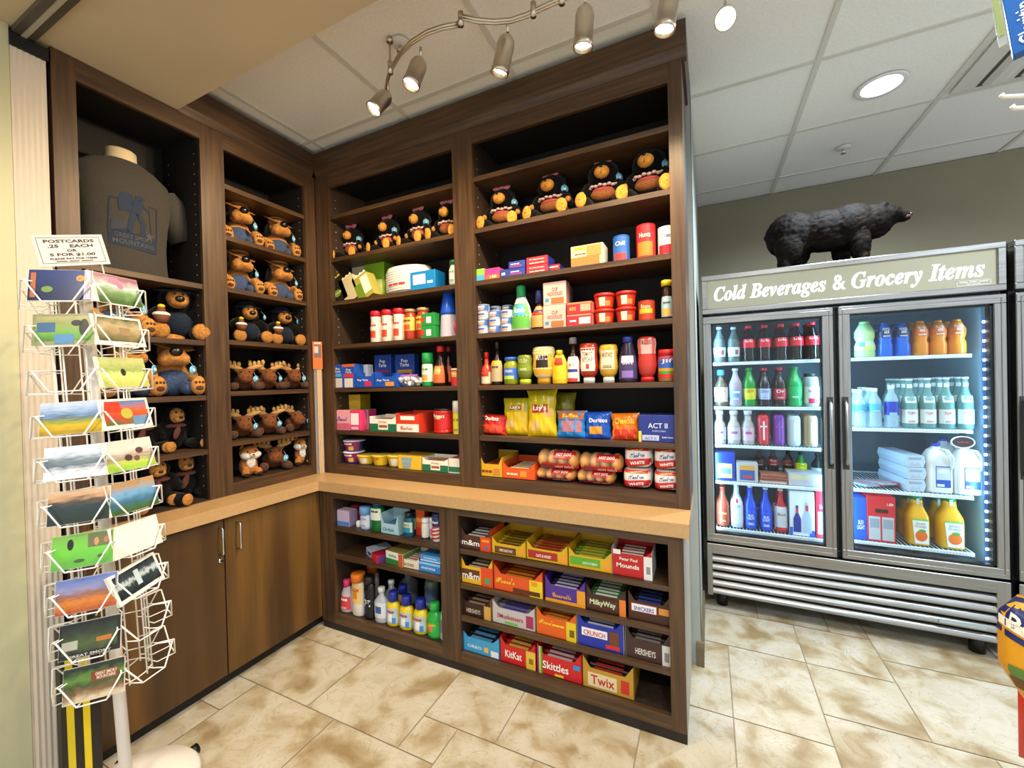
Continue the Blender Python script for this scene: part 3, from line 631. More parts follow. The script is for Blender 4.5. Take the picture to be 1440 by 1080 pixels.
# ---------------- right bay of the upper shelves
z = SHZ[2] + .0005
for lb, p, c1, pt, tx in [('small green and blue snack box nearest the middle post', (668, 681, 378), '86b84a', [(0, 1, 0, .45, '4aa2d0')], []),
    ('small pink and orange snack box beside the green one', (681, 702, 377), 'd83a8a', [(.1, 1, 0, .45, 'e2642a')], [('100', .6, .12, .5, .3, WHT)]),
    ('small navy box tilted beside the pink one', (703, 715, 379), '26408f', [(.2, .6, .3, .6, 'dfe4ee')], [])]:
    carton(lb, p, z, .02, c1, dep=.07, patches=pt, texts=tx)
for k in range(2):
    carton(['lower navy sweetener box with pink script, beside the red boxes', 'upper navy sweetener box with pink script, beside the red boxes'][k], (715, 738, 379), z + k * .0375, .02, '2a3f9a', '1a2f80', .09, [(.1, .8, .25, .4, 'd23a7a')], [('Nutty', .4, .5, .6, .3, WHT)], hh=.0365)
for k in range(2):
    carton(['lower red candy box with white lettering beside the navy ones', 'upper red candy box with white lettering beside the navy ones'][k], (740, 770, 373), z + k * .0405, .02, 'c22a34', '26348f', .1, [], [('M Hersheys', .5, .55, .8, .28, WHT), ('Milk Choc', .5, .15, .8, .22, WHT)], hh=.0395)
carton('flat red and blue box leaning beside the red candy boxes', (768, 787, 372), z, .05, 'b0202c', '26348f', .08, [(.1, .9, .6, .75, WHT)])
carton('white and brown cookie box with cookie pictures beside the soup cans', (803, 848, 344), z, .02, 'e2cba0', 'e9e2d2', .1, [(0, .9, .05, .45, 'b8793c'), (.1, .6, .8, .92, 'e0b030'), (.5, .95, .45, .95, 'c08a4c')], [('Cookies', .3, .55, .4, .12, '7a4a20')], top='efe9dc')
bottle('blue chili can with red bowl picture beside the cookie box', (860, 884, 330), z, YS, TIN, '2456a4', None, (.05, .95, '2a62b4', 3.0), 'Chili', WHT, cat='can', name='can', n=22, prints=[(-.7, .7, .02, .32, 'c23a3a')])
bottle('tall red canned meal with orange picture, middle of the three cans', (893, 921, 314), z, YS, TIN, 'c0242a', None, (.04, .96, 'c8282c', 3.0), 'Hunts', WHT, cat='can', name='can', n=22, prints=[(-.8, .8, .04, .48, 'd8782a')])
bottle('tall white can with red berries picture against the right post', (924, 950, 317), z, YS, TIN, 'e4dedc', None, (.04, .96, 'e2dcdc', 3.0), 'Ocean', '2a4a9a', cat='can', name='can', n=22, prints=[(-.9, .9, .02, .35, 'b0243a')])
z = SHZ[3] + .0005
th_ = .0375
for ci, (l, r, n_, y_) in enumerate([(668, 683.5, 4, .02), (684.5, 700, 3, .02), (701.5, 717, 3, .03), (686, 701, 4, .1), (703, 718, 4, .11)]):
    for k in range(n_):
        bottle(['blue and white tuna tin in the column touching the middle post', 'blue and white tuna tin in the front middle column', 'blue and white tuna tin in the column beside the dressing bottle', 'blue and white tuna tin in the back column beside the post', 'blue and white tuna tin in the back column near the dressing bottle'][ci], (l, r, 400), z + k * (th_ + .0008), y_, TIN, 'c9ccd2', None, (.1, .9, '3a66b0' if (k + ci) % 2 else 'cfd8e4', 2.9), None, cat='can', name='tuna_tin', hh=th_, n=18, prints=[(-.8, .5, .1, .5, 'd89a7a'), (-.6, .6, .55, .85, '2a56a8' if not (k + ci) % 2 else 'e6e8ee')], group=['tuna tins in the column touching the middle post', 'tuna tins in the front middle column', 'tuna tins in the column beside the dressing', 'tuna tins in the back column beside the post', 'tuna tins in the back column near the dressing'][ci])
bottle('white ranch dressing bottle with tall green cap', (715.5, 744, 400), z, YS, RANCH, 'e6e4d4', (.25, .42, '1f9a58'), (.06, .6, '5aa83c', 2.2), 'Ranch', WHT, .7, prints=[(-.6, .6, .5, .95, '4aa0c8')])
bottle('dark barbecue sauce bottle with navy cap beside the ranch dressing', (744.5, 766.5, 407), z, YS, SAUCE, '3a140c', (.3, .42, '1d2a6a'), (.06, .6, 'cf9a54', 2.4), 'BBQ', '5a2a10', .8, prints=[(-.8, .8, .72, 1, '2a4a9a'), (-.8, .8, .55, .72, 'b0301c')])
for k in range(2):
    carton(['lower pale pink noodle box beside the barbecue bottle', 'upper pale pink noodle box beside the barbecue bottle'][k], (764, 796, 0), z + k * .111, .03, 'e2b3a8', '9a7a6c', .06, [(.08, .25, .15, .3, '4a88b8'), (.35, .9, .05, .3, 'a86a3a')], [('CUP\nNOODLES', .52, .4, .75, .45, 'b0503a')], hh=.11)
    carton(['lower pale noodle box in the row behind the front pink one', 'upper pale noodle box in the row behind the front pink one'][k], (766, 799, 0), z + k * .111, .1, 'b89488', '7a6458', .06, hh=.11)  # rear rows repeat the box in darkened colours, shade painted in
    carton(['lower dim noodle box at the very back behind the pink ones', 'upper dim noodle box at the very back behind the pink ones'][k], (768, 801, 0), z + k * .111, .17, 'a08478', '6a564c', .06, hh=.11)
for k in range(2):
    carton(['lower red cracker box with white label beside the pink boxes', 'upper red cracker box with round emblem beside the pink boxes'][k], (797, 832, 0), z + k * .0555, .02, 'c62434', 'd0705a', .12, [(.02, .98, .85, .98, 'e88a5a')] + ([(.55, .95, .2, .8, 'e6a080')] if k else [(.5, .95, .15, .7, 'e4dccb')]), [('RITZ' if k else 'crackers', .25, .3, .3, .35, 'f0d040' if k else WHT)], hh=.0545)
cb, wb, hb_ = spot((833, 862, 413), z, YS)
for i, p in enumerate([(832, 862, 411), (863, 893, 408)]):
    cb, wb, hb_ = spot(p, z, YS); hb_ = hb_ / 2 - .001
    for k in range(2):
        bottle([['lower red-lidded meal bowl of the left stack', 'upper red-lidded meal bowl of the left stack'], ['lower red-lidded meal bowl of the right stack', 'upper red-lidded meal bowl of the right stack']][i][k], p, z + k * (hb_ + .001), YS, [(0, 0), (.7, 0), (.8, .1), (.92, .85), (.95, 1)], 'c6301c', (.2, 1.0, 'c02418'), (.1, .74, 'c8341c', 2.6), None, cat='bowl', name='meal_bowl', hh=hb_, n=22, prints=[(-.35, .25, .1, .95, 'd8dcc0'), (.3, .8, .1, .6, 'd8863a')], group='red-lidded meal bowls stacked in pairs')
bottle('short brown bean can with yellow banner beside the meal bowls', (896, 920, 422), z, YS, TIN, 'a8341c', None, (.05, .95, 'b03a1a', 3.0), 'Beans', 'f4e0b0', cat='can', name='can', n=22, prints=[(-.8, .8, .35, .6, 'e0b030')])
bottle('dark honey bottle with bright yellow cap against the right post', (929, 946, 393), z, YS, [(0, 0), (.95, 0), (1, .04), (1, .5), (.85, .65), (.9, .8), (.7, .95), (.6, 1)], '2a1408', (.13, .95, 'e0c020'), (.06, .58, '9ab8c8', 2.2), 'honey', '5a4a2a', prints=[(-.7, .7, .05, .4, 'd8a24a')])
z = SHZ[4] + .0005
bottle('small red hot sauce bottle nearest the middle post', (674, 688, 495), z, YS, SAUCE, 'b8341c', (.18, .42, 'c41c1c'), (.05, .4, 'd8c0a0', 2.5), 'hot', 'b02020', prints=[(-.8, .8, .6, 1, 'd0442a')])
bottle('dark slim sauce bottle with cream label beside the hot sauce', (688, 704, 480), z, YS, SAUCE, '1c100a', (.16, .36, '16120e'), (.08, .56, 'b5a076', 2.5), 'sauce', '5a3a1a', prints=[(-1, 1, .8, 1, 'd8a020')])
bottle('jar of green relish with blue lid and white label', (705, 725, 502), z, YS, JAR, '8a9020', (.1, .88, '2a62c0'), (.2, .6, '3a6ac0', 2.6), 'classic', WHT, cat='jar', name='jar', prints=[(-.7, .7, .0, .3, 'b0c850')])
bottle('green upside-down relish squeeze bottle with lime cap', (725, 746, 499), z, YS, SQUZ, '6e7a1e', (.17, .75, 'b8c828'), (.45, .9, '7a8a20', 2.2), 'RELISH', 'e0e8b0', .75, capb=True)
bottle('large cream mayonnaise squeeze bottle with orange cap and round black label', (746, 778, 487), z, YS, SQUZ, 'e6d69a', (.15, .6, 'dc9a24'), (.25, .88, 'dfa02c', 2.3), 'MAYO', WHT, .6, capb=True, prints=[(-.55, .55, .3, .8, '1c1814')], n=20)
bottle('yellow mustard bottle with pointed cap beside the mayonnaise', (774.5, 796, 492), z, .025, [(0, 0), (.95, 0), (1, .03), (1, .45), (.9, .55), (.95, .7), (.7, .9), (.5, 1)], 'e4b818', (.14, .42, 'e8c020'), (.12, .8, 'e6ba1a', 2.2), 'mustard', 'a8301c', .7, prints=[(-.6, .6, .65, .95, 'c2381c')])
bottle('dark steak sauce bottle with grey cap and white label', (796, 813, 474), z, YS, SAUCE, '2a120c', (.13, .6, '8a8680'), (.04, .58, 'dedad0', 2.8), 'A.1.', 'b02a20', .9, prints=[(-.9, .9, .38, .5, '3a3a80'), (-.9, .9, 0, .14, 'c23a28')])
bottle('red ketchup squeeze bottle standing on its white cap', (813, 840, 482), z, YS, SQUZ, 'a42a14', (.14, .6, 'e2dfd8'), (.3, .88, 'dcd6c4', 1.7), 'TOMATO\nKETCHUP', '4a4a3a', .6, capb=True, prints=[(-.15, .15, .1, .3, 'c2301c')], n=20)
bottle('golden mustard squeeze bottle standing on its white cap', (841, 868, 484), z, YS, SQUZ, 'c79a28', (.15, .6, 'e2dfd8'), (.35, .85, 'd9cdae', 1.6), 'MUSTARD', '6a5a2a', .6, capb=True, n=20)
bottle('dark grape jelly bottle with blue cap and purple label', (868.5, 896, 473), z, YS, [(0, 0), (.95, 0), (1, .04), (1, .4), (.85, .7), (.6, .95), (.55, 1)], '241430', (.11, .52, '2a3a9a'), (.08, .58, '3f3560', 2.3), 'GRAPE', 'eae0f4', .7, prints=[(-.7, .7, .7, 1, 'e6e2ea'), (-.6, .6, .05, .35, '8a6ab8')], n=20)
bottle('red strawberry jam squeeze bottle with gingham top and red cap', (896, 923, 473), z, YS, SQUZ, 'b8342c', (.11, .7, 'c41c1c'), (.62, .95, 'e0a8a0', 2.7), 'SMUCKERS', '4a2a24', .65, capb=True, prints=[(-1, -.6, 0, 1, 'c85a50'), (-.2, .2, .6, 1, 'c85a50'), (.6, 1, 0, 1, 'c85a50')], n=20)
bottle('peanut butter jar with red lid against the right post', (924, 952, 491), z, YS, [(0, 0), (.93, 0), (1, .04), (1, .88), (.92, .96), (.92, 1)], 'a8793c', (.18, .98, 'c41e1e'), (.12, .82, 'c83028', 2.7), 'Jif', WHT, cat='jar', name='jar', n=22, prints=[(-1, 1, .42, .9, '2a5ab0'), (-1, 1, .18, .3, '3a9a3a'), (-1, 1, .3, .42, 'e0901c')])
z = SHZ[5] + .0005
chipbag('small red tortilla chip bag nearest the middle post', (672, 708, 584), z, .03, 'b8241a', [(.1, .9, .1, .5, 'd8482a')], [('Doritos', .45, .7, .6, .2, 'f0e8e0')])
chipbag('yellow potato chip bag, slimmer one behind the red bag', (702, 743, 560), z, .05, 'dcb818', [(.05, .95, .62, .98, 'a8a01c'), (.3, .75, .66, .8, 'b0281c'), (.1, .5, .2, .42, 'd8ae62')], [("Lay's", .52, .67, .38, .12, WHT)])
chipbag('tall yellow potato chip bag, largest on the shelf', (737, 781, 548), z, .03, 'e2bc14', [(.05, .95, .6, .98, 'b0a81c'), (.2, .78, .5, .68, 'b0281c'), (.12, .5, .12, .34, 'd8ae62'), (.65, .95, .42, .58, 'd8ae62')], [("Lay's", .49, .52, .5, .14, WHT)])
chipbag('dim yellow chip bag standing behind the tall yellow one', (772, 805, 552), z, .12, '8a8420', [(.2, .9, .3, .6, '746e18')])
chipbag('blue and orange puffed snack bag beside the yellow bags', (779, 823, 578), z, .03, '1e7cc8', [(.05, .95, .68, .98, 'b4642c'), (.15, .9, .22, .62, 'b0707a'), (.5, .8, .3, .55, '3a90d0')], [('Ruffles', .5, .74, .55, .14, 'e8c040')], .045)
chipbag('bright blue tortilla chip bag with orange chips picture', (819, 859, 580), z, .03, '1450b4', [(.2, .7, .18, .46, 'd8902a')], [('Doritos', .55, .6, .7, .16, 'f2f2f4')], .045)
chipbag('orange cheese snack bag with red base beside the blue bag', (857, 900, 582), z, .03, 'e07418', [(.1, .9, .03, .4, 'c8321c')], [('Cheetos', .5, .6, .75, .22, 'f0c820')], .045)
carton('navy popcorn box with white lettering against the right post', (898, 951, 584), z, .03, '1c2f84', '3a4fa4', .11, [(.1, .55, .06, .26, 'b8c0da'), (0, .08, 0, .4, 'e0c84a')], [('ACT II', .52, .52, .6, .24, 'd8ddec'), ('ACT II', .32, .09, .35, .12, '1c2f84'), ('Butter Lovers', .78, .16, .34, .08, WHT), ('POPCORN', .55, .38, .4, .08, 'b8c0dc')], top='2a3f94')
z = ZOB + .0015
tray('yellow cookie display carton at the left of the bottom shelf', (676, 706, 641), z, .02, 'd4a21c', '8a5a20', 'wrapped cookie pack standing in the yellow display carton', 'Cookies', '8a2a14', .6, .2, n=5, patches=[(.6, .9, .1, .4, 'c08030')], tw=.5, tu=.3, barname='cookie_pack', bcat='cookies')
tray('low orange cookie display carton beside the bun packs', (707, 752, 650), z, .02, 'dc521c', '6a1a14', 'dark wrapped cookie pack in the low orange display carton', 'cookies', 'f0d8b0', .66, .2, n=5, patches=[(.55, .75, .15, .5, 'd8902a')], tw=.35, tu=.3, barname='cookie_pack', bcat='cookies')
def buns(label, p, z, y, big=True):
    c, w, h = spot(p, z, y); t = thing('bun_pack', label, 'bread', (c, y + .07, z), 0)
    rs = random.Random(label); tn = M('cf9550', .6); n = 4
    m = MB()
    for k in range(n): m.ell(((k - (n - 1) / 2) * w / n * .96, 0, h * .5), (w / n * .58, .066, h * .47), tn, nu=14, nv=9)
    m.build('buns', t)
    m = MB(); E = lambda u, v, e=.0: (u, -(.067 + e) * (max(.02, 1 - (2 * v / h - 1) ** 2 * .92)) ** .5 * (max(.05, 1 - abs(2 * u / w) ** 5)) ** .5, v)
    m.grid(-w * .48, w * .48, .002, h * (.36 if big else .3), 12, 4, lambda u, v: E(u, v, .002), M('c02a24', .25))
    m.grid(-w * .06, w * .44, h * .62, h * .95, 10, 4, lambda u, v: E(u, v, .003), M('b02420', .25))
    m.text('HOT DOG', lambda u, v: E(u, v, .005), w * .42, h * .14, M(WHT), w * .18, h * .09, .02); m.text(script('Hostess'), lambda u, v: E(u, v, .005), w * .36, h * .17, M('2a4aa0'), -w * .24, h * .12, .02)
    m.text('HOT DOG', lambda u, v: E(u, v, .006), w * .34, h * .13, M(WHT), w * .18, h * .74, .02)
    m.ell((0, 0, h * .5), (w * .52, .07, h * .5), M('f0e8e0', .08, alpha=.1)); m.build('wrapper', t)
    return t
hb1 = .04
for lb, p in [('lower pack of hot dog buns under the left bun pack', (750, 806, 660)), ('lower pack of hot dog buns under the right bun pack', (808, 862, 663))]: buns(lb, p, z, .02, False)
cq, wq, hq = spot((756, 810, 660), z, .02)
buns('upper pack of hot dog buns with red and clear wrapper, left one', (752, 811, 634), z + hq * .95, .01); buns('upper pack of hot dog buns with red and clear wrapper, right one', (811, 873, 639), z + hq * .95, .01)
def loaf(label, p, z, y, hh):
    c, w, h = spot(p, z, y); h = hh; d = .2; m = MB(); n = 10
    def S(a, b):        # rounded loaf body
        return a
    T = Matrix.Translation((0, d / 2, h / 2)); vs = []; fs = []
    nu, nv = 20, 12
    for j in range(nv + 1):
        ph = -PI / 2 + PI * j / nv; cp = abs(math.cos(ph)) ** .35; sp = (1 if math.sin(ph) > 0 else -1) * abs(math.sin(ph)) ** .5
        for i in range(nu):
            a = 2 * PI * i / nu; ca = (1 if math.cos(a) > 0 else -1) * abs(math.cos(a)) ** .45; sa = (1 if math.sin(a) > 0 else -1) * abs(math.sin(a)) ** .45
            vs.append((ca * cp * w / 2 * .97, d / 2 + sp * d / 2, h / 2 + sa * cp * h / 2 * .98))
    for j in range(nv):
        for i in range(nu): fs.append((j * nu + i, j * nu + (i + 1) % nu, (j + 1) * nu + (i + 1) % nu, (j + 1) * nu + i))
    m.add(vs, fs, M('e2dcd6', .3), True)
    f2 = lambda u, v: (u, d / 2 * (1 - (1 - min(.97, (abs(2 * u / w / .97) ** 4.44 + abs((2 * v / h - 1) / .98) ** 4.44) ** .225) ** 5.7) ** .25) - .002, v)
    wv = lambda u, v: (u, f2(u, v)[1] - .001, v + h * .04 * math.sin(u / w * 5))
    m.grid(-w * .46, w * .46, h * .1, h * .44, 14, 6, wv, M('b8242a', .3)); m.grid(-w * .44, w * .44, h * .8, h * .92, 12, 4, f2, M('c8382a', .3))
    g3 = lambda u, v: (u, f2(u, v)[1] - .003, v + h * .04 * math.sin(u / w * 5))
    m.text(script('Hostess'), g3, w * .52, h * .2, M('2a4a9a'), 0, h * .52, .025); m.text('WHITE', g3, w * .5, h * .14, M(WHT), 0, h * .2, .02)
    m.text('NEW RECIPE', f2 and g3, w * .4, h * .06, M('f0c060'), 0, h * .82, .01)
    return tag(m.build('bread_loaf', None, (c, y, z)), label, 'bread')
for i, (pl, pu) in enumerate([((874, 916, 0), (876, 917, 0)), ((918, 960, 0), (918, 960, 0))]):
    pl = (pl[0], pl[1] if i == 0 else 957, 0); pu = (pu[0], pu[1] if i == 0 else 957, 0)
    loaf(['white bread loaf in the lower row beside the bun packs', 'white bread loaf in the lower row against the right post'][i], pl, z, .025, .09)
    loaf(['white bread loaf in the upper row beside the bun packs', 'white bread loaf in the upper row against the right post'][i], pu, z + .091, .025, .1)

# ---------------- base shelves, left: toiletries
YB = -D + .03
z = LSL[0] + .0005
carton('lilac and blue tissue cube nearest the corner', (472, 491, 718), z, YB, 'c3aed0', 'a592b8', .06, [(0, 1, .05, .3, '4a86c8')], top='d8c0d8')
bottle('pink baby bottle with green lid standing behind the tissue cube', (487, 500, 712), z, YB + .07, SHAM, 'd22a5a', (.2, .8, 'b8243c'), (.1, .7, 'd83a6a', 2.4), prints=[(-.5, .5, 0, .3, '7ac83a')])
m = MB(); c, w, h = spot((497, 504, 731), z, YB); m.lathe([(0, 0), (.011, 0), (.014, .01), (.014, .03), (.008, .038), (0, .04)], 14, M('dfe2e0', .3)); tag(m.build('lip_balm_ball', None, (c, YB + .02, z)), 'tiny round white balm container beside the pink bottle', 'balm')
bottle('pale blue deodorant stick with domed cap', (504, 517, 713), z, YB, SHAM, 'a9c4e4', (.32, .95, '6aa0d8'), (.1, .6, 'd3d9ea', 2.6), 'Dove', '3a5a9a', .6, cat='deodorant', name='deodorant')
bottle('tall green mouthwash bottle with blue cap and white label', (517, 535, 708), z, YB, [(0, 0), (.95, 0), (1, .03), (1, .8), (.8, .92), (.55, 1)], '0f6a2a', (.1, .6, '1c4a8a'), (.4, .8, 'dfe6da', 1.9), 'mouth', '1f5a3a', .7, prints=[(-.7, .7, 0, .0, '123a6a')])
bottle('green bottle standing behind the tall mouthwash bottle', (531, 547, 712), z, YB + .1, SHAM, '0d4a22', (.12, .6, '0a2a14'), None)
tray('pale blue display carton of gum with raised back beside the mouthwash', (536, 560, 722), z, YB, 'a8ccd4', '7fb2c2', 'small pale blue packet in the gum display carton', 'Orbit', '2a5a8a', .5, .1, n=4, barname='gum_packet', bcat='gum')
bottle('small teal mouthwash bottle with dark cap, front one', (565, 578, 722), z, YB, SHAM, '145a72', (.2, .6, '10222c'), (.2, .62, 'c9d6b4', 2.4), 'Listerine', '2a4a6a', .7, prints=[(-.7, .7, 0, .5, '2a8ab4')])
bottle('small teal mouthwash bottle with dark cap, back one', (577, 588, 720), z, YB + .06, SHAM, '10424e', (.2, .6, '10222c'), (.2, .7, 'b8c088', 2.4), None, WHT, .7)
carton('tall orange box standing behind the white bottles', (585, 597, 716), z, YB + .05, 'd2561c', 'a8380e', .04, [(.1, .9, .5, .65, 'e88a4a'), (0, 1, 0, .3, 'c0301c')])
bottle('small white lotion bottle with black base beside the striped can', (590, 600, 730), z, YB, SHAM, 'd9d8d0', (.22, .9, 'e9e8e2'), (.0, .12, '1c1c1c', 6.2), None)
bottle('slim white bottle with red label behind the striped can', (599, 608, 729), z, YB + .03, SHAM, 'd9d8d4', (.22, .9, 'e9e8e2'), (.15, .5, 'c86a7a', 2.6), None)
o = bottle('red white and blue striped shaving foam can', (604.5, 618, 723), z, YB, SHAM, 'dcdad8', (.12, .95, '1d2f6a'), None, cat='spray can', name='spray_can')
c, w, h = spot((604.5, 618, 723), z, YB); m = MB(); R = w / 2 + .0006
for k in range(4): m.grid(-1.5 * R, 1.5 * R, 0, h * .07, 10, 1, lambda u, v, k=k: (R * math.sin(u / R), -R * math.cos(u / R), .005 + k * h * .13 + v + (u / R) * .006 + .008), M('c42a34', .35))
m.grid(-1.5 * R, 1.5 * R, h * .55, h * .86, 10, 2, lambda u, v: (R * math.sin(u / R), -R * math.cos(u / R), v), M('1d2f6a', .35)); R3 = R + .001
m.text('Barbasol', lambda u, v: (R3 * math.sin(u / R3), -R3 * math.cos(u / R3), v), w * .7, h * .1, M(WHT), 0, h * .66, .02); m.build('label', o)
z = LSL[1] + .0005
carton('white and blue toothpaste carton lying askew on the middle shelf', (510, 528, 773), z, YB + .03, 'a9bcd4', '8a9cc4', .12, [(.3, .8, .3, .7, '2a4a9a')], top='c2d0e2', rz=-.45)
carton('red toothpaste carton lying askew beside the white and blue one', (518, 534, 780), z, YB - .012, 'd01f28', '5a2a6a', .13, [], top='a02238', rz=-.45)
carton('green and white snack packet carton on the middle shelf', (541, 568, 777), z, YB, 'dfe4d4', '5a8a4a', .13, [(0, 1, 0, .45, '2f7a3a'), (.75, 1, 0, 1, 'd0522a')], [('tums', .4, .6, .5, .25, '2a6a2a')], top='9a8a4a', rz=-.12)
tray('cream and dark red mint tin display carton on the middle shelf', (565, 589, 783), z, YB, 'e2d6be', 'a8202a', 'small red mint tin standing in the cream display carton', 'ALTOIDS', '5a3a2a', .72, .13, side='8a2a1c', n=5, tw=.6, barname='mint_tin', bartxt='e6d8c8', bcat='mint tin')
carton('pale blue chewy mint display carton against the post, lower layer', (589, 619, 798), z, YB, '2f84cc', '1f6ab4', .11, [(0, 1, .78, 1, '8ac4ea')], [('mentos', .45, .3, .75, .34, 'e9f0f8')], hh=.05)
carton('pale blue chewy mint display carton against the post, upper layer', (591, 619, 784), z + .051, YB + .012, '4a9ada', '2a74bc', .1, [(0, 1, 0, .2, 'dfeaf4')], [('mentos', .5, .4, .7, .36, 'e9f0f8')], hh=.032)
z = LB - .0015
for lb, p, yy in [('clear nail polish remover bottle with pink cap, front one', (474.5, 491, 818), YB), ('clear nail polish remover bottle with pink cap, back one', (485, 497, 813), YB + .09)]:
    bottle(lb, p, z, yy, LOTN, 'd0c4cc', (.2, .45, 'dc3a78'), (.1, .5, 'd0404a', 2.2), 'oil' if yy == YB else None, WHT, .7, a=.85)
bottle('tall white shampoo bottle with orange cap and gold emblem', (491.5, 508, 808), z, YB, SHAM, 'e6ddd0', (.18, .9, 'dc7418'), (.3, .75, 'e9c27a', 2.0), 'ARM', 'c0501c', .6, prints=[(-.3, .3, .25, .7, 'd8862a')])
bottle('tall white bottle with orange cap standing at the back', (511, 525, 797), z, YB + .1, SHAM, 'b8aca0', (.2, .8, 'b8581a'), None)
bottle('tall black body wash bottle with blue and white stripes', (509, 523.5, 812), z, YB, [(0, 0), (.9, 0), (1, .05), (.95, .5), (1, .9), (.8, 1)], '101012', (.14, .85, '17171a'), (.05, .7, '15151a', 2.0), 'M\nE\nN', 'd0d4d8', .6, prints=[(-.7, -.4, .1, .9, '2a7ac0')])
bottle('clear rubbing alcohol bottle with blue oval label, front one', (523, 540.5, 829), z, YB, [(0, 0), (.95, 0), (1, .04), (1, .68), (.6, .8), (.38, .86), (.38, 1)], 'c5cad0', (.12, .44, 'dfe2e4'), (.15, .6, 'd5d8dc', 2.2), None, WHT, .7, a=.8, prints=[(-.45, .45, .3, .75, '2a5aa4')])
bottle('clear rubbing alcohol bottle standing behind the front one', (536, 552, 820), z, YB + .08, [(0, 0), (.95, 0), (1, .04), (1, .68), (.6, .8), (.38, .86), (.38, 1)], 'aeb4bc', (.12, .44, 'dfe2e4'), None, a=.8)
bottle('large clear bottle at the back behind the yellow bottles', (556, 577, 806), z, YB + .2, [(0, 0), (.95, 0), (1, .04), (1, .68), (.6, .8), (.38, .86), (.38, 1)], '8a929a', (.12, .44, 'b0b4b8'), None, a=.8)
YC = [('yellow cleaner bottle with blue cap, first from the clear bottles', (539.5, 557, 835), YB), ('yellow cleaner bottle with blue cap, middle of the front three', (557.5, 576, 841), YB), ('yellow cleaner bottle with blue cap, beside the green bottle', (577, 596.5, 846), YB), ('yellow cleaner bottle with blue cap, behind the front three', (554, 570, 826), YB + .1)]
for lb, p, yy in YC:
    bottle(lb, p, z, yy, DET, 'e2c61c', (.26, .6, '1f2f9c'), (.1, .55, 'a9c2d8', 2.2), 'clean', 'c2401c', .75, group='yellow cleaner bottles on the bottom shelf', prints=[(-.3, .3, .1, .6, 'e6e4e0'), (.3, .8, .0, .4, '4a86c8')])
bottle('bright green detergent bottle beside the yellow cleaners', (597.5, 616.5, 851), z, YB, DET, '23a83c', (.2, .6, '2cb848'), (.08, .5, '2fae46', 2.2), 'gain', 'e8d84a', .75, prints=[(-.6, .1, .3, .8, 'd8724a')])
bottle('white spray cleaner bottle half hidden by the post', (616, 628, 845), z, YB + .01, LOTN, 'd8d8dc', (.15, .5, '2a3a8a'), (.1, .5, '8a6a9a', 2.2), None)
bottle('pale blue bottle standing at the back behind the green one', (593, 610, 815), z, YB + .22, SHAM, '8a9a8a', (.1, .6, '3a4a3a'), (.1, .7, '6a86a8', 2.4), None)

# ---------------- base shelves, right: candy cartons
z = LSR[0] + .0005; Y2 = -D + .025
MM = 'wrapped chocolate candy packet in the '
tray('brown chocolate candy carton with orange wing, top left of the candy shelves', (648, 690, 741), z, Y2, '4a2a1c', '1c1412', MM + 'brown carton', 'm&m', WHT, .6, .15, side='d8461c', patches=[(.66, 1, 0, .62, 'd8461c'), (.72, .95, .4, .5, 'e8a02a'), (.8, .92, .1, .2, '3a70b8')], n=4, tw=.62, th=.5, tu=.34, barname='candy_packet', bartxt='dcd6d0', bcat='candy')
tray('low yellow and brown granola bar carton on the top candy shelf', (692, 739, 757), z, Y2, 'd2a51c', 'a89018', 'yellow wrapped granola bar in the yellow and brown carton', 'SWEET & SALTY NUT', WHT, .62, .2, patches=[(.08, .72, .06, .46, '6a3a14'), (.85, .97, .1, .5, 'e8962a')], n=6, tw=.42, th=.3, tu=.42, tv=.26, barname='granola_bar', bartxt='6a4a1c', bcat='granola bar')
tray('low yellow and red granola bar carton on the top candy shelf', (741, 798, 763), z, Y2, 'd2a51c', 'a8641c', 'orange wrapped granola bar in the yellow and red carton', 'OATS & HONEY', WHT, .62, .2, patches=[(.03, .76, .12, .52, 'a8281c'), (.85, .97, .1, .5, 'e8962a')], n=6, tw=.4, th=.3, tu=.42, tv=.3, barname='granola_bar', bartxt='a02a1c', bcat='granola bar')
tray('low yellow and green granola bar carton on the top candy shelf', (800, 860, 772), z, Y2, 'd2a51c', '6a8a28', 'green wrapped granola bar in the yellow and green carton', 'OATS N CREAM', WHT, .62, .2, patches=[(.03, .74, .16, .54, '5aa028'), (.85, .97, .1, .5, 'e8962a')], n=6, tw=.36, th=.24, tu=.5, tv=.36, barname='granola_bar', bartxt='c8b83a', bcat='granola bar')
tray('red and white coconut candy carton, rightmost on the top candy shelf', (861, 917, 771), z, Y2, 'b81c20', '8a1418', 'dark red wrapped coconut candy bar in the red carton', 'Mounds', WHT, .78, .13, side='e0dad8', patches=[(.8, 1, 0, .78, 'e6e0de'), (.03, .22, .74, .9, 'e6e0de'), (.86, .96, .2, .45, '8a8a8a')], n=4, tw=.6, th=.24, tu=.4, tv=.36, extra=[('Peter Paul', .42, .55, .45, .1, WHT)])
z = LSR[1] + .0005
tray('yellow peanut candy carton with orange wing, second candy shelf from the top', (648, 693, 782), z, Y2, 'e0ac1c', '2a1c14', MM + 'yellow carton', 'm&m', 'f0e8dc', .6, .15, side='d8461c', patches=[(.64, 1, 0, .66, 'd8461c'), (.76, .92, .1, .3, '3a9a5a'), (.05, .6, .18, .5, '5a3018')], n=4, tw=.56, th=.5, tu=.33, barname='candy_packet', bartxt='d8c8a8', bcat='candy')
tray('orange peanut butter cup carton with yellow wing', (695, 763, 797), z, Y2, 'd8501a', '8a2e10', 'orange wrapped peanut butter cup in the orange carton with yellow wing', script("Reese's"), 'f0c82a', .62, .17, side='b8401a', patches=[(.74, 1, 0, .6, 'dcc81c'), (.4, .95, .04, .2, '5a2c14'), (.78, .9, .4, .55, 'e08a2a')], n=5, tw=.42, th=.45, tu=.24, tv=.42, bartxt='e08a2a')
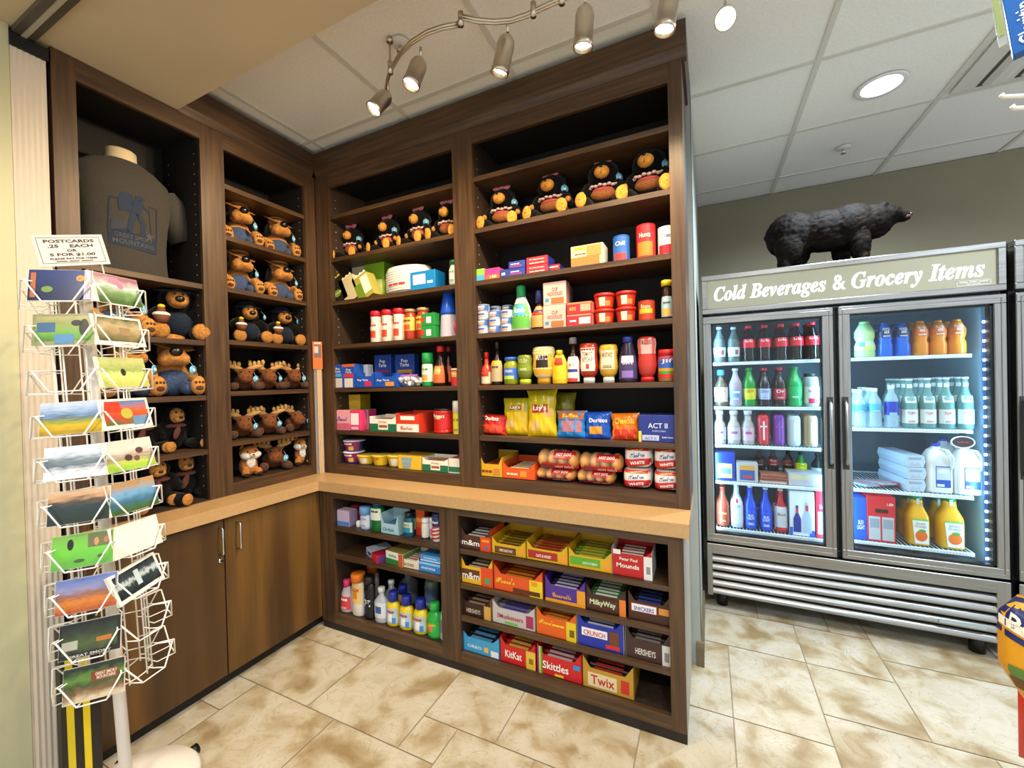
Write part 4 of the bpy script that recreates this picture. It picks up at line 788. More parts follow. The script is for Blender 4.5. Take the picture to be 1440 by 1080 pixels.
tray('purple and orange caramel bar carton on the second candy shelf', (767, 823, 812), z, Y2, '4a2a8a', '2a1c3a', 'purple wrapped caramel candy bar in the purple carton', script('Caramello'), 'e0a02a', .62, .16, patches=[(.8, 1, 0, .6, 'e0961c'), (0, 1, 0, .12, 'e0961c')], n=5, tw=.5, th=.36, tu=.42, tv=.28, bartxt='cfc4e4')
tray('brown candy bar carton with green lettering on the second candy shelf', (825, 880, 824), z, Y2, '3a1c12', '3f6a3a', 'green wrapped candy bar in the brown carton', 'MilkyWay', 'd8e8c0', .62, .16, patches=[(.84, 1, 0, .6, 'd8762a'), (0, .8, .12, .5, '4a2414')], n=5, tw=.7, th=.5, tu=.42, tv=.25, bartxt='e6ecd8')
tray('dark brown nut bar carton with blue lettering, rightmost on the second candy shelf', (884, 942, 834), z, Y2, '3f2114', '1c1412', 'dark wrapped nut bar in the dark brown carton', 'SNICKERS', '2a3f9a', .66, .16, patches=[(.06, .7, .3, .58, 'b03a34'), (.08, .68, .32, .56, 'e8e6ea'), (.74, .98, .34, .56, 'c8863a')], n=5, tw=.52, th=.26, tu=.38, tv=.5, bartxt='3a4a9a')
z = LSR[2] + .0005
tray('dark brown chocolate carton with gold wing, leftmost on the third candy shelf', (649, 690, 838), z, Y2, '2c1512', '4a2a22', 'dark wrapped almond bar in the carton with gold wing', 'HERSHEYS', 'c8b8a8', .62, .15, side='c08a3a', patches=[(.78, 1, 0, .62, 'c89a4a')], n=4, tw=.5, th=.4, tu=.42, bartxt='a08a70')
tray('silver candy bar carton with red and blue lettering', (693, 752, 848), z, Y2, 'b9b4b4', '8a8088', 'silver wrapped candy bar in the silver carton', '3Musketeers', 'b02a44', .68, .16, patches=[(.8, .97, .1, .6, 'a02a5a'), (.3, .6, .06, .16, '6ab83a')], n=5, tw=.66, th=.36, tu=.42, tv=.34, bartxt='5a4ab0')
tray('orange wafer stick carton with yellow wing on the third candy shelf', (755, 810, 857), z, Y2, 'dc5c18', 'c4461a', 'orange wrapped wafer stick in the orange wafer carton', script("Reese's"), 'f0d02a', .68, .15, side='d8b81c', patches=[(.76, 1, 0, .66, 'dcc020'), (.84, .96, .15, .4, '6a5a1c')], n=5, tw=.42, th=.32, tu=.26, tv=.55, bartxt='e8a030', extra=[('sticks', .56, .38, .3, .12, 'f0d02a')])
tray('royal blue crisp bar carton with red and white lettering', (812, 877, 866), z, Y2, '1f2f9a', '2a3aa8', 'blue wrapped crisp bar in the royal blue carton', 'CRUNCH', 'c42a34', .7, .16, side='c8ccd4', patches=[(.1, .66, .32, .56, 'e8e8ee'), (.7, .9, .2, .6, '6a3a1c'), (.62, .92, .08, .2, 'c42a34')], n=5, tw=.5, th=.26, tu=.38, tv=.48, bartxt='e6e6ec')
tray('dark chocolate bar carton with silver wing against the right post', (880, 943, 884), z, Y2, '3a2420', '3c3230', 'dark wrapped chocolate bar in the carton with silver wing', 'HERSHEYS', 'd8d0cc', .62, .15, side='b8b8b4', patches=[(.82, 1, 0, .6, 'c9c9c4'), (.87, .97, .12, .4, '7a7a78')], n=5, tw=.48, th=.38, tu=.45, bartxt='9a9290')
z = LB - .0015
tray('light blue cookie display carton, leftmost on the bottom candy shelf', (650, 702, 890), z, Y2, '3a98cc', '17222c', 'dark wrapped cookie pack in the light blue carton', 'OREO', 'dfe8f2', .68, .2, patches=[(.78, .98, .04, .32, 'dfe4ea'), (.6, .72, .16, .4, 'e0b04a')], n=5, tw=.4, th=.26, tu=.35, tv=.3, barname='cookie_pack', bartxt='5a98c4', bcat='cookies')
tray('red and white wafer bar carton with yellow wing on the bottom candy shelf', (704, 753, 899), z, Y2, 'c41c1c', 'b82020', 'red wrapped wafer bar in the red carton with yellow wing', 'KitKat', WHT, .68, .17, patches=[(.74, 1, 0, .66, 'd8b83a'), (.82, .94, .2, .4, '8a6a1c')], n=5, tw=.5, th=.5, tu=.38, tv=.28, bartxt='d8b84a')
tray('red fruit candy carton with rainbow edge on the bottom candy shelf', (756, 818, 911), z, Y2, 'c41a20', '8a1418', 'red fruit candy packet in the carton with rainbow edge', 'Skittles', WHT, .64, .16, patches=[(0, .04, 0, .9, '7a3a9a'), (.04, .08, 0, .9, 'e0c020'), (.08, .12, 0, .9, '3a9a3a'), (.4, .6, .04, .12, 'e0c020'), (.82, .97, .42, .58, '3a86c8')], n=5, tw=.62, th=.5, tu=.42, tv=.28, barname='candy_packet', bartxt='d8c0c0', bcat='candy')
tray('gold caramel bar carton with red lettering, rightmost on the bottom candy shelf', (820, 891, 928), z, Y2, 'b58a2c', '2a1a14', 'dark wrapped caramel bar in the gold carton', 'Twix', 'b82420', .62, .16, patches=[(.1, .68, .08, .5, 'd8c8a0'), (.76, .92, .12, .5, 'c02a20')], n=5, tw=.5, th=.56, tu=.4, tv=.2, bartxt='c03a2a')
# ================================================================ plush toys
def blob(name, ells, voxel, mat, amp, parent, seed=0, fuzz=60):
    m = MB()
    for e in ells: m.ell(e[0], e[1], mat, e[2] if len(e) > 2 else (0, 0, 0), 16, 10)
    me = bpy.data.meshes.new('t'); me.from_pydata(m.v, [], m.f); me.update()
    o = bpy.data.objects.new('t', me); COL.objects.link(o)
    r = o.modifiers.new('r', 'REMESH'); r.mode = 'VOXEL'; r.voxel_size = voxel
    s = o.modifiers.new('s', 'SMOOTH'); s.factor = .5; s.iterations = 4
    ne = bpy.data.meshes.new_from_object(o.evaluated_get(bpy.context.evaluated_depsgraph_get()))
    bpy.data.objects.remove(o); bpy.data.meshes.remove(me)
    nr = [v.normal.copy() for v in ne.vertices]
    for v, n in zip(ne.vertices, nr):
        v.co += n * amp * (noise.noise(v.co * fuzz + Vector((seed, 0, 0))) + .6 * noise.noise(v.co * fuzz * 2.7))
    ne.materials.clear(); ne.materials.append(mat)
    ne.polygons.foreach_set('use_smooth', [True] * len(ne.polygons)); ne.update(); ne.name = name
    q = bpy.data.objects.new(name, ne); COL.objects.link(q)
    if parent is not None: q.parent = parent
    return q
def part(name, parent, fn):
    m = MB(); fn(m); return m.build(name, parent)
FURK = M('060505', .9, fuzz=160, spec=.15); TANL = M('d8943c', .8, fuzz=120, spec=.15); TANF = M('c68a44', .85, fuzz=120, spec=.15); TAND = M('b07a3a', .85, fuzz=120, spec=.15)
MOOS = M('7a4826', .9, fuzz=140, spec=.15); ANT = M('c29a5c', .8, fuzz=90, spec=.15); DEN = M('46587c', .9, fuzz=200, spec=.1); DDEN = M('1f2a3a', .9, fuzz=200, spec=.1)
TAGB = M('6cb4d8', .4); NOSE = M('0a0808', .3); PINK = M('e8808a', .7, fuzz=150); APR = M('9a5a24', .8, fuzz=150); FRIL = M('d8b8ac', .8); PAD = M('4a2a1a', .8)
def hangtag(t, x, y, z, a=0.0, r=.019):
    def f(m):
        m.cyl((x, y, z), (x + .0015 * math.cos(a), y - .0015, z), r, TAGB, 18); m.cyl((x, y - .002, z), (x, y - .0026, z), r * .45, M('bfe0ee', .4), 12)
        m.tube([(x, y, z + r), (x * .8, y + .01, z + r + .02)], .0006, M('d8d8d8'), 4)
    part('hang_tag', t, f)
def girlbear():
    t = thing('plush_bear', 'x', 'plush toy')
    blob('body', [((0, .03, .08), (.068, .058, .08)), ((0, .012, .18), (.072, .064, .062)), ((-.052, .025, .23), (.021, .014, .02)), ((.052, .025, .23), (.021, .014, .02)),
        ((-.078, -.005, .105), (.026, .03, .05), (0, .5, 0)), ((.078, -.005, .105), (.026, .03, .05), (0, -.5, 0)), ((-.072, -.05, .033), (.03, .055, .032), (0, 0, -.25)), ((.072, -.05, .033), (.03, .055, .032), (0, 0, .25))], .0065, FURK, .0035, t, 1)
    part('muzzle', t, lambda m: (m.ell((0, -.052, .17), (.034, .026, .028), TANL), m.cyl((0, -.0785, .168), (0, -.0765, .152), .0012, PAD, 5)))
    part('nose', t, lambda m: m.ell((0, -.077, .184), (.007, .004, .005), NOSE))
    part('eyes', t, lambda m: [m.ell((s * .026, -.046, .203), (.0045, .004, .0045), NOSE) for s in (-1, 1)])
    for s in (-1, 1):
        part('foot_pad', t, lambda m: (m.ell((s * .088, -.104, .036), (.027, .009, .035), TANL, (0, 0, s * .25)), m.cyl((s * .08, -.1125, .036), (s * .096, -.1125, .037), .0009, PAD, 5)))
        part('paw_pad', t, lambda m: m.ell((s * .094, -.03, .09), (.014, .012, .015), TANF))
    part('apron', t, lambda m: (m.ell((0, -.012, .085), (.058, .03, .032), APR), m.ell((0, -.016, .1), (.05, .028, .014), M('b84a4a', .8)), [m.ell((.06 * math.cos(a), -.012 - .03 * abs(math.sin(a)), .115 + .004 * (i % 2)), (.011, .009, .007), FRIL, nu=8, nv=5) for i, a in enumerate([PI * k / 9 for k in range(10)])]))
    part('hair_bow', t, lambda m: (m.ell((-.026, -.01, .242), (.027, .01, .015), PINK, (0, .3, 0)), m.ell((.026, -.01, .242), (.027, .01, .015), PINK, (0, -.3, 0)), m.ell((0, -.014, .242), (.008, .009, .009), PINK)))
    hangtag(t, .072, -.012, .15)
    return t
def hound():
    t = thing('plush_hound', 'x', 'plush toy')
    blob('body', [((0, .03, .08), (.062, .055, .078)), ((-.075, -.012, .075), (.026, .036, .03)), ((.075, -.012, .075), (.026, .036, .03))], .007, TANF, .002, t, 2)
    blob('head', [((0, .018, .178), (.05, .05, .046)), ((0, -.045, .158), (.043, .06, .036), (.15, 0, 0)), ((-.026, -.048, .146), (.026, .042, .027)), ((.026, -.048, .146), (.026, .042, .027))], .006, TANF, .002, t, 3)
    part('nose', t, lambda m: m.ell((0, -.1, .172), (.021, .015, .018), NOSE))
    part('eyes', t, lambda m: [m.ell((s * .018, -.026, .197), (.005, .004, .007), NOSE) for s in (-1, 1)])
    for s in (-1, 1):
        part('ear', t, lambda m: m.ell((s * .056, .018, .148), (.013, .03, .05), FURK, (0, -s * .15, 0)))
        part('front_paw', t, lambda m: (m.ell((s * .072, -.075, .04), (.027, .022, .038), TANF), m.ell((s * .072, -.096, .03), (.013, .003, .009), PAD), [m.ell((s * .072 + k * .011, -.095, .053), (.0045, .003, .0055), PAD, nu=8, nv=5) for k in (-1, 0, 1)]))
    part('overalls', t, lambda m: (m.ell((0, .018, .06), (.064, .058, .062), DEN), [m.ell((s * .045, -.03, .03), (.028, .04, .028), DEN) for s in (-1, 1)]))
    part('hat', t, lambda m: (m.ell((0, .012, .222), (.053, .053, .036), TANF), m.ell((0, .0, .214), (.084, .084, .006), TAND, (.42, .2, 0)), m.lathe([(.0545, .212), (.0545, .222)], 20, M('5a3a1c', .8), (0, .012, 0))))
    hangtag(t, .05, -.1, .1)
    return t
def cupbear():
    t = thing('plush_bear', 'x', 'plush toy')
    blob('body', [((0, .03, .08), (.066, .058, .08)), ((0, .012, .17), (.06, .055, .05)), ((-.07, -.01, .1), (.026, .036, .042), (0, .5, 0)), ((.07, -.01, .1), (.026, .036, .042), (0, -.5, 0)), ((-.062, -.04, .03), (.03, .05, .03)), ((.062, -.04, .03), (.03, .05, .03))], .007, FURK, .003, t, 5)
    part('face', t, lambda m: (m.ell((0, -.03, .17), (.038, .03, .04), TAND), m.ell((0, -.055, .155), (.028, .022, .02), TANF)))
    part('nose', t, lambda m: m.ell((0, -.078, .163), (.016, .01, .012), NOSE))
    part('eyes', t, lambda m: [m.ell((s * .014, -.058, .187), (.004, .003, .006), NOSE) for s in (-1, 1)])
    for s in (-1, 1): part('foot', t, lambda m: m.ell((s * .066, -.085, .034), (.032, .018, .034), TAND))
    part('overalls', t, lambda m: m.ell((0, .01, .07), (.062, .058, .055), DDEN))
    part('hat', t, lambda m: (m.ell((0, .02, .215), (.045, .045, .025), DDEN), m.ell((0, .006, .204), (.07, .066, .006), DDEN, (.1, 0, 0))))
    part('cupcake', t, lambda m: (m.lathe([(0, 0), (.018, 0), (.026, .028), (0, .028)], 14, M('6a3a24', .8), (-.06, -.088, .062)), m.ell((-.06, -.088, .094), (.028, .02, .012), M('d8d2cc', .8)), m.ell((-.06, -.088, .11), (.014, .012, .014), M('6a3a24', .8)), m.ell((-.06, -.088, .126), (.012, .011, .008), M('e0c018', .7))))
    hangtag(t, .075, -.03, .15, r=.015)
    return t
def moose():
    t = thing('plush_moose', 'x', 'plush toy')
    blob('body', [((0, .04, .045), (.055, .06, .043)), ((0, -.012, .085), (.036, .036, .034)), ((0, -.045, .068), (.034, .03, .03)), ((-.05, -.035, .024), (.022, .04, .022)), ((.05, -.035, .024), (.022, .04, .022)), ((-.035, .0, .105), (.016, .008, .009), (0, .4, 0)), ((.035, .0, .105), (.016, .008, .009), (0, -.4, 0))], .006, MOOS, .002, t, 7)
    part('nostrils', t, lambda m: [m.ell((s * .012, -.074, .072), (.003, .002, .003), NOSE, nu=8, nv=5) for s in (-1, 1)])
    part('eyes', t, lambda m: [m.ell((s * .018, -.042, .1), (.004, .003, .004), NOSE, nu=8, nv=5) for s in (-1, 1)])
    for s in (-1, 1):
        part('antler', t, lambda m: (m.ell((s * .045, .0, .125), (.038, .01, .012), ANT, (0, -s * .25, 0)), [m.ell((s * (.025 + .02 * k), .0, .14 + .004 * k), (.009, .009, .014), ANT, nu=10, nv=7) for k in range(4)]))
        part('hoof', t, lambda m: m.ell((s * .055, -.068, .024), (.02, .012, .02), M('4a2c18', .8, fuzz=100)))
    part('scarf', t, lambda m: m.ell((0, -.008, .055), (.034, .032, .008), M('26302e', .8)))
    hangtag(t, .045, -.062, .06, r=.018)
    return t
def fox():
    t = thing('plush_fox', 'x', 'plush toy')
    FO = M('b87434', .85, fuzz=120, spec=.15); WF = M('ddd6cc', .9, fuzz=120, spec=.1)
    blob('body', [((0, .012, .05), (.042, .038, .052)), ((0, 0, .115), (.044, .038, .035)), ((-.028, -.03, .02), (.018, .022, .022)), ((.028, -.03, .02), (.018, .022, .022))], .006, FO, .002, t, 9)
    part('cheeks', t, lambda m: (m.ell((-.022, -.022, .102), (.026, .02, .018), WF, (0, .3, 0)), m.ell((.022, -.022, .102), (.026, .02, .018), WF, (0, -.3, 0)), m.ell((0, -.04, .106), (.012, .014, .01), WF)))
    part('bib', t, lambda m: m.ell((0, -.022, .068), (.022, .012, .03), WF))
    part('nose', t, lambda m: m.ell((0, -.054, .109), (.005, .004, .004), NOSE, nu=8, nv=5))
    part('eyes', t, lambda m: [m.ell((s * .018, -.034, .124), (.004, .003, .005), NOSE, nu=8, nv=5) for s in (-1, 1)])
    for s in (-1, 1): part('ear', t, lambda m: m.lathe([(.014, 0), (.008, .014), (0, .026)], 10, FO, (s * .028, .004, .136), sy=.5))
    for s in (-1, 1): part('foot', t, lambda m: m.ell((s * .03, -.045, .011), (.014, .014, .011), M('1c1410', .9)))
    return t
def scarfbear():
    t = thing('plush_bear', 'x', 'plush toy')
    blob('body', [((0, .02, .07), (.055, .05, .068)), ((0, .008, .15), (.046, .042, .042)), ((-.036, .012, .185), (.014, .01, .014)), ((.036, .012, .185), (.014, .01, .014)), ((-.058, 0, .09), (.02, .025, .045), (0, .5, 0)), ((.058, 0, .09), (.02, .025, .045), (0, -.5, 0)), ((-.058, -.045, .026), (.025, .05, .025), (0, 0, -.3)), ((.058, -.045, .026), (.025, .05, .025), (0, 0, .3))], .0065, FURK, .003, t, 11)
    part('face', t, lambda m: (m.ell((0, -.022, .155), (.028, .022, .034), TANF), m.ell((0, -.042, .14), (.02, .016, .014), TANF)))
    part('nose', t, lambda m: m.ell((0, -.058, .146), (.008, .005, .006), NOSE))
    part('eyes', t, lambda m: [m.ell((s * .011, -.042, .17), (.0035, .003, .005), NOSE, nu=8, nv=5) for s in (-1, 1)])
    part('scarf', t, lambda m: (m.ell((0, 0, .108), (.044, .04, .012), M('5a2c1e', .85, fuzz=200)), m.ell((-.012, -.045, .08), (.012, .006, .03), M('5a2c1e', .85, fuzz=200), (0, .3, 0))))
    for s in (-1, 1): part('foot_pad', t, lambda m: m.ell((s * .07, -.095, .026), (.021, .008, .023), TAND, (0, 0, s * .3)))
    return t
used_p = {}
def toy(mk, loc, rz, label, group, scale=1.0, wide=1.0):
    if mk not in used_p:
        t = mk(); used_p[mk] = t; t['label'] = label; t['group'] = group; t.location = loc; t.rotation_euler = (0, 0, rz); t.scale = (scale * wide, scale, scale); return t
    r = dup(used_p[mk], loc, rz, label, group=group); r.scale = (scale * wide, scale, scale); return r
z = SHZ[1] + .001
GB = 'black plush bears with pink bows and aprons'
for i, (px, rz, sc_) in enumerate([(494, .12, .95), (545, -.05, .95), (589, -.1, .97), (629, .1, .97)]):
    x = px_solve(px, 0, (0, .13, z + .1)); toy(girlbear, (x, .14, z), rz, ['black plush bear with pink bow nearest the dark corner of the left bay', 'black plush bear in the left bay, second from the corner', 'black plush bear in the left bay with a blue tag at its ear', 'black plush bear in the left bay against the middle post'][i], GB, sc_, .88)
for i, (px, rz, sc_) in enumerate([(706, .08, .98), (775, -.05, 1.02), (848, .1, 1.03), (912, -.1, 1.05)]):
    x = px_solve(px, 0, (0, .13, z + .1)); toy(girlbear, (x, .14, z), rz, ['black plush bear in the right bay next to the middle post', 'black plush bear in the right bay, second from the middle post', 'black plush bear in the right bay, second from the right post', 'largest looking black plush bear against the right post'][i], GB, sc_, 1.02)
def ly(px, z, x=-.12): return px_solve(px, 1, (x, 0, z))
GH = 'tan plush hounds with brim hats'
z = SHZ[1] + .001
for px, lb in ((341, 'tan plush hound in brim hat, high shelf, beside the left post'), (396, 'tan plush hound in brim hat, high shelf, near the corner post')): toy(hound, (-.15, ly(px, z + .1), z), PI / 2 - .3, lb, GH, 1.05, .98)
z = SHZ[2] + .001
for px, lb in ((341, 'tan plush hound one shelf lower, beside the left post'), (398, 'tan plush hound one shelf lower, near the corner post with low blue tag')): toy(hound, (-.15, ly(px, z + .1), z), PI / 2 - .22, lb, GH, 1.05, .98)
z = SHZ[3] + .001; GC = 'dark plush bears holding cupcakes'
for px, lb in ((352, 'dark plush bear with cupcake beside the post, above the moose toys'), (401, 'dark plush bear with cupcake near the corner post, above the moose toys')): toy(cupbear, (-.14, ly(px, z + .1), z), PI / 2 - .25, lb, GC, 1.02)
z = SHZ[4] + .001; GM = 'small brown plush moose'
for px, rz, lb in ((343, -.5, 'brown plush moose with upright antler on the upper moose shelf by the post'), (375, -.3, 'brown plush moose in the middle of the upper moose shelf'), (412, -.5, 'brown plush moose with blue tag on the upper moose shelf near the corner')): toy(moose, (-.11, ly(px, z + .05), z), PI / 2 + rz, lb, GM, 1.05)
z = SHZ[5] + .001
for px, rz, lb in ((341, -.4, 'brown plush moose on the lower moose shelf by the post'), (377, -.5, 'brown plush moose in the middle of the lower moose shelf with big blue tag'), (416, -.35, 'brown plush moose on the lower moose shelf near the corner')): toy(moose, (-.11, ly(px, z + .05), z), PI / 2 + rz, lb, GM, 1.05)
z = ZOB + .001
toy(moose, (-.12, ly(386, z + .05), z), PI / 2 - .5, 'brown plush moose sitting between the two foxes on the bottom shelf', GM, 1.15)
toy(fox, (-.09, ly(346, z + .05), z), PI / 2 - .2, 'tan plush fox with white cheeks by the post on the bottom shelf', 'plush foxes', 1.12)
toy(fox, (-.09, ly(421, z + .05), z), PI / 2 - .5, 'tan plush fox with white bib near the corner on the bottom shelf', 'plush foxes', 1.12)
z = 1.655 + .001
toy(cupbear, (-.14, ly(252, z + .1), z), PI / 2 - .3, 'large dark plush bear with cupcake on the shelf below the shirt', GC, 1.2)
toy(hound, (-.14, ly(165, z + .1), z), PI / 2, 'tan plush hound in brim hat half hidden behind the top postcards', GH, 1.15)
z = 1.385 + .001
toy(hound, (-.15, ly(247, z + .1), z), PI / 2 - .3, 'large tan plush hound in denim overalls facing out beside the rack', GH, 1.22)
toy(hound, (-.15, ly(178, z + .1), z), PI / 2, 'tan plush hound half hidden behind the third row of postcards', GH, 1.22)
z = 1.118 + .001; GS = 'small black plush bears with brown scarves'
toy(scarfbear, (-.16, ly(252, z + .05), z), PI / 2, 'small black plush bear with scarf alone on the lower middle shelf', GS, 1.1)
toy(scarfbear, (-.16, ly(205, z + .05), z), PI / 2 - .1, 'small black plush bear on the lower middle shelf behind the postcards', GS, 1.1)
z = Z1 + .0045
toy(scarfbear, (-.14, ly(262, z + .08), z), PI / 2 - .1, 'black plush bear with tan face on the bottom shelf beside the post', GS, 1.18)
toy(scarfbear, (-.1, ly(217, z + .08), z), PI / 2 - .15, 'black plush bear with tan face on the bottom shelf beside the rack', GS, 1.18)

# ================================================================ shirt on a torso form
t = thing('torso_form', 'cream headless torso form wearing a grey shirt in the tall bay', 'mannequin', (-.2, -.885, 1.9325), PI / 2)
m = MB(); m.lathe([(.1, 0), (.1, .02), (.03, .03), (.03, .12), (0, .12)], 24, M('d8c4a0', .5)); m.build('base', t)
SHT = M('47443f', .85, fuzz=500, spec=.1)
m = MB(); m.lathe([(.09, .42), (.07, .5), (.058, .54), (.056, .585), (.05, .59), (0, .59)], 24, M('e2cfa8', .5), sy=.92, c=(0, .0, 0)); m.build('neck', t)
prof = [(.165, .0, .095), (.16, .06, .098), (.158, .15, .1), (.165, .25, .108), (.178, .34, .115), (.185, .41, .108), (.17, .46, .092), (.12, .5, .078), (.075, .52, .07)]
m = MB(); n = 40; vs = []; fs = []
for k, (a, zz, b) in enumerate(prof):
    for i in range(n):
        an = 2 * PI * i / n; wv = 1 + .03 * math.sin(an * 7 + k * .3) * max(0, 1 - zz / .45)
        vs.append((a * wv * math.copysign(abs(math.cos(an)) ** .8, math.cos(an)), b * wv * math.copysign(abs(math.sin(an)) ** .8, math.sin(an)), zz + .01))
K = len(prof)
for k in range(K - 1):
    for i in range(n): fs.append((k * n + i, k * n + (i + 1) % n, (k + 1) * n + (i + 1) % n, (k + 1) * n + i))
m.add(vs, fs, SHT, True)
for s in (-1, 1):
    T = Matrix.Translation((s * .165, 0, .43)) @ Matrix.Rotation(s * (PI - .5), 4, 'Y')
    m.lathe([(.0, -.03), (.055, -.02), (.072, .03), (.07, .1), (.078, .2), (.07, .2)], 20, SHT, T=T, sy=.95)
sh = m.build('t_shirt', t); 
sh['label'] = 'grey T-shirt with dark blue hiker print'
bv = BVHTree.FromPolygons([Vector(v) for v in m.v], [list(f) for f in m.f])
def onshirt(u, v, e=.0022):
    h = bv.ray_cast(Vector((u, -1, v)), Vector((0, 1, 0)))
    y = h[0].y if h[0] is not None else -.09
    return (u, y - e, v)
NV = M('16273f', .8); pm = MB()
def sp(pts, mat=NV, e=.0022, sub=10):
    from mathutils.geometry import tessellate_polygon
    tr = tessellate_polygon([[Vector((u, v, 0)) for u, v in pts]]); vv = []; ff = []
    for a, b, c in tr:
        A, B, Cc = (Vector(pts[k]) for k in (a, b, c))
        o = len(vv); N = 4
        idx = {}
        for i in range(N + 1):
            for j in range(N + 1 - i):
                p = A + (B - A) * (i / N) + (Cc - A) * (j / N); idx[i, j] = len(vv); vv.append(onshirt(p.x, p.y, e))
        for i in range(N):
            for j in range(N - i):
                ff.append((idx[i, j], idx[i + 1, j], idx[i, j + 1]))
                if i + j < N - 1: ff.append((idx[i + 1, j], idx[i + 1, j + 1], idx[i, j + 1]))
    pm.add(vv, ff, mat)
ox, oz = 0.0, .13
Q = lambda L: [(ox + a, oz + b) for a, b in L]
sp(Q([(-.085, 0), (.085, -.01), (.088, .055), (.04, .075), (0, .06), (-.03, .078), (-.088, .06)]))                    # ground band
for a, b, c, d in ((-.088, .06, -.085, .2), (.088, .055, .084, .2), (-.085, .2, -.05, .2), (.05, .2, .084, .2)):
    if a == c or abs(a - c) < .01: sp(Q([(a - .002, b), (a + .002, b), (c + .002, d), (c - .002, d)]))
    else: sp(Q([(a, b - .002), (c, b - .002), (c, d + .002), (a, d + .002)]))
sp(Q([(-.055, .15), (-.06, .2), (-.045, .235), (-.01, .232), (-.005, .19), (-.015, .155)]))                           # backpack
sp(Q([(-.01, .16), (-.01, .21), (.015, .215), (.03, .19), (.02, .15), (0, .145)]))                                    # torso
sp(Q([(.0, .212), (.004, .236), (.026, .238), (.034, .224), (.022, .21)]))                                            # head and hat
sp(Q([(-.015, .16), (.015, .15), (-.005, .1), (-.012, .06), (-.03, .06), (-.022, .105)]))                             # standing leg
sp(Q([(.0, .155), (.024, .15), (.042, .115), (.036, .07), (.052, .066), (.02, .064), (.024, .11)]))                   # raised leg
sp(Q([(.02, .2), (.05, .17), (.056, .172), (.026, .208)])); sp(Q([(.052, .19), (.055, .19), (.066, .06), (.063, .06)]))
sp(Q([(-.08, .1), (-.06, .125), (-.045, .105), (-.03, .12), (-.03, .06), (-.08, .06)]), M('333740', .85), .0018)
lt = M('4a4a4c', .85)
pm.text('GREAT SMOKY', lambda u, v: onshirt(u, v, .0036), .14, .02, lt, ox, oz + .035, .02)
pm.text('MOUNTAINS', lambda u, v: onshirt(u, v, .0036), .15, .022, lt, ox, oz + .007, .02)
sp(Q([(.05, .072), (.056, .084), (.062, .072), (.075, .07), (.064, .06), (.068, .05), (.056, .056), (.046, .05), (.05, .06), (.04, .07)]), lt, .0032)
pm.build('print', sh)

# ================================================================ back scratchers in the corner
t = thing('wooden_stick_pack', 'tall pack of wooden sticks with orange header card leaning in the corner', 'souvenir', (.03, -.03, Z1), 0)
a = at(450, 480, 1, -.045); hh = a.z - Z1; xx = a.x - .03
m = MB()
for k in range(3): m.box(-.012 + k * .009, -.005 + k * .009, -.005, .003, 0, hh - .1, M('d0aa6c', .6), .001)
m.build('sticks', t)
m = MB(); m.box(-.032, .022, -.012, -.009, hh - .17, hh, M('d8641c', .45)); m.box(-.026, .016, -.0125, -.0119, hh - .1, hh - .02, M('6a5a58', .5)); m.box(-.024, .0, -.0129, -.0124, hh - .07, hh - .03, M('c8b0a0', .5)); m.text('SCRATCHER', flat(-.0128), .036, .012, M(WHT), -.004, hh - .015, .01); m.build('header_card', t)
m = MB(); m.box(-.03, .018, -.009, .006, .002, hh - .12, M('e8e0dc', .1, alpha=.16), .003); m.build('plastic_sleeve', t)
t.rotation_euler = (.0, .0, PI / 4)

# ================================================================ postcard rack
RB = Vector((.34, -1.2, 0)); lean = math.radians(3.0)
rdir = Vector((-CR.x, -CR.y, 0)).normalized(); axis = Vector((0, 0, 1)).cross(rdir).normalized()
RM = Matrix.Translation(RB - rdir * .085 ) @ Matrix.Rotation(lean, 4, axis)
rack = thing('postcard_rack', 'white wire spinner rack of postcards on a round base', 'display rack'); rack.matrix_world = RM
flat_m = Matrix.Rotation(-lean, 4, axis)
m = MB(); m.lathe([(0, .012), (.185, .012), (.195, .016), (.2, .03), (.19, .042), (.12, .052), (.03, .058), (0, .058)], 40, M('ebe7e2', .35), T=flat_m); m.build('base', rack)
for k in range(5):
    a_ = 2 * PI * k / 5 + .35; m = MB(); c_ = flat_m @ Vector((.19 * math.cos(a_), .19 * math.sin(a_), .02)); m.cyl(c_ - Vector((.0, .0, .0)), c_ + Vector((.025 * math.cos(a_), .025 * math.sin(a_), 0)), .019, BLACK, 14); m.build('caster', rack)
m = MB(); m.cyl((0, 0, .05), (0, 0, 1.76), .017, M('e9e6e3', .35), 18); m.build('pole', rack)
camd = math.atan2(CP.y - RB.y, CP.x - RB.x); R6 = .128
ths = [camd + math.radians(5 - 30 + 60 * k) for k in range(6)]      # 0 = left column in the picture, 1 = right column
TZ = [.462 + .1375 * k for k in range(10)]
m = MB()
for th in ths:
    nx, ny = math.cos(th), math.sin(th); tx, ty = -ny, nx
    for s in (-.028, .028): m.tube([(nx * .085 + tx * s, ny * .085 + ty * s, .44), (nx * .085 + tx * s, ny * .085 + ty * s, TZ[-1] + .09)], .0025, WIRE, 6)
for zz in (.45, 1.09, TZ[-1] + .085):
    m.tube([(math.cos(a_) * .088, math.sin(a_) * .088, zz) for a_ in [2 * PI * k / 24 for k in range(24)]], .002, WIRE, 5, True)
    for k in range(3): a_ = 2 * PI * k / 3; m.tube([(0, 0, zz), (math.cos(a_) * .088, math.sin(a_) * .088, zz)], .002, WIRE, 5)
m.build('upright_wires', rack)
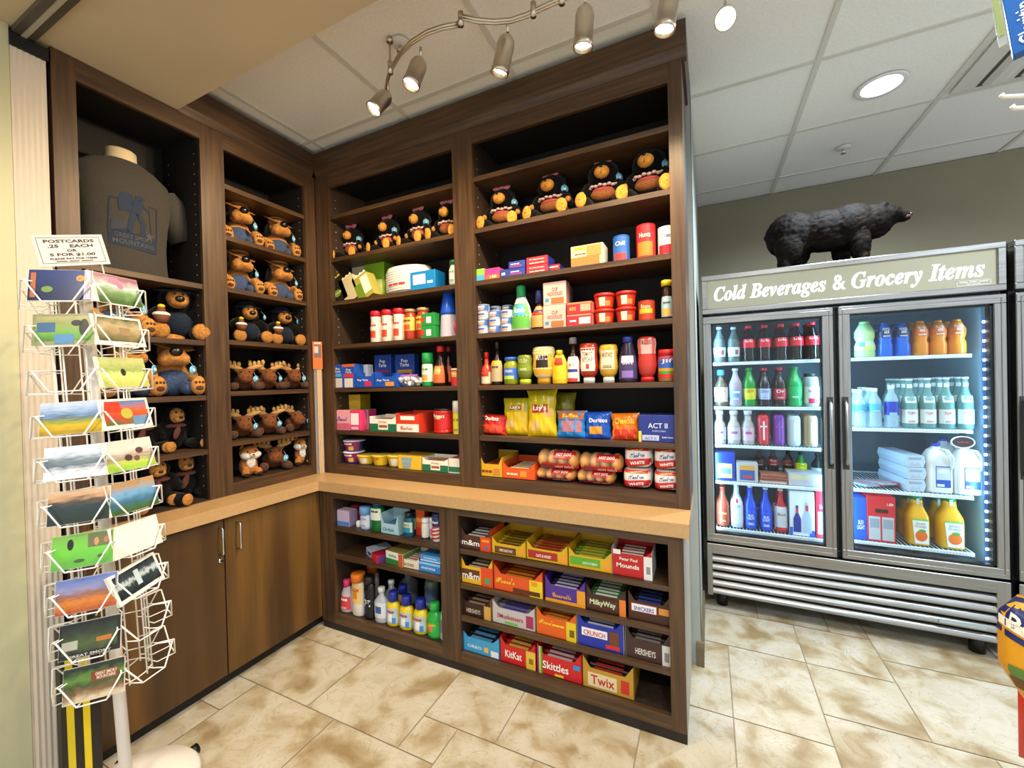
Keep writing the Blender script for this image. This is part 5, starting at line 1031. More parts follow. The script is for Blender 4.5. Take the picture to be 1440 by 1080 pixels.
for zt in TZ:
    m = MB(); ring = []; back = []
    for th in ths:
        nx, ny = math.cos(th), math.sin(th); tx, ty = -ny, nx
        P = lambda n_, s, z_: (nx * n_ + tx * s, ny * n_ + ty * s, z_)
        ring += [P(.142, -.074, zt + .062), P(.148, -.036, zt - .004), P(.148, .036, zt - .004), P(.142, .074, zt + .062)]
        back.append(P(.086, 0, zt + .062))
        for s in (-.036, .036): m.tube([P(.148, s, zt - .004), P(.098, s, zt - .008), P(.086, s * .8, zt + .0)], .0019, WIRE, 5)
        for s in (-.074, .074): m.tube([P(.142, s, zt + .062), P(.1, s * .75, zt + .064), P(.086, s * .38, zt + .064)], .0019, WIRE, 5)
    m.tube(ring, .0025, WIRE, 5, True); m.build('wire_tier', rack)
# header sign
up = TZ[-1] + .09
m = MB(); nx, ny = math.cos(ths[0] + .2), math.sin(ths[0] + .2); tx, ty = -ny, nx
m.tube([(nx * .085 - tx * .05, ny * .085 - ty * .05, up), (nx * .06 - tx * .045, ny * .06 - ty * .045, up + .085), (nx * .06 + tx * .055, ny * .06 + ty * .055, up + .085), (nx * .085 + tx * .07, ny * .085 + ty * .07, up)], .0022, WIRE, 6); m.build('sign_holder', rack)
def face_m(th, rad_, z_, s=0.0, tilt=0.0, roll=0.0):       # local frame: x right, -y outwards, z up
    nx, ny = math.cos(th), math.sin(th)
    B = Matrix(((-ny, -nx, 0, nx * rad_ - ny * s), (nx, -ny, 0, ny * rad_ + nx * s), (0, 0, 1, z_), (0, 0, 0, 1)))
    return RM @ B @ Matrix.Rotation(tilt, 4, 'X') @ Matrix.Rotation(roll, 4, 'Y')
SG = Matrix.Scale(.76, 4); m = MB(); m.box(-.105, .105, 0, .003, 0, .135, M('cfcac0', .3), .001)
for a, b, c, d in ((-.094, .094, .122, .1235), (-.094, .094, .012, .0135), (-.094, -.0925, .012, .123), (.0925, .094, .012, .123)): m.box(a, b, -.0008, 0, c, d, M('4a3a34'))
for s_, v_, w_, h_ in (('POSTCARDS', .1, .15, .014), ('.25    EACH', .079, .135, .014), ('OR', .06, .03, .012), ('5 FOR $1.00', .041, .135, .014), ('PLEASE PAY FOR ITEMS', .027, .14, .008), ('AT THE FRONT DESK', .017, .11, .006)): m.text(s_, flat(-.001), w_, h_, M('3a2420'), 0, v_, .03)
o = m.build('price_sign', None, M4=face_m(ths[0] + .3, .105, up + .03, .0, -.15, -.18) @ SG); tag(o, 'white price sign reading POSTCARDS on top of the wire rack', 'sign')
# postcards
def cardmat(i, stops, sc, ns):
    mt, nt, b, n, r, vec = noise_mat('postcard_print_%d' % i, stops, sc, ns, 6, .25, coord='Generated')
    sep = nt.nodes.new('ShaderNodeSeparateXYZ'); tc = [q for q in nt.nodes if q.type == 'TEX_COORD'][0]; nt.links.new(tc.outputs['Generated'], sep.inputs[0])
    a = nt.nodes.new('ShaderNodeMath'); a.operation = 'MULTIPLY_ADD'; a.inputs[1].default_value = .34; nt.links.new(n.outputs['Fac'], a.inputs[0])
    s = nt.nodes.new('ShaderNodeMath'); s.operation = 'MULTIPLY_ADD'; s.inputs[1].default_value = .78; s.inputs[2].default_value = -.06; nt.links.new(sep.outputs['Z'], s.inputs[0])
    nt.links.new(s.outputs[0], a.inputs[2]); nt.links.new(a.outputs[0], r.inputs['Fac'])
    return mt
CW, CH = .150, .102
def card(i, col, tier, stops, label, ns=5, sc=(1, 1, 1), border=None, extra=(), stack=4, off=0.0, tall=False, roll=0.0):
    w, h = (CW, CH); zt = TZ[tier]; th = ths[col]; m = MB(); e = .0007
    m.box(-w / 2, w / 2, 0, .0006 * stack * 2, 0, h, M('e8e4da', .4))
    o = m
    m.add([(-w / 2 + e, -.0004, e), (w / 2 - e, -.0004, e), (w / 2 - e, -.0004, h - e), (-w / 2 + e, -.0004, h - e)], [(0, 1, 2, 3)], M(border, .3) if border else cardmat(i, stops, sc, ns))
    if border:
        q = .008; mm = cardmat(i, stops, sc, ns)
        m.add([(-w / 2 + q, -.0008, q + .006), (w / 2 - q, -.0008, q + .006), (w / 2 - q, -.0008, h - q), (-w / 2 + q, -.0008, h - q)], [(0, 1, 2, 3)], mm)
    for ex in extra:
        if ex[0] == 'r': m.box(ex[1] * w - w / 2, ex[2] * w - w / 2, -.0013, -.0008, ex[3] * h, ex[4] * h, M(ex[5], .3))
        elif ex[0] == 'o': oval(m, (ex[1] - .5) * w, ex[2] * h, ex[3] * w, ex[4] * h, -.0014, M(ex[5], .3))
        else: m.text(ex[1], flat(-.0018), ex[4] * w, ex[5] * h, M(ex[6], .3), (ex[2] - .5) * w, ex[3] * h, .02)
    ob = m.build('postcard', None, M4=face_m(th, .136, zt + .001, off, -.2, roll)); tag(ob, label, 'postcard', 'postcards in the wire rack'); return ob
SKY = '8fb0c8'
card(0, 0, 9, [(.2, '10204a'), (.5, '14285c'), (.8, '1a3470')], 'night-blue postcard with small glowing moon, topmost in the left column', extra=[('o', .82, .72, .07, .1, 'd88a2a'), ('o', .82, .72, .035, .05, 'f0d060'), ('o', .3, .36, .09, .1, '6a8a3a'), ('r', .04, .12, .1, .9, 'a8603a'), ('r', .88, .99, .02, .98, 'a8a0b0')])
card(1, 1, 9, [(.2, '3a5a2a'), (.45, '6a8a5a'), (.6, 'b0b8b8'), (.8, '8a5a6a')], 'postcard with pink flower and greenery, topmost in the right column', extra=[('o', .5, .8, .1, .12, 'd86a8a'), ('o', .6, .66, .06, .1, 'd86a8a'), ('r', .0, .1, 0, 1, 'd8d4c8')])
card(2, 0, 8, [(.2, '4a7a3a'), (.4, '6aa04a'), (.6, '8a9a5a'), (.8, 'a8a070')], 'collage postcard of green hills with a black bear', border='8a8a60', extra=[('r', .08, .36, .42, .72, '3a5f8a'), ('r', .36, .66, .05, .34, '4a80b0'), ('o', .82, .55, .08, .28, '14120f'), ('o', .7, .7, .09, .1, '14120f')])
card(3, 1, 8, [(.2, '4a5030'), (.45, '8a7a58'), (.65, 'a89a78'), (.85, '3a4a2c')], 'white-bordered postcard of an old barn, right column', border='e6e0d2', extra=[('r', .5, .72, .35, .62, '8a7454'), ('t', 'Cades Cove', .68, .03, .4, .05, '6a5a4a')])
card(4, 1, 7, [(.2, 'a8b060'), (.45, 'c0c878'), (.55, '8a9a58'), (.8, 'b0b878')], 'pale green woodland postcard with a dark bird, right column', 12, extra=[('o', .5, .5, .05, .12, '2a2a24'), ('r', 0, .06, 0, 1, 'd8d4b8')])
card(5, 0, 6, [(.15, 'a08418'), (.32, 'c8a41c'), (.42, '8a9438'), (.5, '5a6a78'), (.62, '7a98c0'), (.8, 'b8c4d4')], 'postcard of a yellow meadow under blue sky, left column', 4, (1, 1, 4))
card(6, 1, 6, [(.2, '3a6a3a'), (.4, 'b03a2a'), (.6, 'c8582a'), (.8, '4a7aa8')], 'white-bordered collage postcard in reds and oranges, right column', border='e2dccd', extra=[('o', .5, .5, .12, .18, 'a8a040'), ('r', .08, .4, .56, .9, 'c03a24'), ('r', .6, .92, .1, .4, '5a80a0')])
card(7, 0, 5, [(.15, 'e0e2e6'), (.3, 'c8ccd4'), (.42, '5a6670'), (.55, '76848e'), (.7, 'c4ccd6'), (.85, 'dfe3e8')], 'misty grey mountain postcard with snow, left column', 4, (1, 1, 3))
card(8, 1, 5, [(.15, '8ab03a'), (.32, 'a8b85a'), (.42, '8a7a6a'), (.6, 'cabfb4'), (.8, 'd8cec4')], 'pale postcard of wild turkeys on grass, right column', 4, (1, 1, 3), extra=[('o', .7, .6, .08, .1, '5a3a3a'), ('o', .45, .4, .08, .1, '4a3030'), ('o', .62, .35, .06, .09, '6a4a48')])
card(9, 0, 4, [(.2, '1c2a20'), (.5, '26363a'), (.62, '5a4a3a'), (.75, 'c89a70'), (.9, 'd8b89a')], 'dark valley postcard with orange dusk sky, left column', 3, (1, 1, 4))
card(10, 1, 4, [(.2, '3a5a2a'), (.4, '3a6a8a'), (.6, '6a9ac0'), (.8, 'b08a5a')], 'postcard of a blue lake among mountains, right column', 5)
card(11, 0, 3, [(.2, '5aa03a'), (.5, '6abf3a'), (.8, '78b048')], 'bright green postcard with black bear and deer, left column', 4, extra=[('o', .3, .7, .05, .16, '1c1a16'), ('r', .58, .98, .55, .95, '6a6a48'), ('o', .72, .7, .04, .12, 'c09058'), ('o', .88, .72, .04, .1, 'a87848'), ('o', .45, .2, .09, .05, '3a5a2a'), ('o', .8, .25, .06, .05, '3a5a2a')])
card(12, 1, 3, [(.2, 'd8d4c8'), (.8, 'e2ded4')], 'plain pale card turned backwards, right column', 4)
card(13, 0, 2, [(.15, 'a0481c'), (.35, 'c8761c'), (.5, '8a5a4a'), (.62, '8a86a8'), (.8, '6a7ab8')], 'autumn postcard of orange trees below purple hills, left column', 7, (1, 1, 3))
card(14, 1, 2, [(.2, '1a2226'), (.45, '2a3a3e'), (.55, 'b8c4c8'), (.65, '3a4a50'), (.85, '141a1c')], 'white-bordered waterfall postcard tilted outward, right column', 5, (3, 1, 1), border='ece6da', stack=12, roll=-.16, extra=[('r', .46, .56, .3, .8, 'b8c8cc')])
card(15, 0, 1, [(.2, '2a2c18'), (.4, '4a5a28'), (.6, '2c3a1c'), (.8, '16180e')], 'dark bordered postcard of a wooded road, left column', border='15150f', extra=[('t', 'GREAT SMOKY', .5, .03, .7, .07, 'c8c4b8'), ('r', .6, .85, .35, .48, 'b06a20'), ('r', .05, .3, .25, .5, 'a8a898')])
card(16, 0, 0, [(.15, 'c8b898'), (.3, '7a5a38'), (.45, '3a4a1c'), (.6, '5a8028'), (.8, '1c2a10')], 'postcard of a wooden park sign, lowest in the left column', 6, extra=[('r', .45, .9, .5, .78, '7a3a1c'), ('t', 'GREAT SMOKY\nMOUNTAINS', .7, .54, .36, .2, 'e0d0b8')])
# folded banner behind the rack
y0 = px_solve(93, 1, (.2, 0, .3)); y1 = px_solve(150, 1, (.2, 0, .1))
m = MB(); yc = (-1.262 + -1.172) / 2
m.box(0, .04, -.05, .05, 0, .62, M('17120a', .5), .004)
for s in (-.036, .004): m.prism([(s, .002), (s + .018, .002), (s + .014, .618), (s - .004, .618)], .04, .0415, 0, M('d8c010', .4))
o = m.build('folded_banner', None, (px_solve(112, 0, (0, -1.22, .3)) - .02, -1.22, 0)); tag(o, 'dark folded board with two yellow stripes standing behind the wire rack', 'board')

# ================================================================ glass-door coolers
XF, F, FW, FT, HB, DB, GB_ = 2.2064, .9125, 1.3062, 2.0233, 1.7925, .4166, .10
GLASS = bpy.data.materials.new('cooler_glass'); GLASS.use_nodes = True; nt = GLASS.node_tree; nt.nodes.remove(nt.nodes['Principled BSDF'])
tr = nt.nodes.new('ShaderNodeBsdfTransparent'); tr.inputs[0].default_value = (.93, .97, .98, 1); gl = nt.nodes.new('ShaderNodeBsdfGlossy'); gl.inputs['Roughness'].default_value = .03
mx_ = nt.nodes.new('ShaderNodeMixShader'); mx_.inputs[0].default_value = .022
for a, b in ((tr.outputs[0], mx_.inputs[1]), (gl.outputs[0], mx_.inputs[2]), (mx_.outputs[0], nt.nodes['Material Output'].inputs['Surface'])): nt.links.new(a, b)
LINER = M('7f98a4', .45); WSH = M('e4eef2', .35)
def cooler(x0, w, doors, label, sign, right=True):
    x1 = x0 + w; t = thing('glass_door_cooler', label, 'refrigerator', (0, 0, 0)); m = MB(); yb = F + .75
    for a, b in ((x0, x0 + .035), (x1 - .035, x1)): m.box(a, b, F + .055, yb, .1, 1.99, M('15171a', .5))
    m.box(x0 + .035, x1 - .035, F + .055, yb, 1.79, 2.0, M('2a2c2e', .5)); m.box(x0 + .035, x1 - .035, yb - .05, yb, .1, 1.8, M('15171a', .5)); m.box(x0 + .035, x1 - .035, F + .06, yb, .1, .43, M('202224', .5))
    m.build('cabinet', t)
    m = MB(); li = x0 + .036; lr = x1 - .036
    m.box(li, li + .012, F + .058, yb - .06, .44, 1.78, LINER); m.box(lr - .012, lr, F + .058, yb - .06, .44, 1.78, LINER); m.box(li, lr, yb - .065, yb - .052, .44, 1.78, M('4a626e', .5)); m.box(li, lr, F + .06, yb - .06, .432, .444, M('7e8e96', .3, .6)); m.box(li, lr, F + .06, yb - .06, 1.775, 1.787, LINER)
    m.build('liner', t)
    m = MB()                                                    # header frame
    for a, b, c, d in ((x0, x1, FT - .03, FT), (x0, x1, HB, HB + .03)): m.box(a, b, F, F + .06, c, d, STEEL, .003)
    for a, b in ((x0, x0 + .03), (x1 - .03, x1)): m.box(a, b, F + .0005, F + .06, HB + .029, FT - .029, STEEL, .003)
    m.box(x0, x1, F + .05, F + .062, HB, FT, M('3a3c3e', .5)); m.build('header_frame', t)
    m = MB(); m.box(x0 + .03, x1 - .03, F + .012, F + .02, HB + .03, FT - .03, M('8f8e7a', .3, emis=.42 if sign else .02))
    if sign:
        tw_ = w - .06
        m.text(mathit('Cold Beverages') + ' & ' + mathit('Grocery Items'), lambda u, v: (u, F + .0112, v), w * .895, .108, M('e6f0f6', .4, emis=1.5), x0 + w / 2 - .002, HB + .052, .012)
        bx = x1 - .17
        for a, b, c, d in ((bx, bx + .12, 0, .002), (bx, bx + .12, .023, .025), (bx, bx + .002, 0, .025), (bx + .118, bx + .12, 0, .025)): m.box(a, b, F + .0105, F + .012, HB + .036 + c, HB + .036 + d, M('d8dcd8'))
        m.text('CUSTOMER SERVICE', lambda u, v: (u, F + .011, v), .1, .007, M('d8dcd8'), bx + .06, HB + .05, .01); m.text('800-325', lambda u, v: (u, F + .011, v), .05, .005, M('d8dcd8'), bx + .06, HB + .041, .01)
    m.build('sign_panel', t)
    dw = w / doors; fr = .058
    for k in range(doors):
        a = x0 + k * dw + (.002 if k == 0 else .011); b = x0 + (k + 1) * dw - (.011 if k < doors - 1 else .002)
        d = MB(); zb, zt = DB, HB - .016
        d.box(a, b, F, F + .045, zt - .044, zt, STEEL, .003); d.box(a, b, F, F + .045, zb, zb + .05, STEEL, .003)
        for p, q in ((a, a + .044 if k == 0 else a + .05), (b - (.05 if k == 0 else .044), b)): d.box(p, q, F + .0004, F + .045, zb + .049, zt - .043, STEELV, .003)
        gx0 = a + .044; gx1 = b - .044
        for p in ((a + .018, b - .018),):      # raised bead round the frame
            for q, r_, s_, u_ in ((p[0], p[1], zt - .02, zt - .016), (p[0], p[1], zb + .018, zb + .022)): d.box(q, r_, F - .003, F + .001, s_, u_, STEEL, .001)
            for q in p: d.box(q - .002, q + .002, F - .003, F + .001, zb + .02, zt - .018, STEELV, .001)
        d.box(gx0, gx0 + .01, F + .012, F + .05, zb + .05, zt - .044, BLACK); d.box(gx1 - .01, gx1, F + .012, F + .05, zb + .05, zt - .044, BLACK); d.box(gx0, gx1, F + .012, F + .05, zb + .05, zb + .058, BLACK); d.box(gx0, gx1, F + .012, F + .05, zt - .052, zt - .044, BLACK)
        dr = d.build('door', t)
        g_ = MB(); g_.box(gx0 + .002, gx1 - .002, F + .016, F + .02, zb + .048, zt - .042, GLASS); g_.build('glass_pane', dr)
        if doors == 2 or k == 0:
            hx = (b - .022) if (k == 0 and doors > 1) else (a + .022); h_ = MB()
            h_.box(hx - .014, hx + .014, F - .004, F, .9, 1.29, M('2a2a2a', .4)); h_.tube([(hx, F - .002, 1.27), (hx, F - .03, 1.25), (hx, F - .034, 1.1), (hx, F - .03, .94), (hx, F - .002, .92)], .009, STEELV, 10)
            h_.box(hx - .015, hx + .015, F - .03, F, 1.0, 1.04, STEELV, .003) if False else None
            h_.build('handle', dr)
    for k in range(1, doors):
        m = MB(); xm = x0 + k * dw; m.box(xm - .03, xm + .03, F + .052, F + .1, .44, 1.78, M('1a1c1e', .5)); m.build('mullion', t)
    m = MB(); gt = DB - .012                                    # grille
    m.box(x0, x1, F, F + .03, gt - .06, gt, STEEL, .003)
    for a, b in ((x0, x0 + .03), (x1 - .05, x1)): m.box(a, b, F - .001, F + .03, GB_ - .01, gt, STEELV, .003)
    n = 5; lh = (gt - .062 - GB_) / n
    for k in range(n):
        z0 = GB_ + k * lh; m.prism([(F + .028, z0 + lh * .86), (F + .016, z0 + lh * .72), (F + .006, z0 + lh * .54), (F + .001, z0 + lh * .38), (F - .001, z0 + lh * .22), (F + .001, z0 + lh * .08), (F + .007, z0 + .0 * lh), (F + .012, z0 + .0 * lh), (F + .012, z0 + lh * .4), (F + .029, z0 + lh * .8)], x0 + .028, x1 - .048, 0, STEEL)
    m.box(x0 + .01, x1 - .01, F + .03, F + .04, GB_, gt, M('101112', .6)); m.build('grille', t)
    if sign:
        m = MB(); m.box(x1 - .26, x1 - .09, F - .007, F - .004, .162, .178, M('9aa8ac', .3)); m.text('cooler', lambda u, v: (u, F - .0076, v), .07, .01, M('e8f0f2'), x1 - .14, .165, .01) if False else None; m.build('badge', t)
    for xx_ in (x0 + .08, x1 - .08):
        for yy_ in (F + .1, yb - .1): m = MB(); m.cyl((xx_, yy_, 0), (xx_, yy_, .1), .03, BLACK, 12); m.build('foot', t)
    return t
ck = cooler(XF, FW, 2, 'tall steel two-door drinks cooler with lit sign under the bronze bear', True)
ck2 = cooler(XF + FW + .026, .68, 1, 'steel cooler at the picture edge, right of the lit two-door one', False)
# shelves with wire deck and white price rail
YSF = F + .085; YSB = F + .6
S1 = [py_solve(p, 2, (2.5, YSF, 0)) for p in (508, 572, 627, 680, 748)]
S2 = [py_solve(p, 2, (3.18, YSF, 0)) for p in (500.5, 603, 692, 768)]
XM = XF + FW / 2
for xa, xb, zs in ((XF + .052, XM - .034, S1), (XM + .034, XF + FW - .09, S2)):
    for z in zs:
        m = MB(); m.box(xa, xb, YSF - .003, YSF + .003, z - .018, z, WSH, .001)
        for k in range(int((xb - xa) / .012)): m.box(xa + .004 + k * .012, xa + .009 + k * .012, YSF - .0036, YSF - .003, z - .011, z - .008, M('9ab0b8'))
        for k in range(int((xb - xa) / .018)): m.box(xa + .006 + k * .018, xa + .009 + k * .018, YSF, YSB, z - .005, z - .002, WSH)
        m.box(xa, xb, YSB - .004, YSB, z - .008, z, WSH); m.box(xa, xa + .004, YSF, YSB, z - .008, z, WSH); m.box(xb - .004, xb, YSF, YSB, z - .008, z, WSH)
        m.build('shelf', ck)
LED = M('cfe6ff', .4, emis=14)
m = MB()
m.box(XF + FW - .062, XF + FW - .054, F + .056, F + .066, .47, 1.68, M('27508a', .4, emis=1.2))
for k in range(26): zc = .49 + k * .0465; m.box(XF + FW - .063, XF + FW - .053, F + .053, F + .057, zc - .006, zc + .006, LED, .001)
m.build('led_strip', ck)
# drinks
YD = YSF + .022; Z_ = lambda zs, i: zs[i] + .0005
def row(n, fn):
    for k in range(n): fn(k)
def backs(o, n, pitch, label, group, dx=0.0):
    o['group'] = group
    for k in range(1, n):
        r = dup(o, (o.location.x + dx * k, o.location.y + pitch * k, o.location.z), 0, label, group=group)
z = Z_(S1, 0)
for i, p in enumerate([(1003, 1021.5, 459), (1023.5, 1041.5, 459)]):
    o = bottle(['clear water bottle with pale label, first on the top cooler shelf', 'clear water bottle with pale label, second on the top cooler shelf'][i], p, z, YD, SODA, '7a8a88', (.06, .45, 'b8c8cc'), (.16, .42, 'c8dce0', 2.8), None, a=.5, prints=[(.2, .7, .2, .7, 'b04a5a')], fill=(.72, '4a504a'))
for i, p in enumerate([(1044, 1063.5, 457), (1066.5, 1086.5, 456), (1090, 1110.5, 454.5), (1112, 1132.5, 453), (1134, 1155.5, 451.5)]):
    o = bottle(['red-capped cola bottle nearest the clear bottles', 'red-capped cola bottle, second in the row of five', 'red-capped cola bottle in the middle of the five', 'red-capped cola bottle, fourth in the row of five', 'red-capped cola bottle at the hinge end of the row of five'][i], p, z, YD, SODA, '180b0a', (.075, .46, 'e01c28'), (.38, .62, 'd8182a', 3.0), script('Coca Cola'), WHT, rough=.12)
    backs(o, 3, .085, 'red-capped cola bottle behind the front row on the top cooler shelf', 'cola bottles on the top cooler shelf')
z = Z_(S1, 1)
SP = [((1004, 1025, 520), '5a4a38', (.14, .5, '3a9ad8'), (.12, .52, 'd8cca8', 2.9), 'lipton', 'b06a2a', 'tea bottle with sky-blue cap and cream label'),
 ((1025.5, 1045, 518), 'b8a8b8', (.06, .42, 'd8dce0'), (.16, .44, '7a8ac8', 2.9), 'Pure', WHT, 'clear pinkish drink bottle with lilac label'),
 ((1045.5, 1065, 517), '1a8a2a', (.06, .42, '1c7a2a'), (.18, .46, 'd0cc1c', 2.9), 'DEW', 'b02020', 'bright green soda bottle with yellow label'),
 ((1067, 1086, 517), '201418', (.07, .42, 'c82838'), (.18, .46, 'a8b0d0', 2.9), 'Diet', '4a5a9a', 'dark soda bottle with silver label and red cap'),
 ((1088.5, 1108, 516.5), '24100e', (.07, .42, 'c82838'), (.18, .46, 'a82430', 2.9), 'Dr', WHT, 'dark soda bottle with crimson label and red cap'),
 ((1108.5, 1131, 515.5), '12a050', (.06, .42, '1c8a4a'), (.2, .5, '18a85a', 2.9), None, WHT, 'emerald lemon soda bottle, second cooler shelf'),
 ((1133, 1154.5, 525), 'b0bcc0', (.1, .6, '3a3a3c'), (.1, .6, 'd8dcdc', 2.9), 'Body', 'c8303a', 'short sports drink bottle with white and red label')]
for p, col, cap, lab, tx, tc_, lb in SP:
    o = bottle(lb, p, z, YD, SODA if p[2] < 524 else SHAM, col, cap, lab, tx, tc_, prints=[(-.6, .6, .0, .3, 'c83040')] if p[2] > 524 else (), a=.9 if col != 'b8a8b8' else .7)
    backs(o, 2, .09, 'second bottle behind the ' + lb, 'soda bottles on the second cooler shelf')
z = Z_(S1, 2)
for i, p in enumerate([(1003.5, 1021.5, 578), (1023.5, 1042, 578), (1044, 1062, 578)]):
    o = bottle(['pale coffee drink glass bottle nearest the cooler hinge', 'pale coffee drink glass bottle in the middle of three', 'pale coffee drink glass bottle beside the red can'][i], p, z, YD, [(0, 0), (.95, 0), (1, .04), (1, .55), (.85, .68), (.55, .78), (.55, 1)], 'a89c98', (.1, .62, 'd8d4d8'), (.12, .5, ['b8bcc8', 'c0b8c4', 'c4a8b8'][i], 2.9), None, prints=[(-.5, .5, .5, .7, ['8a4a5a', '9a5a8a', 'b04a8a'][i])])
    backs(o, 2, .08, 'second pale coffee drink bottle on the third cooler shelf', 'coffee drink bottles')
for i, (p, c1, c2, lb) in enumerate([((1066, 1083, 584), 'c4242e', 'd8d4d8', 'slim red drink can'), ((1088, 1105, 584), '6a2a8a', '8a4ab0', 'slim purple drink can'), ((1108.5, 1127.5, 585), 'b8c4cc', 'd8e0e6', 'slim silver drink can'), ((1132, 1152, 585), 'b09a78', 'c8b89a', 'slim gold drink can')]):
    o = bottle(lb + ' in the front of its row', p, z, YD, CAN, c1, None, (.1, .88, c1, 2.9), 'ICE' if i < 2 else None, c2, cat='can', name='drink_can', n=18, prints=[(-.15, .15, .1, .9, c2)])
    o['group'] = lb + 's in one row'
    for k in range(1, 4): dup(o, (o.location.x + .004 * k, o.location.y + .068 * k, o.location.z), 0, lb + ' behind the front one of its row', group=o['group'])
z = Z_(S1, 3)
carton('royal blue meat packet box with yellow label at the hinge side', (1005, 1034, 637), z, YD - .01, '1f3aa0', '1a2f88', .1, [(.15, .85, .1, .62, 'd8cc7a'), (.2, .8, .25, .45, '7a9ac8')], top='2a4ab8')
carton('clear lunch pack with blue and yellow label, front one', (1036, 1066, 651), z, YD - .01, 'b8b4b4', dep=.08, patches=[(.15, .85, .1, .75, '2a5aa8'), (.15, .85, .62, .85, 'd89a3a'), (.3, .75, .2, .35, 'c83a3a')], top='c8ccd0')
for k in range(3): carton(['sliced meat packet, lowest of three', 'sliced meat packet, middle of three', 'sliced meat packet, topmost of three'][k], (1068 + k, 1107 + k, 0), z + k * .0165, YD - .01 + .01 * k, ['b09088', 'a8685a', 'b0705a'][k], dep=.12, patches=[(.05, .95, .2, .8, ['c8b0a8', '7a3a34', '9a4a3a'][k])], hh=.0155)
carton('flat clear pack of sliced cheese beside the meat packets', (1109, 1158, 667), z, YD - .012, 'b4b0bc', dep=.14, patches=[(.05, .6, .5, .9, 'c8c0a0')], top='b8b4b0')
for lb, p, y_, col, lab, tx in [('dark soda bottle standing behind the lunch packs', (1060, 1078, 0), .19, '1a0e12', (.4, .62, '3a1a24', 2.9), None), ('cola bottle with red label behind the meat packets', (1079, 1097, 0), .2, '140a0a', (.42, .66, 'c02430', 2.9), script('Coca')), ('amber soda bottle with orange label at the back', (1101, 1118, 0), .22, '2a120a', (.42, .62, 'a83a1c', 2.9), None), ('green soda bottle with yellow label behind the meat packets', (1119, 1137, 0), .14, '187a28', (.3, .62, 'd0cc1c', 2.9), 'S'), ('dark bottle with white label behind the cheese pack', (1142, 1163, 0), .12, '0c1a1c', (.1, .5, 'b0b8c4', 2.9), None)]:
    bottle(lb, p, z, YD + y_, SODA, col, (.07, .42, '1a1a1a'), lab, tx, WHT if tx != 'S' else '1a1a1a', hh=.168, a=.95)
z = Z_(S1, 4)
for i, (lb, p, col, lab, tx, tc_) in enumerate([('orange-red beer bottle nearest the cooler hinge', (1007.5, 1026.5, 686), 'b04a34', (.1, .42, 'a8402c', 2.9), '12', 'e8b050'), ('white beer bottle with red neck mark', (1028, 1046, 682), 'c9d4e4', (.1, .7, 'd8e0ec', 2.9), 'ULTRA', '8a9ac0'), ('royal blue beer bottle beside the white one', (1048, 1065, 684), '1f4ac8', (.08, .45, '2250d0', 2.9), 'BUD\nLIGHT', WHT), ('royal blue beer bottle beside the red one', (1069.5, 1087, 687), '1f4ac8', (.08, .45, '2250d0', 2.9), 'BUD\nLIGHT', WHT), ('red and silver beer bottle beside the blue one', (1090, 1109, 689), 'b82430', (.06, .6, 'c4c8d0', 2.9), 'Bud', '8a3a44')]):
    o = bottle(lb, p, z, YD, BEER, col, (.04, .42, 'c8ccd0' if i else 'a03a2c'), lab, tx, tc_, prints=[(-.2, .2, .8, .95, 'c83040')] if i == 1 else ([(-1, 1, 0, .12, 'c02a34')] if i == 4 else ()))
    backs(o, 2, .075, 'second bottle behind the ' + lb, 'beer bottles on the lowest left cooler shelf')
def bgl(m, w, h, cx, sc_, col, col2):
    S = h * sc_; pts = [(-.12, 0), (.12, 0), (.12, .5), (.04, .72), (.04, 1), (-.04, 1), (-.04, .72), (-.12, .5)]
    m.poly([(cx + a * S, .02 + b * S) for a, b in pts], flat(-.0014), M(col)); m.poly([(cx - .035 * S, .02 + .72 * S), (cx + .035 * S, .02 + .72 * S), (cx + .035 * S, .02 + .9 * S), (cx - .035 * S, .02 + .9 * S)], flat(-.0018), M(col2))
o = carton('white and blue seltzer pack with two bottle pictures', (1111, 1146, 691), z, YD - .01, 'd4dce8', 'b8c4dc', .2, [(0, .12, 0, .18, '2a5ac0'), (.8, 1, 0, .14, '2a5ac0')])
c, w, h = spot((1111, 1146, 691), z, YD - .01); m = MB(); bgl(m, w, h, -w * .2, .6, '1f2f8a', 'c83a4a'); bgl(m, w, h, w * .2, .68, 'aab8cc', 'c83a4a'); m.build('picture', o)
carton('tall red beer pack squeezed against the mullion', (1147.5, 1167, 690), z, YD - .01, 'c8283c', 'a81c30', .2, [(.15, .85, .08, .55, 'b8c0cc'), (.2, .8, .2, .45, '9aa4b8')], [('Bud', .5, .62, .5, .1, 'e0d8dc')])
z = Z_(S2, 0)
o = bottle('pale green sports drink bottle, widest on the top right shelf', (1205, 1235, 451), z, YD, GATR, 'a8cc8a', (.08, .5, '8ab878'), (.2, .45, 'b8d0a0', 2.6), None, prints=[(-.3, .5, .1, .35, 'd8dc3a'), (-.8, -.2, .4, .9, '4a9ac0')])
for i, p in enumerate([(1236.5, 1259, 453), (1260, 1284, 452.5), (1286, 1310, 450.5), (1311, 1336, 449.5), (1337, 1364, 448)]):
    bl = i < 2; o = bottle(['deep blue sports drink bottle beside the pale green one', 'deep blue sports drink bottle beside the orange ones', 'orange sports drink bottle beside the blue ones', 'orange sports drink bottle in the middle of three', 'orange sports drink bottle nearest the lit door edge'][i], p, z, YD, GATR, '1f5cc0' if bl else 'd8801c', (.07, .5, '1a3a8a' if bl else 'c8701c'), (.56, .84, '1a2a5a' if bl else 'c06018', 2.9), 'POWER\nADE', WHT)
    backs(o, 2, .1, 'second bottle behind the ' + o['label'], 'sports drink bottles on the top right cooler shelf')
z = Z_(S2, 1)
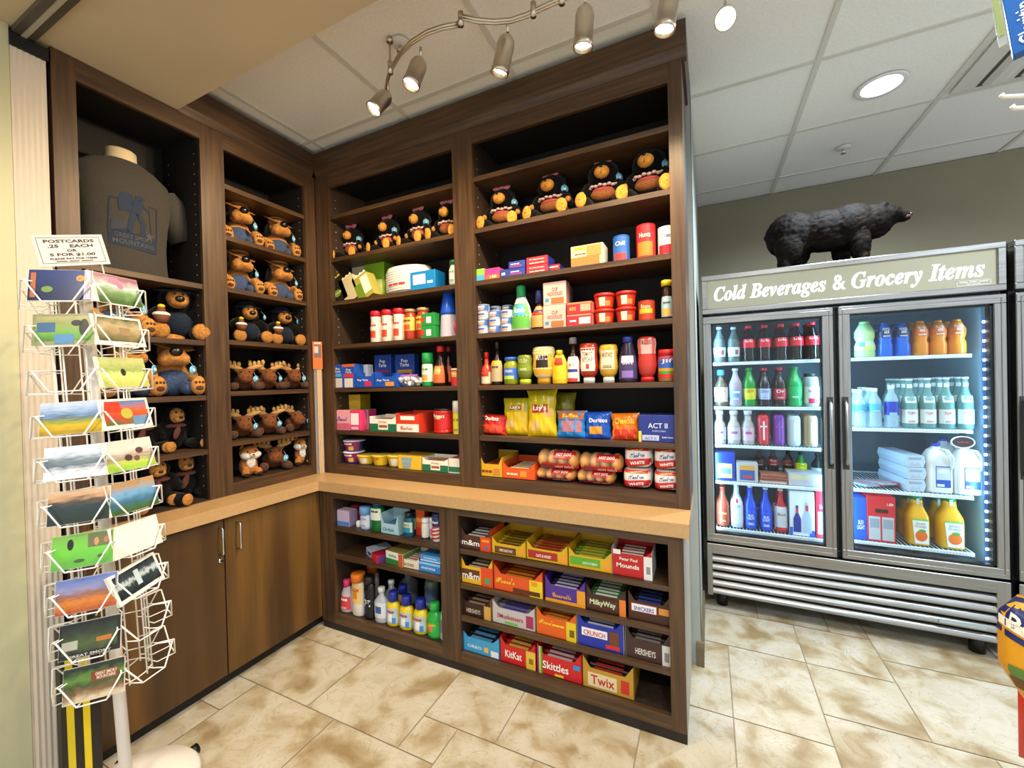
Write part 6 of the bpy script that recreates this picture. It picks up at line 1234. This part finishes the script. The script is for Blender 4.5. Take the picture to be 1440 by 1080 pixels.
for i, p in enumerate([(1203, 1220, 548), (1222, 1243.5, 546)]):
    o = bottle(['clear water bottle with teal label nearest the door frame', 'clear water bottle with teal label beside the blue one'][i], p, z, YD, WATR, 'b8d4e0', (.09, .45, 'dce8f0'), (.4, .6, '4aa4c4', 2.9), None, a=.5)
    o['group'] = 'clear water bottles in rows of four'
    for k in range(1, 4): dup(o, (o.location.x, o.location.y + .075 * k, o.location.z), 0, 'clear water bottle behind the front two on the second right shelf', group=o['group'])
o = bottle('water bottle with dark blue label beside the clear glass bottles', (1246, 1268, 542), z, YD, WATR, 'b0ccdc', (.09, .45, 'dce8f0'), (.3, .62, '1f34a8', 2.9), None, a=.6, prints=[(-.5, .5, .0, .2, '8ab0d8')])
o = None
for i, p in enumerate([(1271, 1294.5, 533), (1297, 1320.5, 532), (1323.5, 1347, 531), (1350.5, 1374.5, 530)]):
    if i == 0 or True:
        o = bottle(['clear glass mineral water bottle beside the dark blue label', 'clear glass mineral water bottle, second of the front four', 'clear glass mineral water bottle, third of the front four', 'clear glass mineral water bottle nearest the lit door edge'][i], p, z, YD, BEER, '7fb0ae', (.03, .45, 'd8e0e0'), (.1, .38, 'd8dede', 2.6), 'TOPO', 'c8343c', a=.55, group='clear glass mineral water bottles', fill=(.6, '4a8a88'))
        lbm = MB(); R = abs(o.dimensions.x) / 2; hh_ = o.dimensions.z
        lbm.grid(-.75 * R, .75 * R, hh_ * .53, hh_ * .66, 8, 4, lambda u, v: ((R * .98) * math.sin(u / R), -(R * (1.0 - 2.2 * max(0, v / hh_ - .53))) * math.cos(u / R) - .001, v), M('cfdad8', .4)); lbm.grid(-.38 * R, .38 * R, hh_ * .84, hh_ * .92, 6, 2, lambda u, v: (R * .42 * math.sin(u / R / .42), -R * .44 * math.cos(u / R / .42), v), M('e0e6e6', .4)); lbm.build('neck_label', o)
    for k in range(1, 5): dup(o, (o.location.x, o.location.y + .068 * k, o.location.z), 0, 'clear glass mineral water bottle behind the front four', group='clear glass mineral water bottles')
z = Z_(S2, 2)
for k, lb in enumerate(['flat meat pack with red corner nearest the door frame', 'flat meat pack with red corner lying under the egg cartons']):
    m = MB(); m.box(-.06, .06, 0, .16, 0, .012, M('8a96a4', .2), .002); m.box(-.05, .05, .03, .15, .012, .0135, M('a8848a', .4)); m.box(.01, .055, -.0006, .004, .002, .011, M('c02a3a')); m.box(.01, .055, .002, .03, .012, .0138, M('c02a3a'))
    x = px_solve([1236, 1262][k], 0, (0, YD, z)); o = m.build('meat_pack', None, (x, YD + .02 + .012 * k, z + .006 + k * .012), [.5, .42][k]); o.rotation_euler = (-.1 if k else -.05, 0, [.5, .42][k]); tag(o, lb, 'meat pack')
cw_, ww_, hh3 = spot((1272, 1303, 640), z, YD); eh = hh3 / 3
for k in range(3):
    m = MB(); EG = M('b4c4d6', .45)
    m.prism([(-ww_ / 2, eh * .5), (-ww_ * .4, 0), (ww_ * .4, 0), (ww_ / 2, eh * .5), (ww_ * .42, eh * .97), (-ww_ * .42, eh * .97)], 0, .28, 1, EG)
    for q in range(6):
        for s in (-1, 1): m.ell((s * ww_ * .22, .026 + q * .05, eh * .3), (ww_ * .2, .024, eh * .32), EG, nu=8, nv=5)
    m.prism([(-ww_ * .3, eh * .1), (-ww_ * .12, eh * .42), (ww_ * .02, eh * .2), (ww_ * .14, eh * .42), (ww_ * .3, eh * .1)], -.001, 0, 1, M('a8b8cc', .4))
    m.box(-ww_ * .3, ww_ * .3, -.0012, 0, eh * .62, eh * .8, M('8fa0b8', .4))
    tag(m.build('egg_carton', None, (cw_ + .003 * (k % 2), YD, z + k * eh), .12), ['pale foam egg carton, lowest of the stack of three', 'pale foam egg carton, middle of the stack of three', 'pale foam egg carton, topmost of the stack of three'][k], 'egg carton', 'egg cartons')
def jug(label, p, y_, hh=None):
    c, w, h = spot(p, z, y_); t = thing('milk_jug', label, 'milk jug', (c, y_ + w * .5, z), 0, 'milk jugs'); mt = M('dfe0dc', .3)
    if hh: h = hh
    m = MB(); n = 24; vs = []; fs = []; pr = [(.96, 0), (1, .03), (1, .55), (.9, .72), (.62, .86), (.3, .93), (.26, .97)]
    for r, q in pr:
        for i in range(n):
            a = 2 * PI * i / n; ca, sa = math.cos(a), math.sin(a); e_ = .45
            vs.append((w / 2 * r * math.copysign(abs(ca) ** e_, ca), w / 2 * r * math.copysign(abs(sa) ** e_, sa), q * h))
    for k in range(len(pr) - 1):
        for i in range(n): fs.append((k * n + i, k * n + (i + 1) % n, (k + 1) * n + (i + 1) % n, (k + 1) * n + i))
    fs.append(tuple(range(n))[::-1]); m.add(vs, fs, mt, True); m.build('body', t)
    m = MB(); m.tube([(w * .1, -w * .2, h * .9), (w * .3, -w * .38, h * .88), (w * .42, -w * .5, h * .75), (w * .42, -w * .5, h * .6), (w * .36, -w * .46, h * .5)], w * .07, mt, 10); m.build('handle', t)
    m = MB(); m.lathe([(0, 0), (w * .17, 0), (w * .17, h * .06), (0, h * .06)], 16, M('2240b8', .4), (0, 0, h * .95)); m.build('cap', t)
    m = MB(); y0_ = -w / 2 - .0012; m.box(-w * .18, w * .36, y0_, y0_ + .001, h * .12, h * .56, M('2450b0', .4)); m.box(-w * .16, w * .34, y0_ - .0006, y0_, h * .28, h * .54, M('b8c8dc', .4)); oval(m, w * .08, h * .46, w * .2, h * .05, y0_ - .0012, M('e0e8f0')); m.box(-w * .14, w * .12, y0_ - .0008, y0_, h * .14, h * .19, M('e0e8f0')); m.build('label', t)
    return t
jug('white milk jug with blue label beside the egg cartons', (1304, 1343, 626), YD); jug('white milk jug with blue label under the oval door tag', (1344, 1385, 627), YD); jug('white milk jug with blue cap standing behind the front two', (1316, 1352, 618), YD + .15)
m = MB(); mt = M('d8e0e4', .4)
m.tube([(.042 * math.cos(a), 0, .028 * math.sin(a)) for a in [2 * PI * k / 24 for k in range(24)]], .0035, mt, 6, True); oval(m, 0, 0, .04, .026, 0, M('3a4650', .5), 20); m.text('PULL', flat(-.002), .04, .012, M('a8484e'), 0, -.006, .01); m.box(-.012, .012, -.002, .002, .028, .045, M('2a3a44'))
q = at(1354, 622, 1, F + .012); tag(m.build('oval_tag', None, (q.x, F + .0125, q.z)), 'small dark oval sticker tag on the right cooler door glass', 'tag')
z = Z_(S2, 3)
carton('blue beer pack nearest the door frame on the lowest right shelf', (1199, 1219, 700), z, YD - .01, '1f52c4', '1a44a8', .25, [], [('BUD\nLIGHT', .6, .25, .6, .28, WHT)])
carton('red beer pack with silver can pictures and hand hole', (1219.5, 1260, 698), z, YD - .01, 'c8202c', 'a81824', .2, [(.06, .47, .04, .55, 'b4b8c0'), (.53, .94, .04, .55, 'b4b8c0'), (.1, .43, .3, .5, '9098a8'), (.57, .9, .3, .5, '9098a8'), (.3, .75, .64, .72, '2a1416')], [('1-30+', .82, .8, .26, .08, WHT)])
def oj(label, p, y_):
    c, w, h = spot(p, z, y_); t = thing('juice_jug', label, 'juice jug', (c, y_ + w * .5, z), 0, 'orange juice jugs'); mt = M('e0a81c', .18)
    m = MB(); n = 24; vs = []; fs = []; pr = [(.96, 0), (1, .03), (1, .5), (.95, .58), (.55, .76), (.5, .88), (.44, .9)]
    for r, q_ in pr:
        for i in range(n):
            a = 2 * PI * i / n; ca, sa = math.cos(a), math.sin(a); vs.append((w / 2 * r * math.copysign(abs(ca) ** .6, ca), w / 2 * r * math.copysign(abs(sa) ** .6, sa), q_ * h))
    for k in range(len(pr) - 1):
        for i in range(n): fs.append((k * n + i, k * n + (i + 1) % n, (k + 1) * n + (i + 1) % n, (k + 1) * n + i))
    fs.append(tuple(range(n))[::-1]); m.add(vs, fs, mt, True); m.build('body', t)
    m = MB(); m.lathe([(0, 0), (w * .27, 0), (w * .27, h * .12), (0, h * .12)], 18, M('1a8a5a', .4), (0, 0, h * .88)); m.box(-w * .06, w * .06, -w * .28, -w * .26, h * .8, h * .92, M('cfe0e0')); m.build('cap', t)
    m = MB(); y0_ = -w / 2 - .001; m.poly([(-w * .34, h * .5), (w * .36, h * .5), (w * .36, h * .04), (-w * .24, h * .04)], lambda u, v: (u, y0_, v), M('dfe2dc', .4)); m.poly([(-w * .34, h * .53), (w * .36, h * .53), (w * .36, h * .5), (-w * .34, h * .5)], lambda u, v: (u, y0_, v), M('6ab84a', .4))
    oval(m, w * .04, h * .2, w * .26, h * .11, y0_ - .0006, M('e0661c')); oval(m, w * .08, h * .3, w * .16, h * .03, y0_ - .001, M('4a9a2a')); m.text('Simply\nOrange', lambda u, v: (u, y0_ - .001, v), w * .48, h * .12, M('8a8a9a'), w * .02, h * .35, .01); m.build('label', t); return t
oj('orange juice jug with green cap beside the red beer pack, front one', (1278, 1311, 697), YD); oj('orange juice jug with green cap nearest the lit door edge, front one', (1323, 1361, 699), YD)
oj('orange juice jug behind the one beside the red beer pack', (1266, 1296, 697), YD + .14); oj('orange juice jug behind the one nearest the lit door edge', (1308, 1339, 699), YD + .14)

# ================================================================ bronze bear
BRZ, nt, b, n, r, vec = noise_mat('bronze_fur', [(.35, '080605'), (.6, '150e0a'), (.75, '3f2817')], (1, 1, 2.4), 30, 6, .75, bump=.6, metal=.0)
bx = (2.611 + 3.255) / 2 - .03
b.inputs['Specular IOR Level'].default_value = .12
t = thing('bear_figure', 'dark bronze walking bear figure on top of the drinks cooler', 'figurine', (bx, 1.17, 2.0), 0)
blob('body', [((-.2, 0, .262), (.135, .105, .14)), ((-.05, 0, .268), (.17, .095, .115)), ((.09, 0, .27), (.13, .1, .125)), ((.1, 0, .325), (.08, .06, .05)), ((.19, 0, .275), (.1, .075, .098)), ((.26, 0, .298), (.066, .056, .06)), ((.318, 0, .282), (.042, .034, .032), (0, .15, 0)), ((.235, .04, .35), (.018, .01, .02)), ((.235, -.04, .35), (.018, .01, .02)),
    ((.12, -.055, .15), (.05, .042, .11)), ((.13, -.06, .06), (.034, .034, .06)), ((.15, -.06, .022), (.05, .036, .022)), ((.06, .055, .15), (.05, .042, .11)), ((.05, .06, .06), (.034, .034, .06)), ((.07, .06, .022), (.05, .036, .022)),
    ((-.22, -.06, .18), (.075, .05, .11)), ((-.245, -.062, .08), (.038, .036, .08)), ((-.22, -.062, .022), (.055, .036, .022)), ((-.16, .06, .18), (.075, .05, .11)), ((-.15, .062, .08), (.038, .036, .08)), ((-.13, .062, .022), (.055, .036, .022)), ((-.325, 0, .27), (.018, .015, .022)), ((.0, 0, .2), (.2, .075, .06))], .008, BRZ, .0045, t, 3, 75)
part('eyes', t, lambda m: [m.ell((.282, s * .034, .315), (.004, .004, .004), M('2a1408', .2), nu=8, nv=5) for s in (-1, 1)])
part('nose', t, lambda m: (m.ell((.356, 0, .287), (.011, .015, .011), M('3a2018', .4)), m.ell((.335, -.026, .272), (.018, .006, .009), M('3f2119', .5))))

# ================================================================ ceiling things
def along(px, py, zz): return at(px, py, 2, zz)
zr = 2.765
t = thing('track_light_rail', 'curved nickel track light rail hanging below the tiled ceiling', 'track light')
rail1 = [(542, 133), (545, 112), (551, 96), (562, 77), (578, 60), (600, 46), (624, 38), (648, 34)]
rail2 = [(650, 24), (670, 29), (695, 31), (718, 29), (740, 22), (760, 12), (776, 5), (805, -8)]
rail3 = [(805, -8), (850, -22), (900, -35), (960, -40), (1010, -30), (1040, -14)]
for rl in (rail1, rail2 + rail3[1:]):
    m = MB(); pts = [along(x, y, zr) for x, y in rl]; m.tube([p + Vector((0, 0, .004)) for p in pts], .0075, NICK, 8); m.tube([p - Vector((0, 0, .006)) for p in pts], .005, NICK, 8); m.build('rail', t)
for (x, y), top in (((648, 29), .05), ((750, 16), None), ((790, -2), None), ((549, 97), None)):
    p = along(x, y, zr); m = MB(); m.cyl(p - Vector((0, 0, .02)), p + Vector((0, 0, .03)), .011, NICK, 14)
    if top is None: m.cyl(p, (p.x, p.y, HC - .006), .0045, NICK, 10); m.cyl((p.x, p.y, HC - .02), (p.x, p.y, HC - .006), .014, NICK, 14)
    m.build('joint', t)
GLOW = M('fff0d0', .4, emis=60)
LW = (1.0, .74, .44)
heads = [((546, 132), (519, 160), .115, (.0, -.6, 1.7), 'nickel spotlight tilted down at the low end of the rail'), ((592, 84), (577, 121), .12, (.0, -.25, 1.5), 'nickel spotlight, second along the curved rail'), ((714, 50), (703, 101), .13, (.5, -.1, 1.2), 'nickel spotlight hanging in the middle of the picture top'), ((823, 9), (820, 62), .13, (1.4, -.1, 1.0), 'nickel spotlight hanging before the wide right bay'), ((943, -14), (935, 38), .13, (1.95, -.2, .6), 'nickel spotlight before the crown corner, lit from below'), ((1020, 22), (1030, 48), .11, None, 'glaring spotlight turned towards the room at the rail end')]
for (tx_, ty_), (mx0, my0), ln, aim, lb in heads:
    p = along(tx_, ty_, 2.715); q = along(mx0, my0, 2.6)
    d = (q - p).normalized()
    if aim is None: d = (CP - p).normalized() * .95 + Vector((0, 0, -.1)); d.normalize(); q = p + d * ln
    else: q = p + d * ln
    h_ = thing('track_spotlight', lb, 'spotlight', p, 0, 'spotlights on the curved rail'); o_ = Vector((0, 0, 0)); e_ = q - p
    rot = e_.to_track_quat('Z', 'Y').to_matrix().to_4x4(); m = MB(); L_ = ln; R_ = .033
    m.lathe([(.0, 0), (.018, .001), (.028, .012), (R_, .03), (R_, L_ * .86), (R_ + .002, L_ * .87), (R_ + .002, L_), (R_ - .002, L_), (R_ - .003, L_ * .9), (.02, L_ * .86), (0, L_ * .85)], 28, NICK, T=rot); m.build('housing', h_)
    m = MB(); m.lathe([(0, L_ * .875), (R_ - .006, L_ * .88), (R_ - .006, L_ * .905), (0, L_ * .91)], 22, GLOW, T=rot); m.build('bulb', h_)
    m = MB(); m.tube([(0, 0, .012), (0, 0, .045), (0, 0, zr - p.z)], .0055, NICK, 8); m.build('stem', h_)
    ld = bpy.data.lights.new('spot_beam', 'SPOT'); ld.energy = 36 if aim else 30; ld.color = LW; ld.spot_size = math.radians(125); ld.spot_blend = .8; ld.shadow_soft_size = .028
    lo = bpy.data.objects.new('spot_beam', ld); COL.objects.link(lo); lo.location = p + d * (ln + .012)
    dd = (Vector(aim) - lo.location) if aim else Vector((.0, -.35, -1)); lo.rotation_euler = dd.to_track_quat('-Z', 'Y').to_euler()
def can_light(x, y, zc, label, energy, col, emi='cfe8ff', es=6):
    t = thing('recessed_or_fill_light', label, 'ceiling light', (x, y, zc), 0, 'round recessed ceiling lights'); m = MB()
    m.lathe([(.085, -.002), (.105, -.004), (.108, .001), (.085, .001)], 36, M('dfe0e0', .4)); m.build('trim_ring', t)
    m = MB(); m.lathe([(0, -.007), (.05, -.006), (.08, -.0035), (.086, .0), (0, .0005)], 32, M(emi, .4, emis=es)); m.build('lens', t)
    ld = bpy.data.lights.new('can_beam', 'SPOT'); ld.energy = energy * 3.2; ld.color = col; ld.spot_size = math.radians(160); ld.spot_blend = .6; ld.shadow_soft_size = .07
    lo = bpy.data.objects.new('can_beam', ld); COL.objects.link(lo); lo.location = (x, y, zc - .05)
COOLW = (.78, .9, 1.0)
can_light(3.065, .913, HC - .007, 'round recessed ceiling light glowing blue-white above the cooler', 44, COOLW)
NEUT = (1.0, .88, .72)
can_light(1.1, -2.6, 2.7345, 'unseen round fill light added in the soffit behind the viewer', 24, NEUT, 'fff0d8'); can_light(3.0, -2.6, HC - .007, 'unseen round ceiling fill light added behind the viewer on the right', 40, COOLW)  # fill lamps added out of view for ambient light
can_light(3.9, -.4, HC - .007, 'unseen round ceiling fill light added beyond the right picture edge', 46, COOLW); can_light(2.75, -.9, HC - .007, 'unseen round ceiling fill light added above the open floor', 22, (.95, .92, .9), 'f4f2ea'); can_light(.95, -1.35, 2.7345, 'unseen round fill light added in the low soffit before the toy shelves', 10, NEUT, 'fff0d8')  # more unseen fill lamps, added to brighten the room
for x, y, lb in ((3.059, 1.545, 'white fire sprinkler in the ceiling above the bear'), (1.056, -.419, 'white fire sprinkler in the ceiling behind the rail rod')):
    t = thing('sprinkler', lb, 'sprinkler', (x, y, HC - .007), 0); m = MB(); m.lathe([(0, 0), (.042, 0), (.036, -.008), (.016, -.012), (0, -.012)], 24, M('d8d4cc', .4)); m.build('escutcheon', t)
    m = MB(); m.cyl((0, 0, -.01), (0, 0, -.035), .006, CHROME, 10); m.lathe([(0, -.037), (.016, -.037), (.016, -.039), (0, -.039)], 14, CHROME); m.build('nozzle', t)
t = thing('air_vent', 'white slotted ceiling air vent near the top right corner', 'vent', (3.72, .875, HC - .007)); m = MB(); wv_ = M('d2cfca', .5)
m.box(-.3, .3, -.29, .29, -.006, 0, wv_)
for s in (-.19, -.05, .09): m.prism([(s, -.006), (s + .03, -.022), (s + .075, -.022), (s + .1, -.006)], -.26, .26, 1, wv_)
m.build('frame', t); m = MB()
for s in (-.205, -.065, .075, .215): m.box(s - .0, s + .03, -.27, .27, -.0075, -.0055, M('4a443c', .7))
m.build('slots', t)
# ================================================================ display board at the right edge
m = MB(); m.box(3.06, 3.08, -1.15, -.2, 0, 2.3, M('b8b4aa', .5))
for k in range(20): m.box(3.058, 3.06, -1.15, -.2, .25 + k * .1, .256 + k * .1, M('5a5650'))
t = tag(m.build('slatwall_panel', None), 'grey slatted display panel just beyond the right picture edge', 'display panel')
hk = []
for (px, py, dz, px2, py2), lb in (((1408, 137, 0, 1440, 152), 'bare white peg hook under the blue box, upper one'), ((1423, 153, 0, 1460, 172), 'bare white peg hook under the blue box, lower one')):
    a = at(px, py, 1, -.7); m = MB(); m.tube([(a.x, a.y, a.z + .006), (a.x + .003, a.y, a.z), (3.06, a.y + .02, a.z - .06)], .0042, WIRE, 8)
    tag(m.build('peg_hook', None), lb, 'hook')
a = at(1412, 0, 1, -.7); b_ = at(1424, 78, 1, -.7); m = MB(); wbx = .11; hbx = .2; mt = M('0f5aa8', .35)
m.box(0, wbx, 0, .025, 0, hbx, mt, .001); m.text('Claritin', lambda u, v: (.034 - v, -.0008, u), .08, .024, M('dfeaf4'), .052, 0, .01); m.box(.022, .034, -.0008, 0, .115, .127, M('c0a040')); m.box(-.014, 0, .004, .006, .03, hbx, M('c8d0c8', .3, alpha=.3)); m.box(-.012, -.004, .003, .004, .05, hbx, M('8a9a5a', .4))
m.tube([(.05, .01, hbx), (.05, .01, hbx + .12)], .004, WIRE, 6)
o = m.build('hanging_box', None, (b_.x, b_.y, b_.z)); o.rotation_euler = (0, -.1, -.45); tag(o, 'blue boxed medicine pack hanging at the top right corner', 'box')
a = at(1480, 925, 1, -.55)
def bagpt(w, h, th):
    def F_(u, v, s=-1, e=0):
        A = max(0, 1 - abs(2 * u / w) ** 2.6); B = max(0, 1 - abs(2 * v / h - 1) ** 3); return (u, s * (th / 2 * (A * B) ** .5 + .001 + e), v)
    return F_
F_ = bagpt(.155, .22, .07); m = MB(); 
rr_ = .0
def shape(u, v): return (1 - .55 * max(0, (.32 - v / .24) / .32) ** 1.2) * (1 - .4 * max(0, (v / .24 - .8) / .2))
G = lambda u, v, s=-1, e=0: (lambda q: (q[0] * shape(u, v), q[1], q[2]))(F_(u, v, s, e))
m.grid(-.0775, .0775, 0, .24, 14, 16, lambda u, v: G(u, v, -1), M('d8981a', .3)); m.grid(-.0775, .0775, 0, .24, 14, 16, lambda u, v: G(u, v, 1), M('d8981a', .3))
sl = lambda k: (lambda u, v: G(u, v + .35 * -(u), -1, k))
m.grid(-.0775, .0775, .17, .235, 12, 5, lambda u, v: G(u, v, -1, .001), M('1c2860', .3)); m.grid(-.0775, .0775, .125, .14, 12, 2, sl(.001), M('1c2860', .3)); m.grid(-.075, .07, .145, .165, 12, 2, sl(.001), M('e6e0d0', .3))
m.text('Peanut', lambda u, v: G(u, v - .3 * u, -1, .003), .12, .034, M('e8e2d4'), -.002, .15, .02)
for k, (u, v, c_) in enumerate([(-.045, .075, '5a7a3a'), (-.02, .06, '5a3a1c'), (-.05, .05, '6a4420'), (.01, .07, '6a4a20'), (-.01, .035, '4a6a2a'), (.03, .05, '5a3a1c')]): m.grid(u - .016, u + .016, v - .012, v + .012, 4, 4, lambda a_, b_: G(a_, b_, -1, .002), M(c_, .4))
cdx = math.atan2(CP.x - a.x, -(CP.y - a.y)); o = m.build('candy_bag', None, (a.x, a.y, a.z - .12)); o.rotation_euler = (0, 0, math.atan2(CP.y - a.y, CP.x - a.x) + PI / 2); tag(o, 'yellow and navy candy bag hanging at the right picture edge', 'candy bag')
m = MB(); m.tube([(a.x, a.y, a.z + .118), (a.x + .002, a.y, a.z + .135), (3.06, a.y, a.z + .135)], .003, WIRE, 6); tag(m.build('peg_hook', None), 'white peg hook carrying the yellow and navy candy bag', 'hook')
F_ = bagpt(.12, .16, .06); m = MB(); m.grid(-.06, .06, 0, .16, 10, 10, lambda u, v: F_(u, v, -1), M('c83a2c', .3)); m.grid(-.06, .06, 0, .16, 10, 10, lambda u, v: F_(u, v, 1), M('c83a2c', .3)); m.grid(-.05, .05, .05, .08, 8, 3, lambda u, v: F_(u, v, -1, .001), M('d8d0d4', .3))
a2 = at(1492, 1040, 1, -.52); o = m.build('candy_bag', None, (a2.x, a2.y, a2.z - .08)); o.rotation_euler = (0, 0, math.atan2(CP.y - a2.y, CP.x - a2.x) + PI / 2); tag(o, 'red snack bag hanging below the yellow and navy one', 'candy bag')
m = MB(); m.tube([(a2.x, a2.y, a2.z + .078), (a2.x + .002, a2.y, a2.z + .095), (3.06, a2.y, a2.z + .095)], .003, WIRE, 6); tag(m.build('peg_hook', None), 'white peg hook carrying the red snack bag', 'hook')
# ================================================================ light inside the coolers, world
def area(loc, dire, sx, sy, e, col, name='cooler_lamp'):
    ld = bpy.data.lights.new(name, 'AREA'); ld.shape = 'RECTANGLE'; ld.size = sx; ld.size_y = sy; ld.energy = e; ld.color = col
    lo = bpy.data.objects.new(name, ld); COL.objects.link(lo); lo.location = loc; lo.rotation_euler = Vector(dire).to_track_quat('-Z', 'Y').to_euler(); return lo
CB = (.38, .72, 1.0)
for x, dx, e_ in ((XF + .056, .7, 5), (XM - .034, -.7, 5), (XM + .034, .7, 6), (XF + FW - .07, -.7, 2.2)):
    lo = area((x, F + .075, 1.1), (dx, .7, 0), .02, 1.25, e_, CB)
    zz_ = -Vector((dx, .7, 0)).normalized(); yy_ = Vector((0, 0, 1)); xx_ = yy_.cross(zz_); lo.rotation_euler = Matrix((xx_, yy_, zz_)).transposed().to_euler()
wd = bpy.data.worlds.new('world'); SC.world = wd; wd.use_nodes = True
wd.node_tree.nodes['Background'].inputs[0].default_value = (.76, .8, .84, 1); wd.node_tree.nodes['Background'].inputs[1].default_value = 1.35
vs_ = SC.view_settings; vs_.view_transform = 'Standard'; vs_.look = 'None'; vs_.exposure = 0.14; vs_.gamma = 1
SC.cycles.use_denoising = True; SC.cycles.max_bounces = 6; SC.cycles.transparent_max_bounces = 16; SC.cycles.sample_clamp_indirect = 4.0
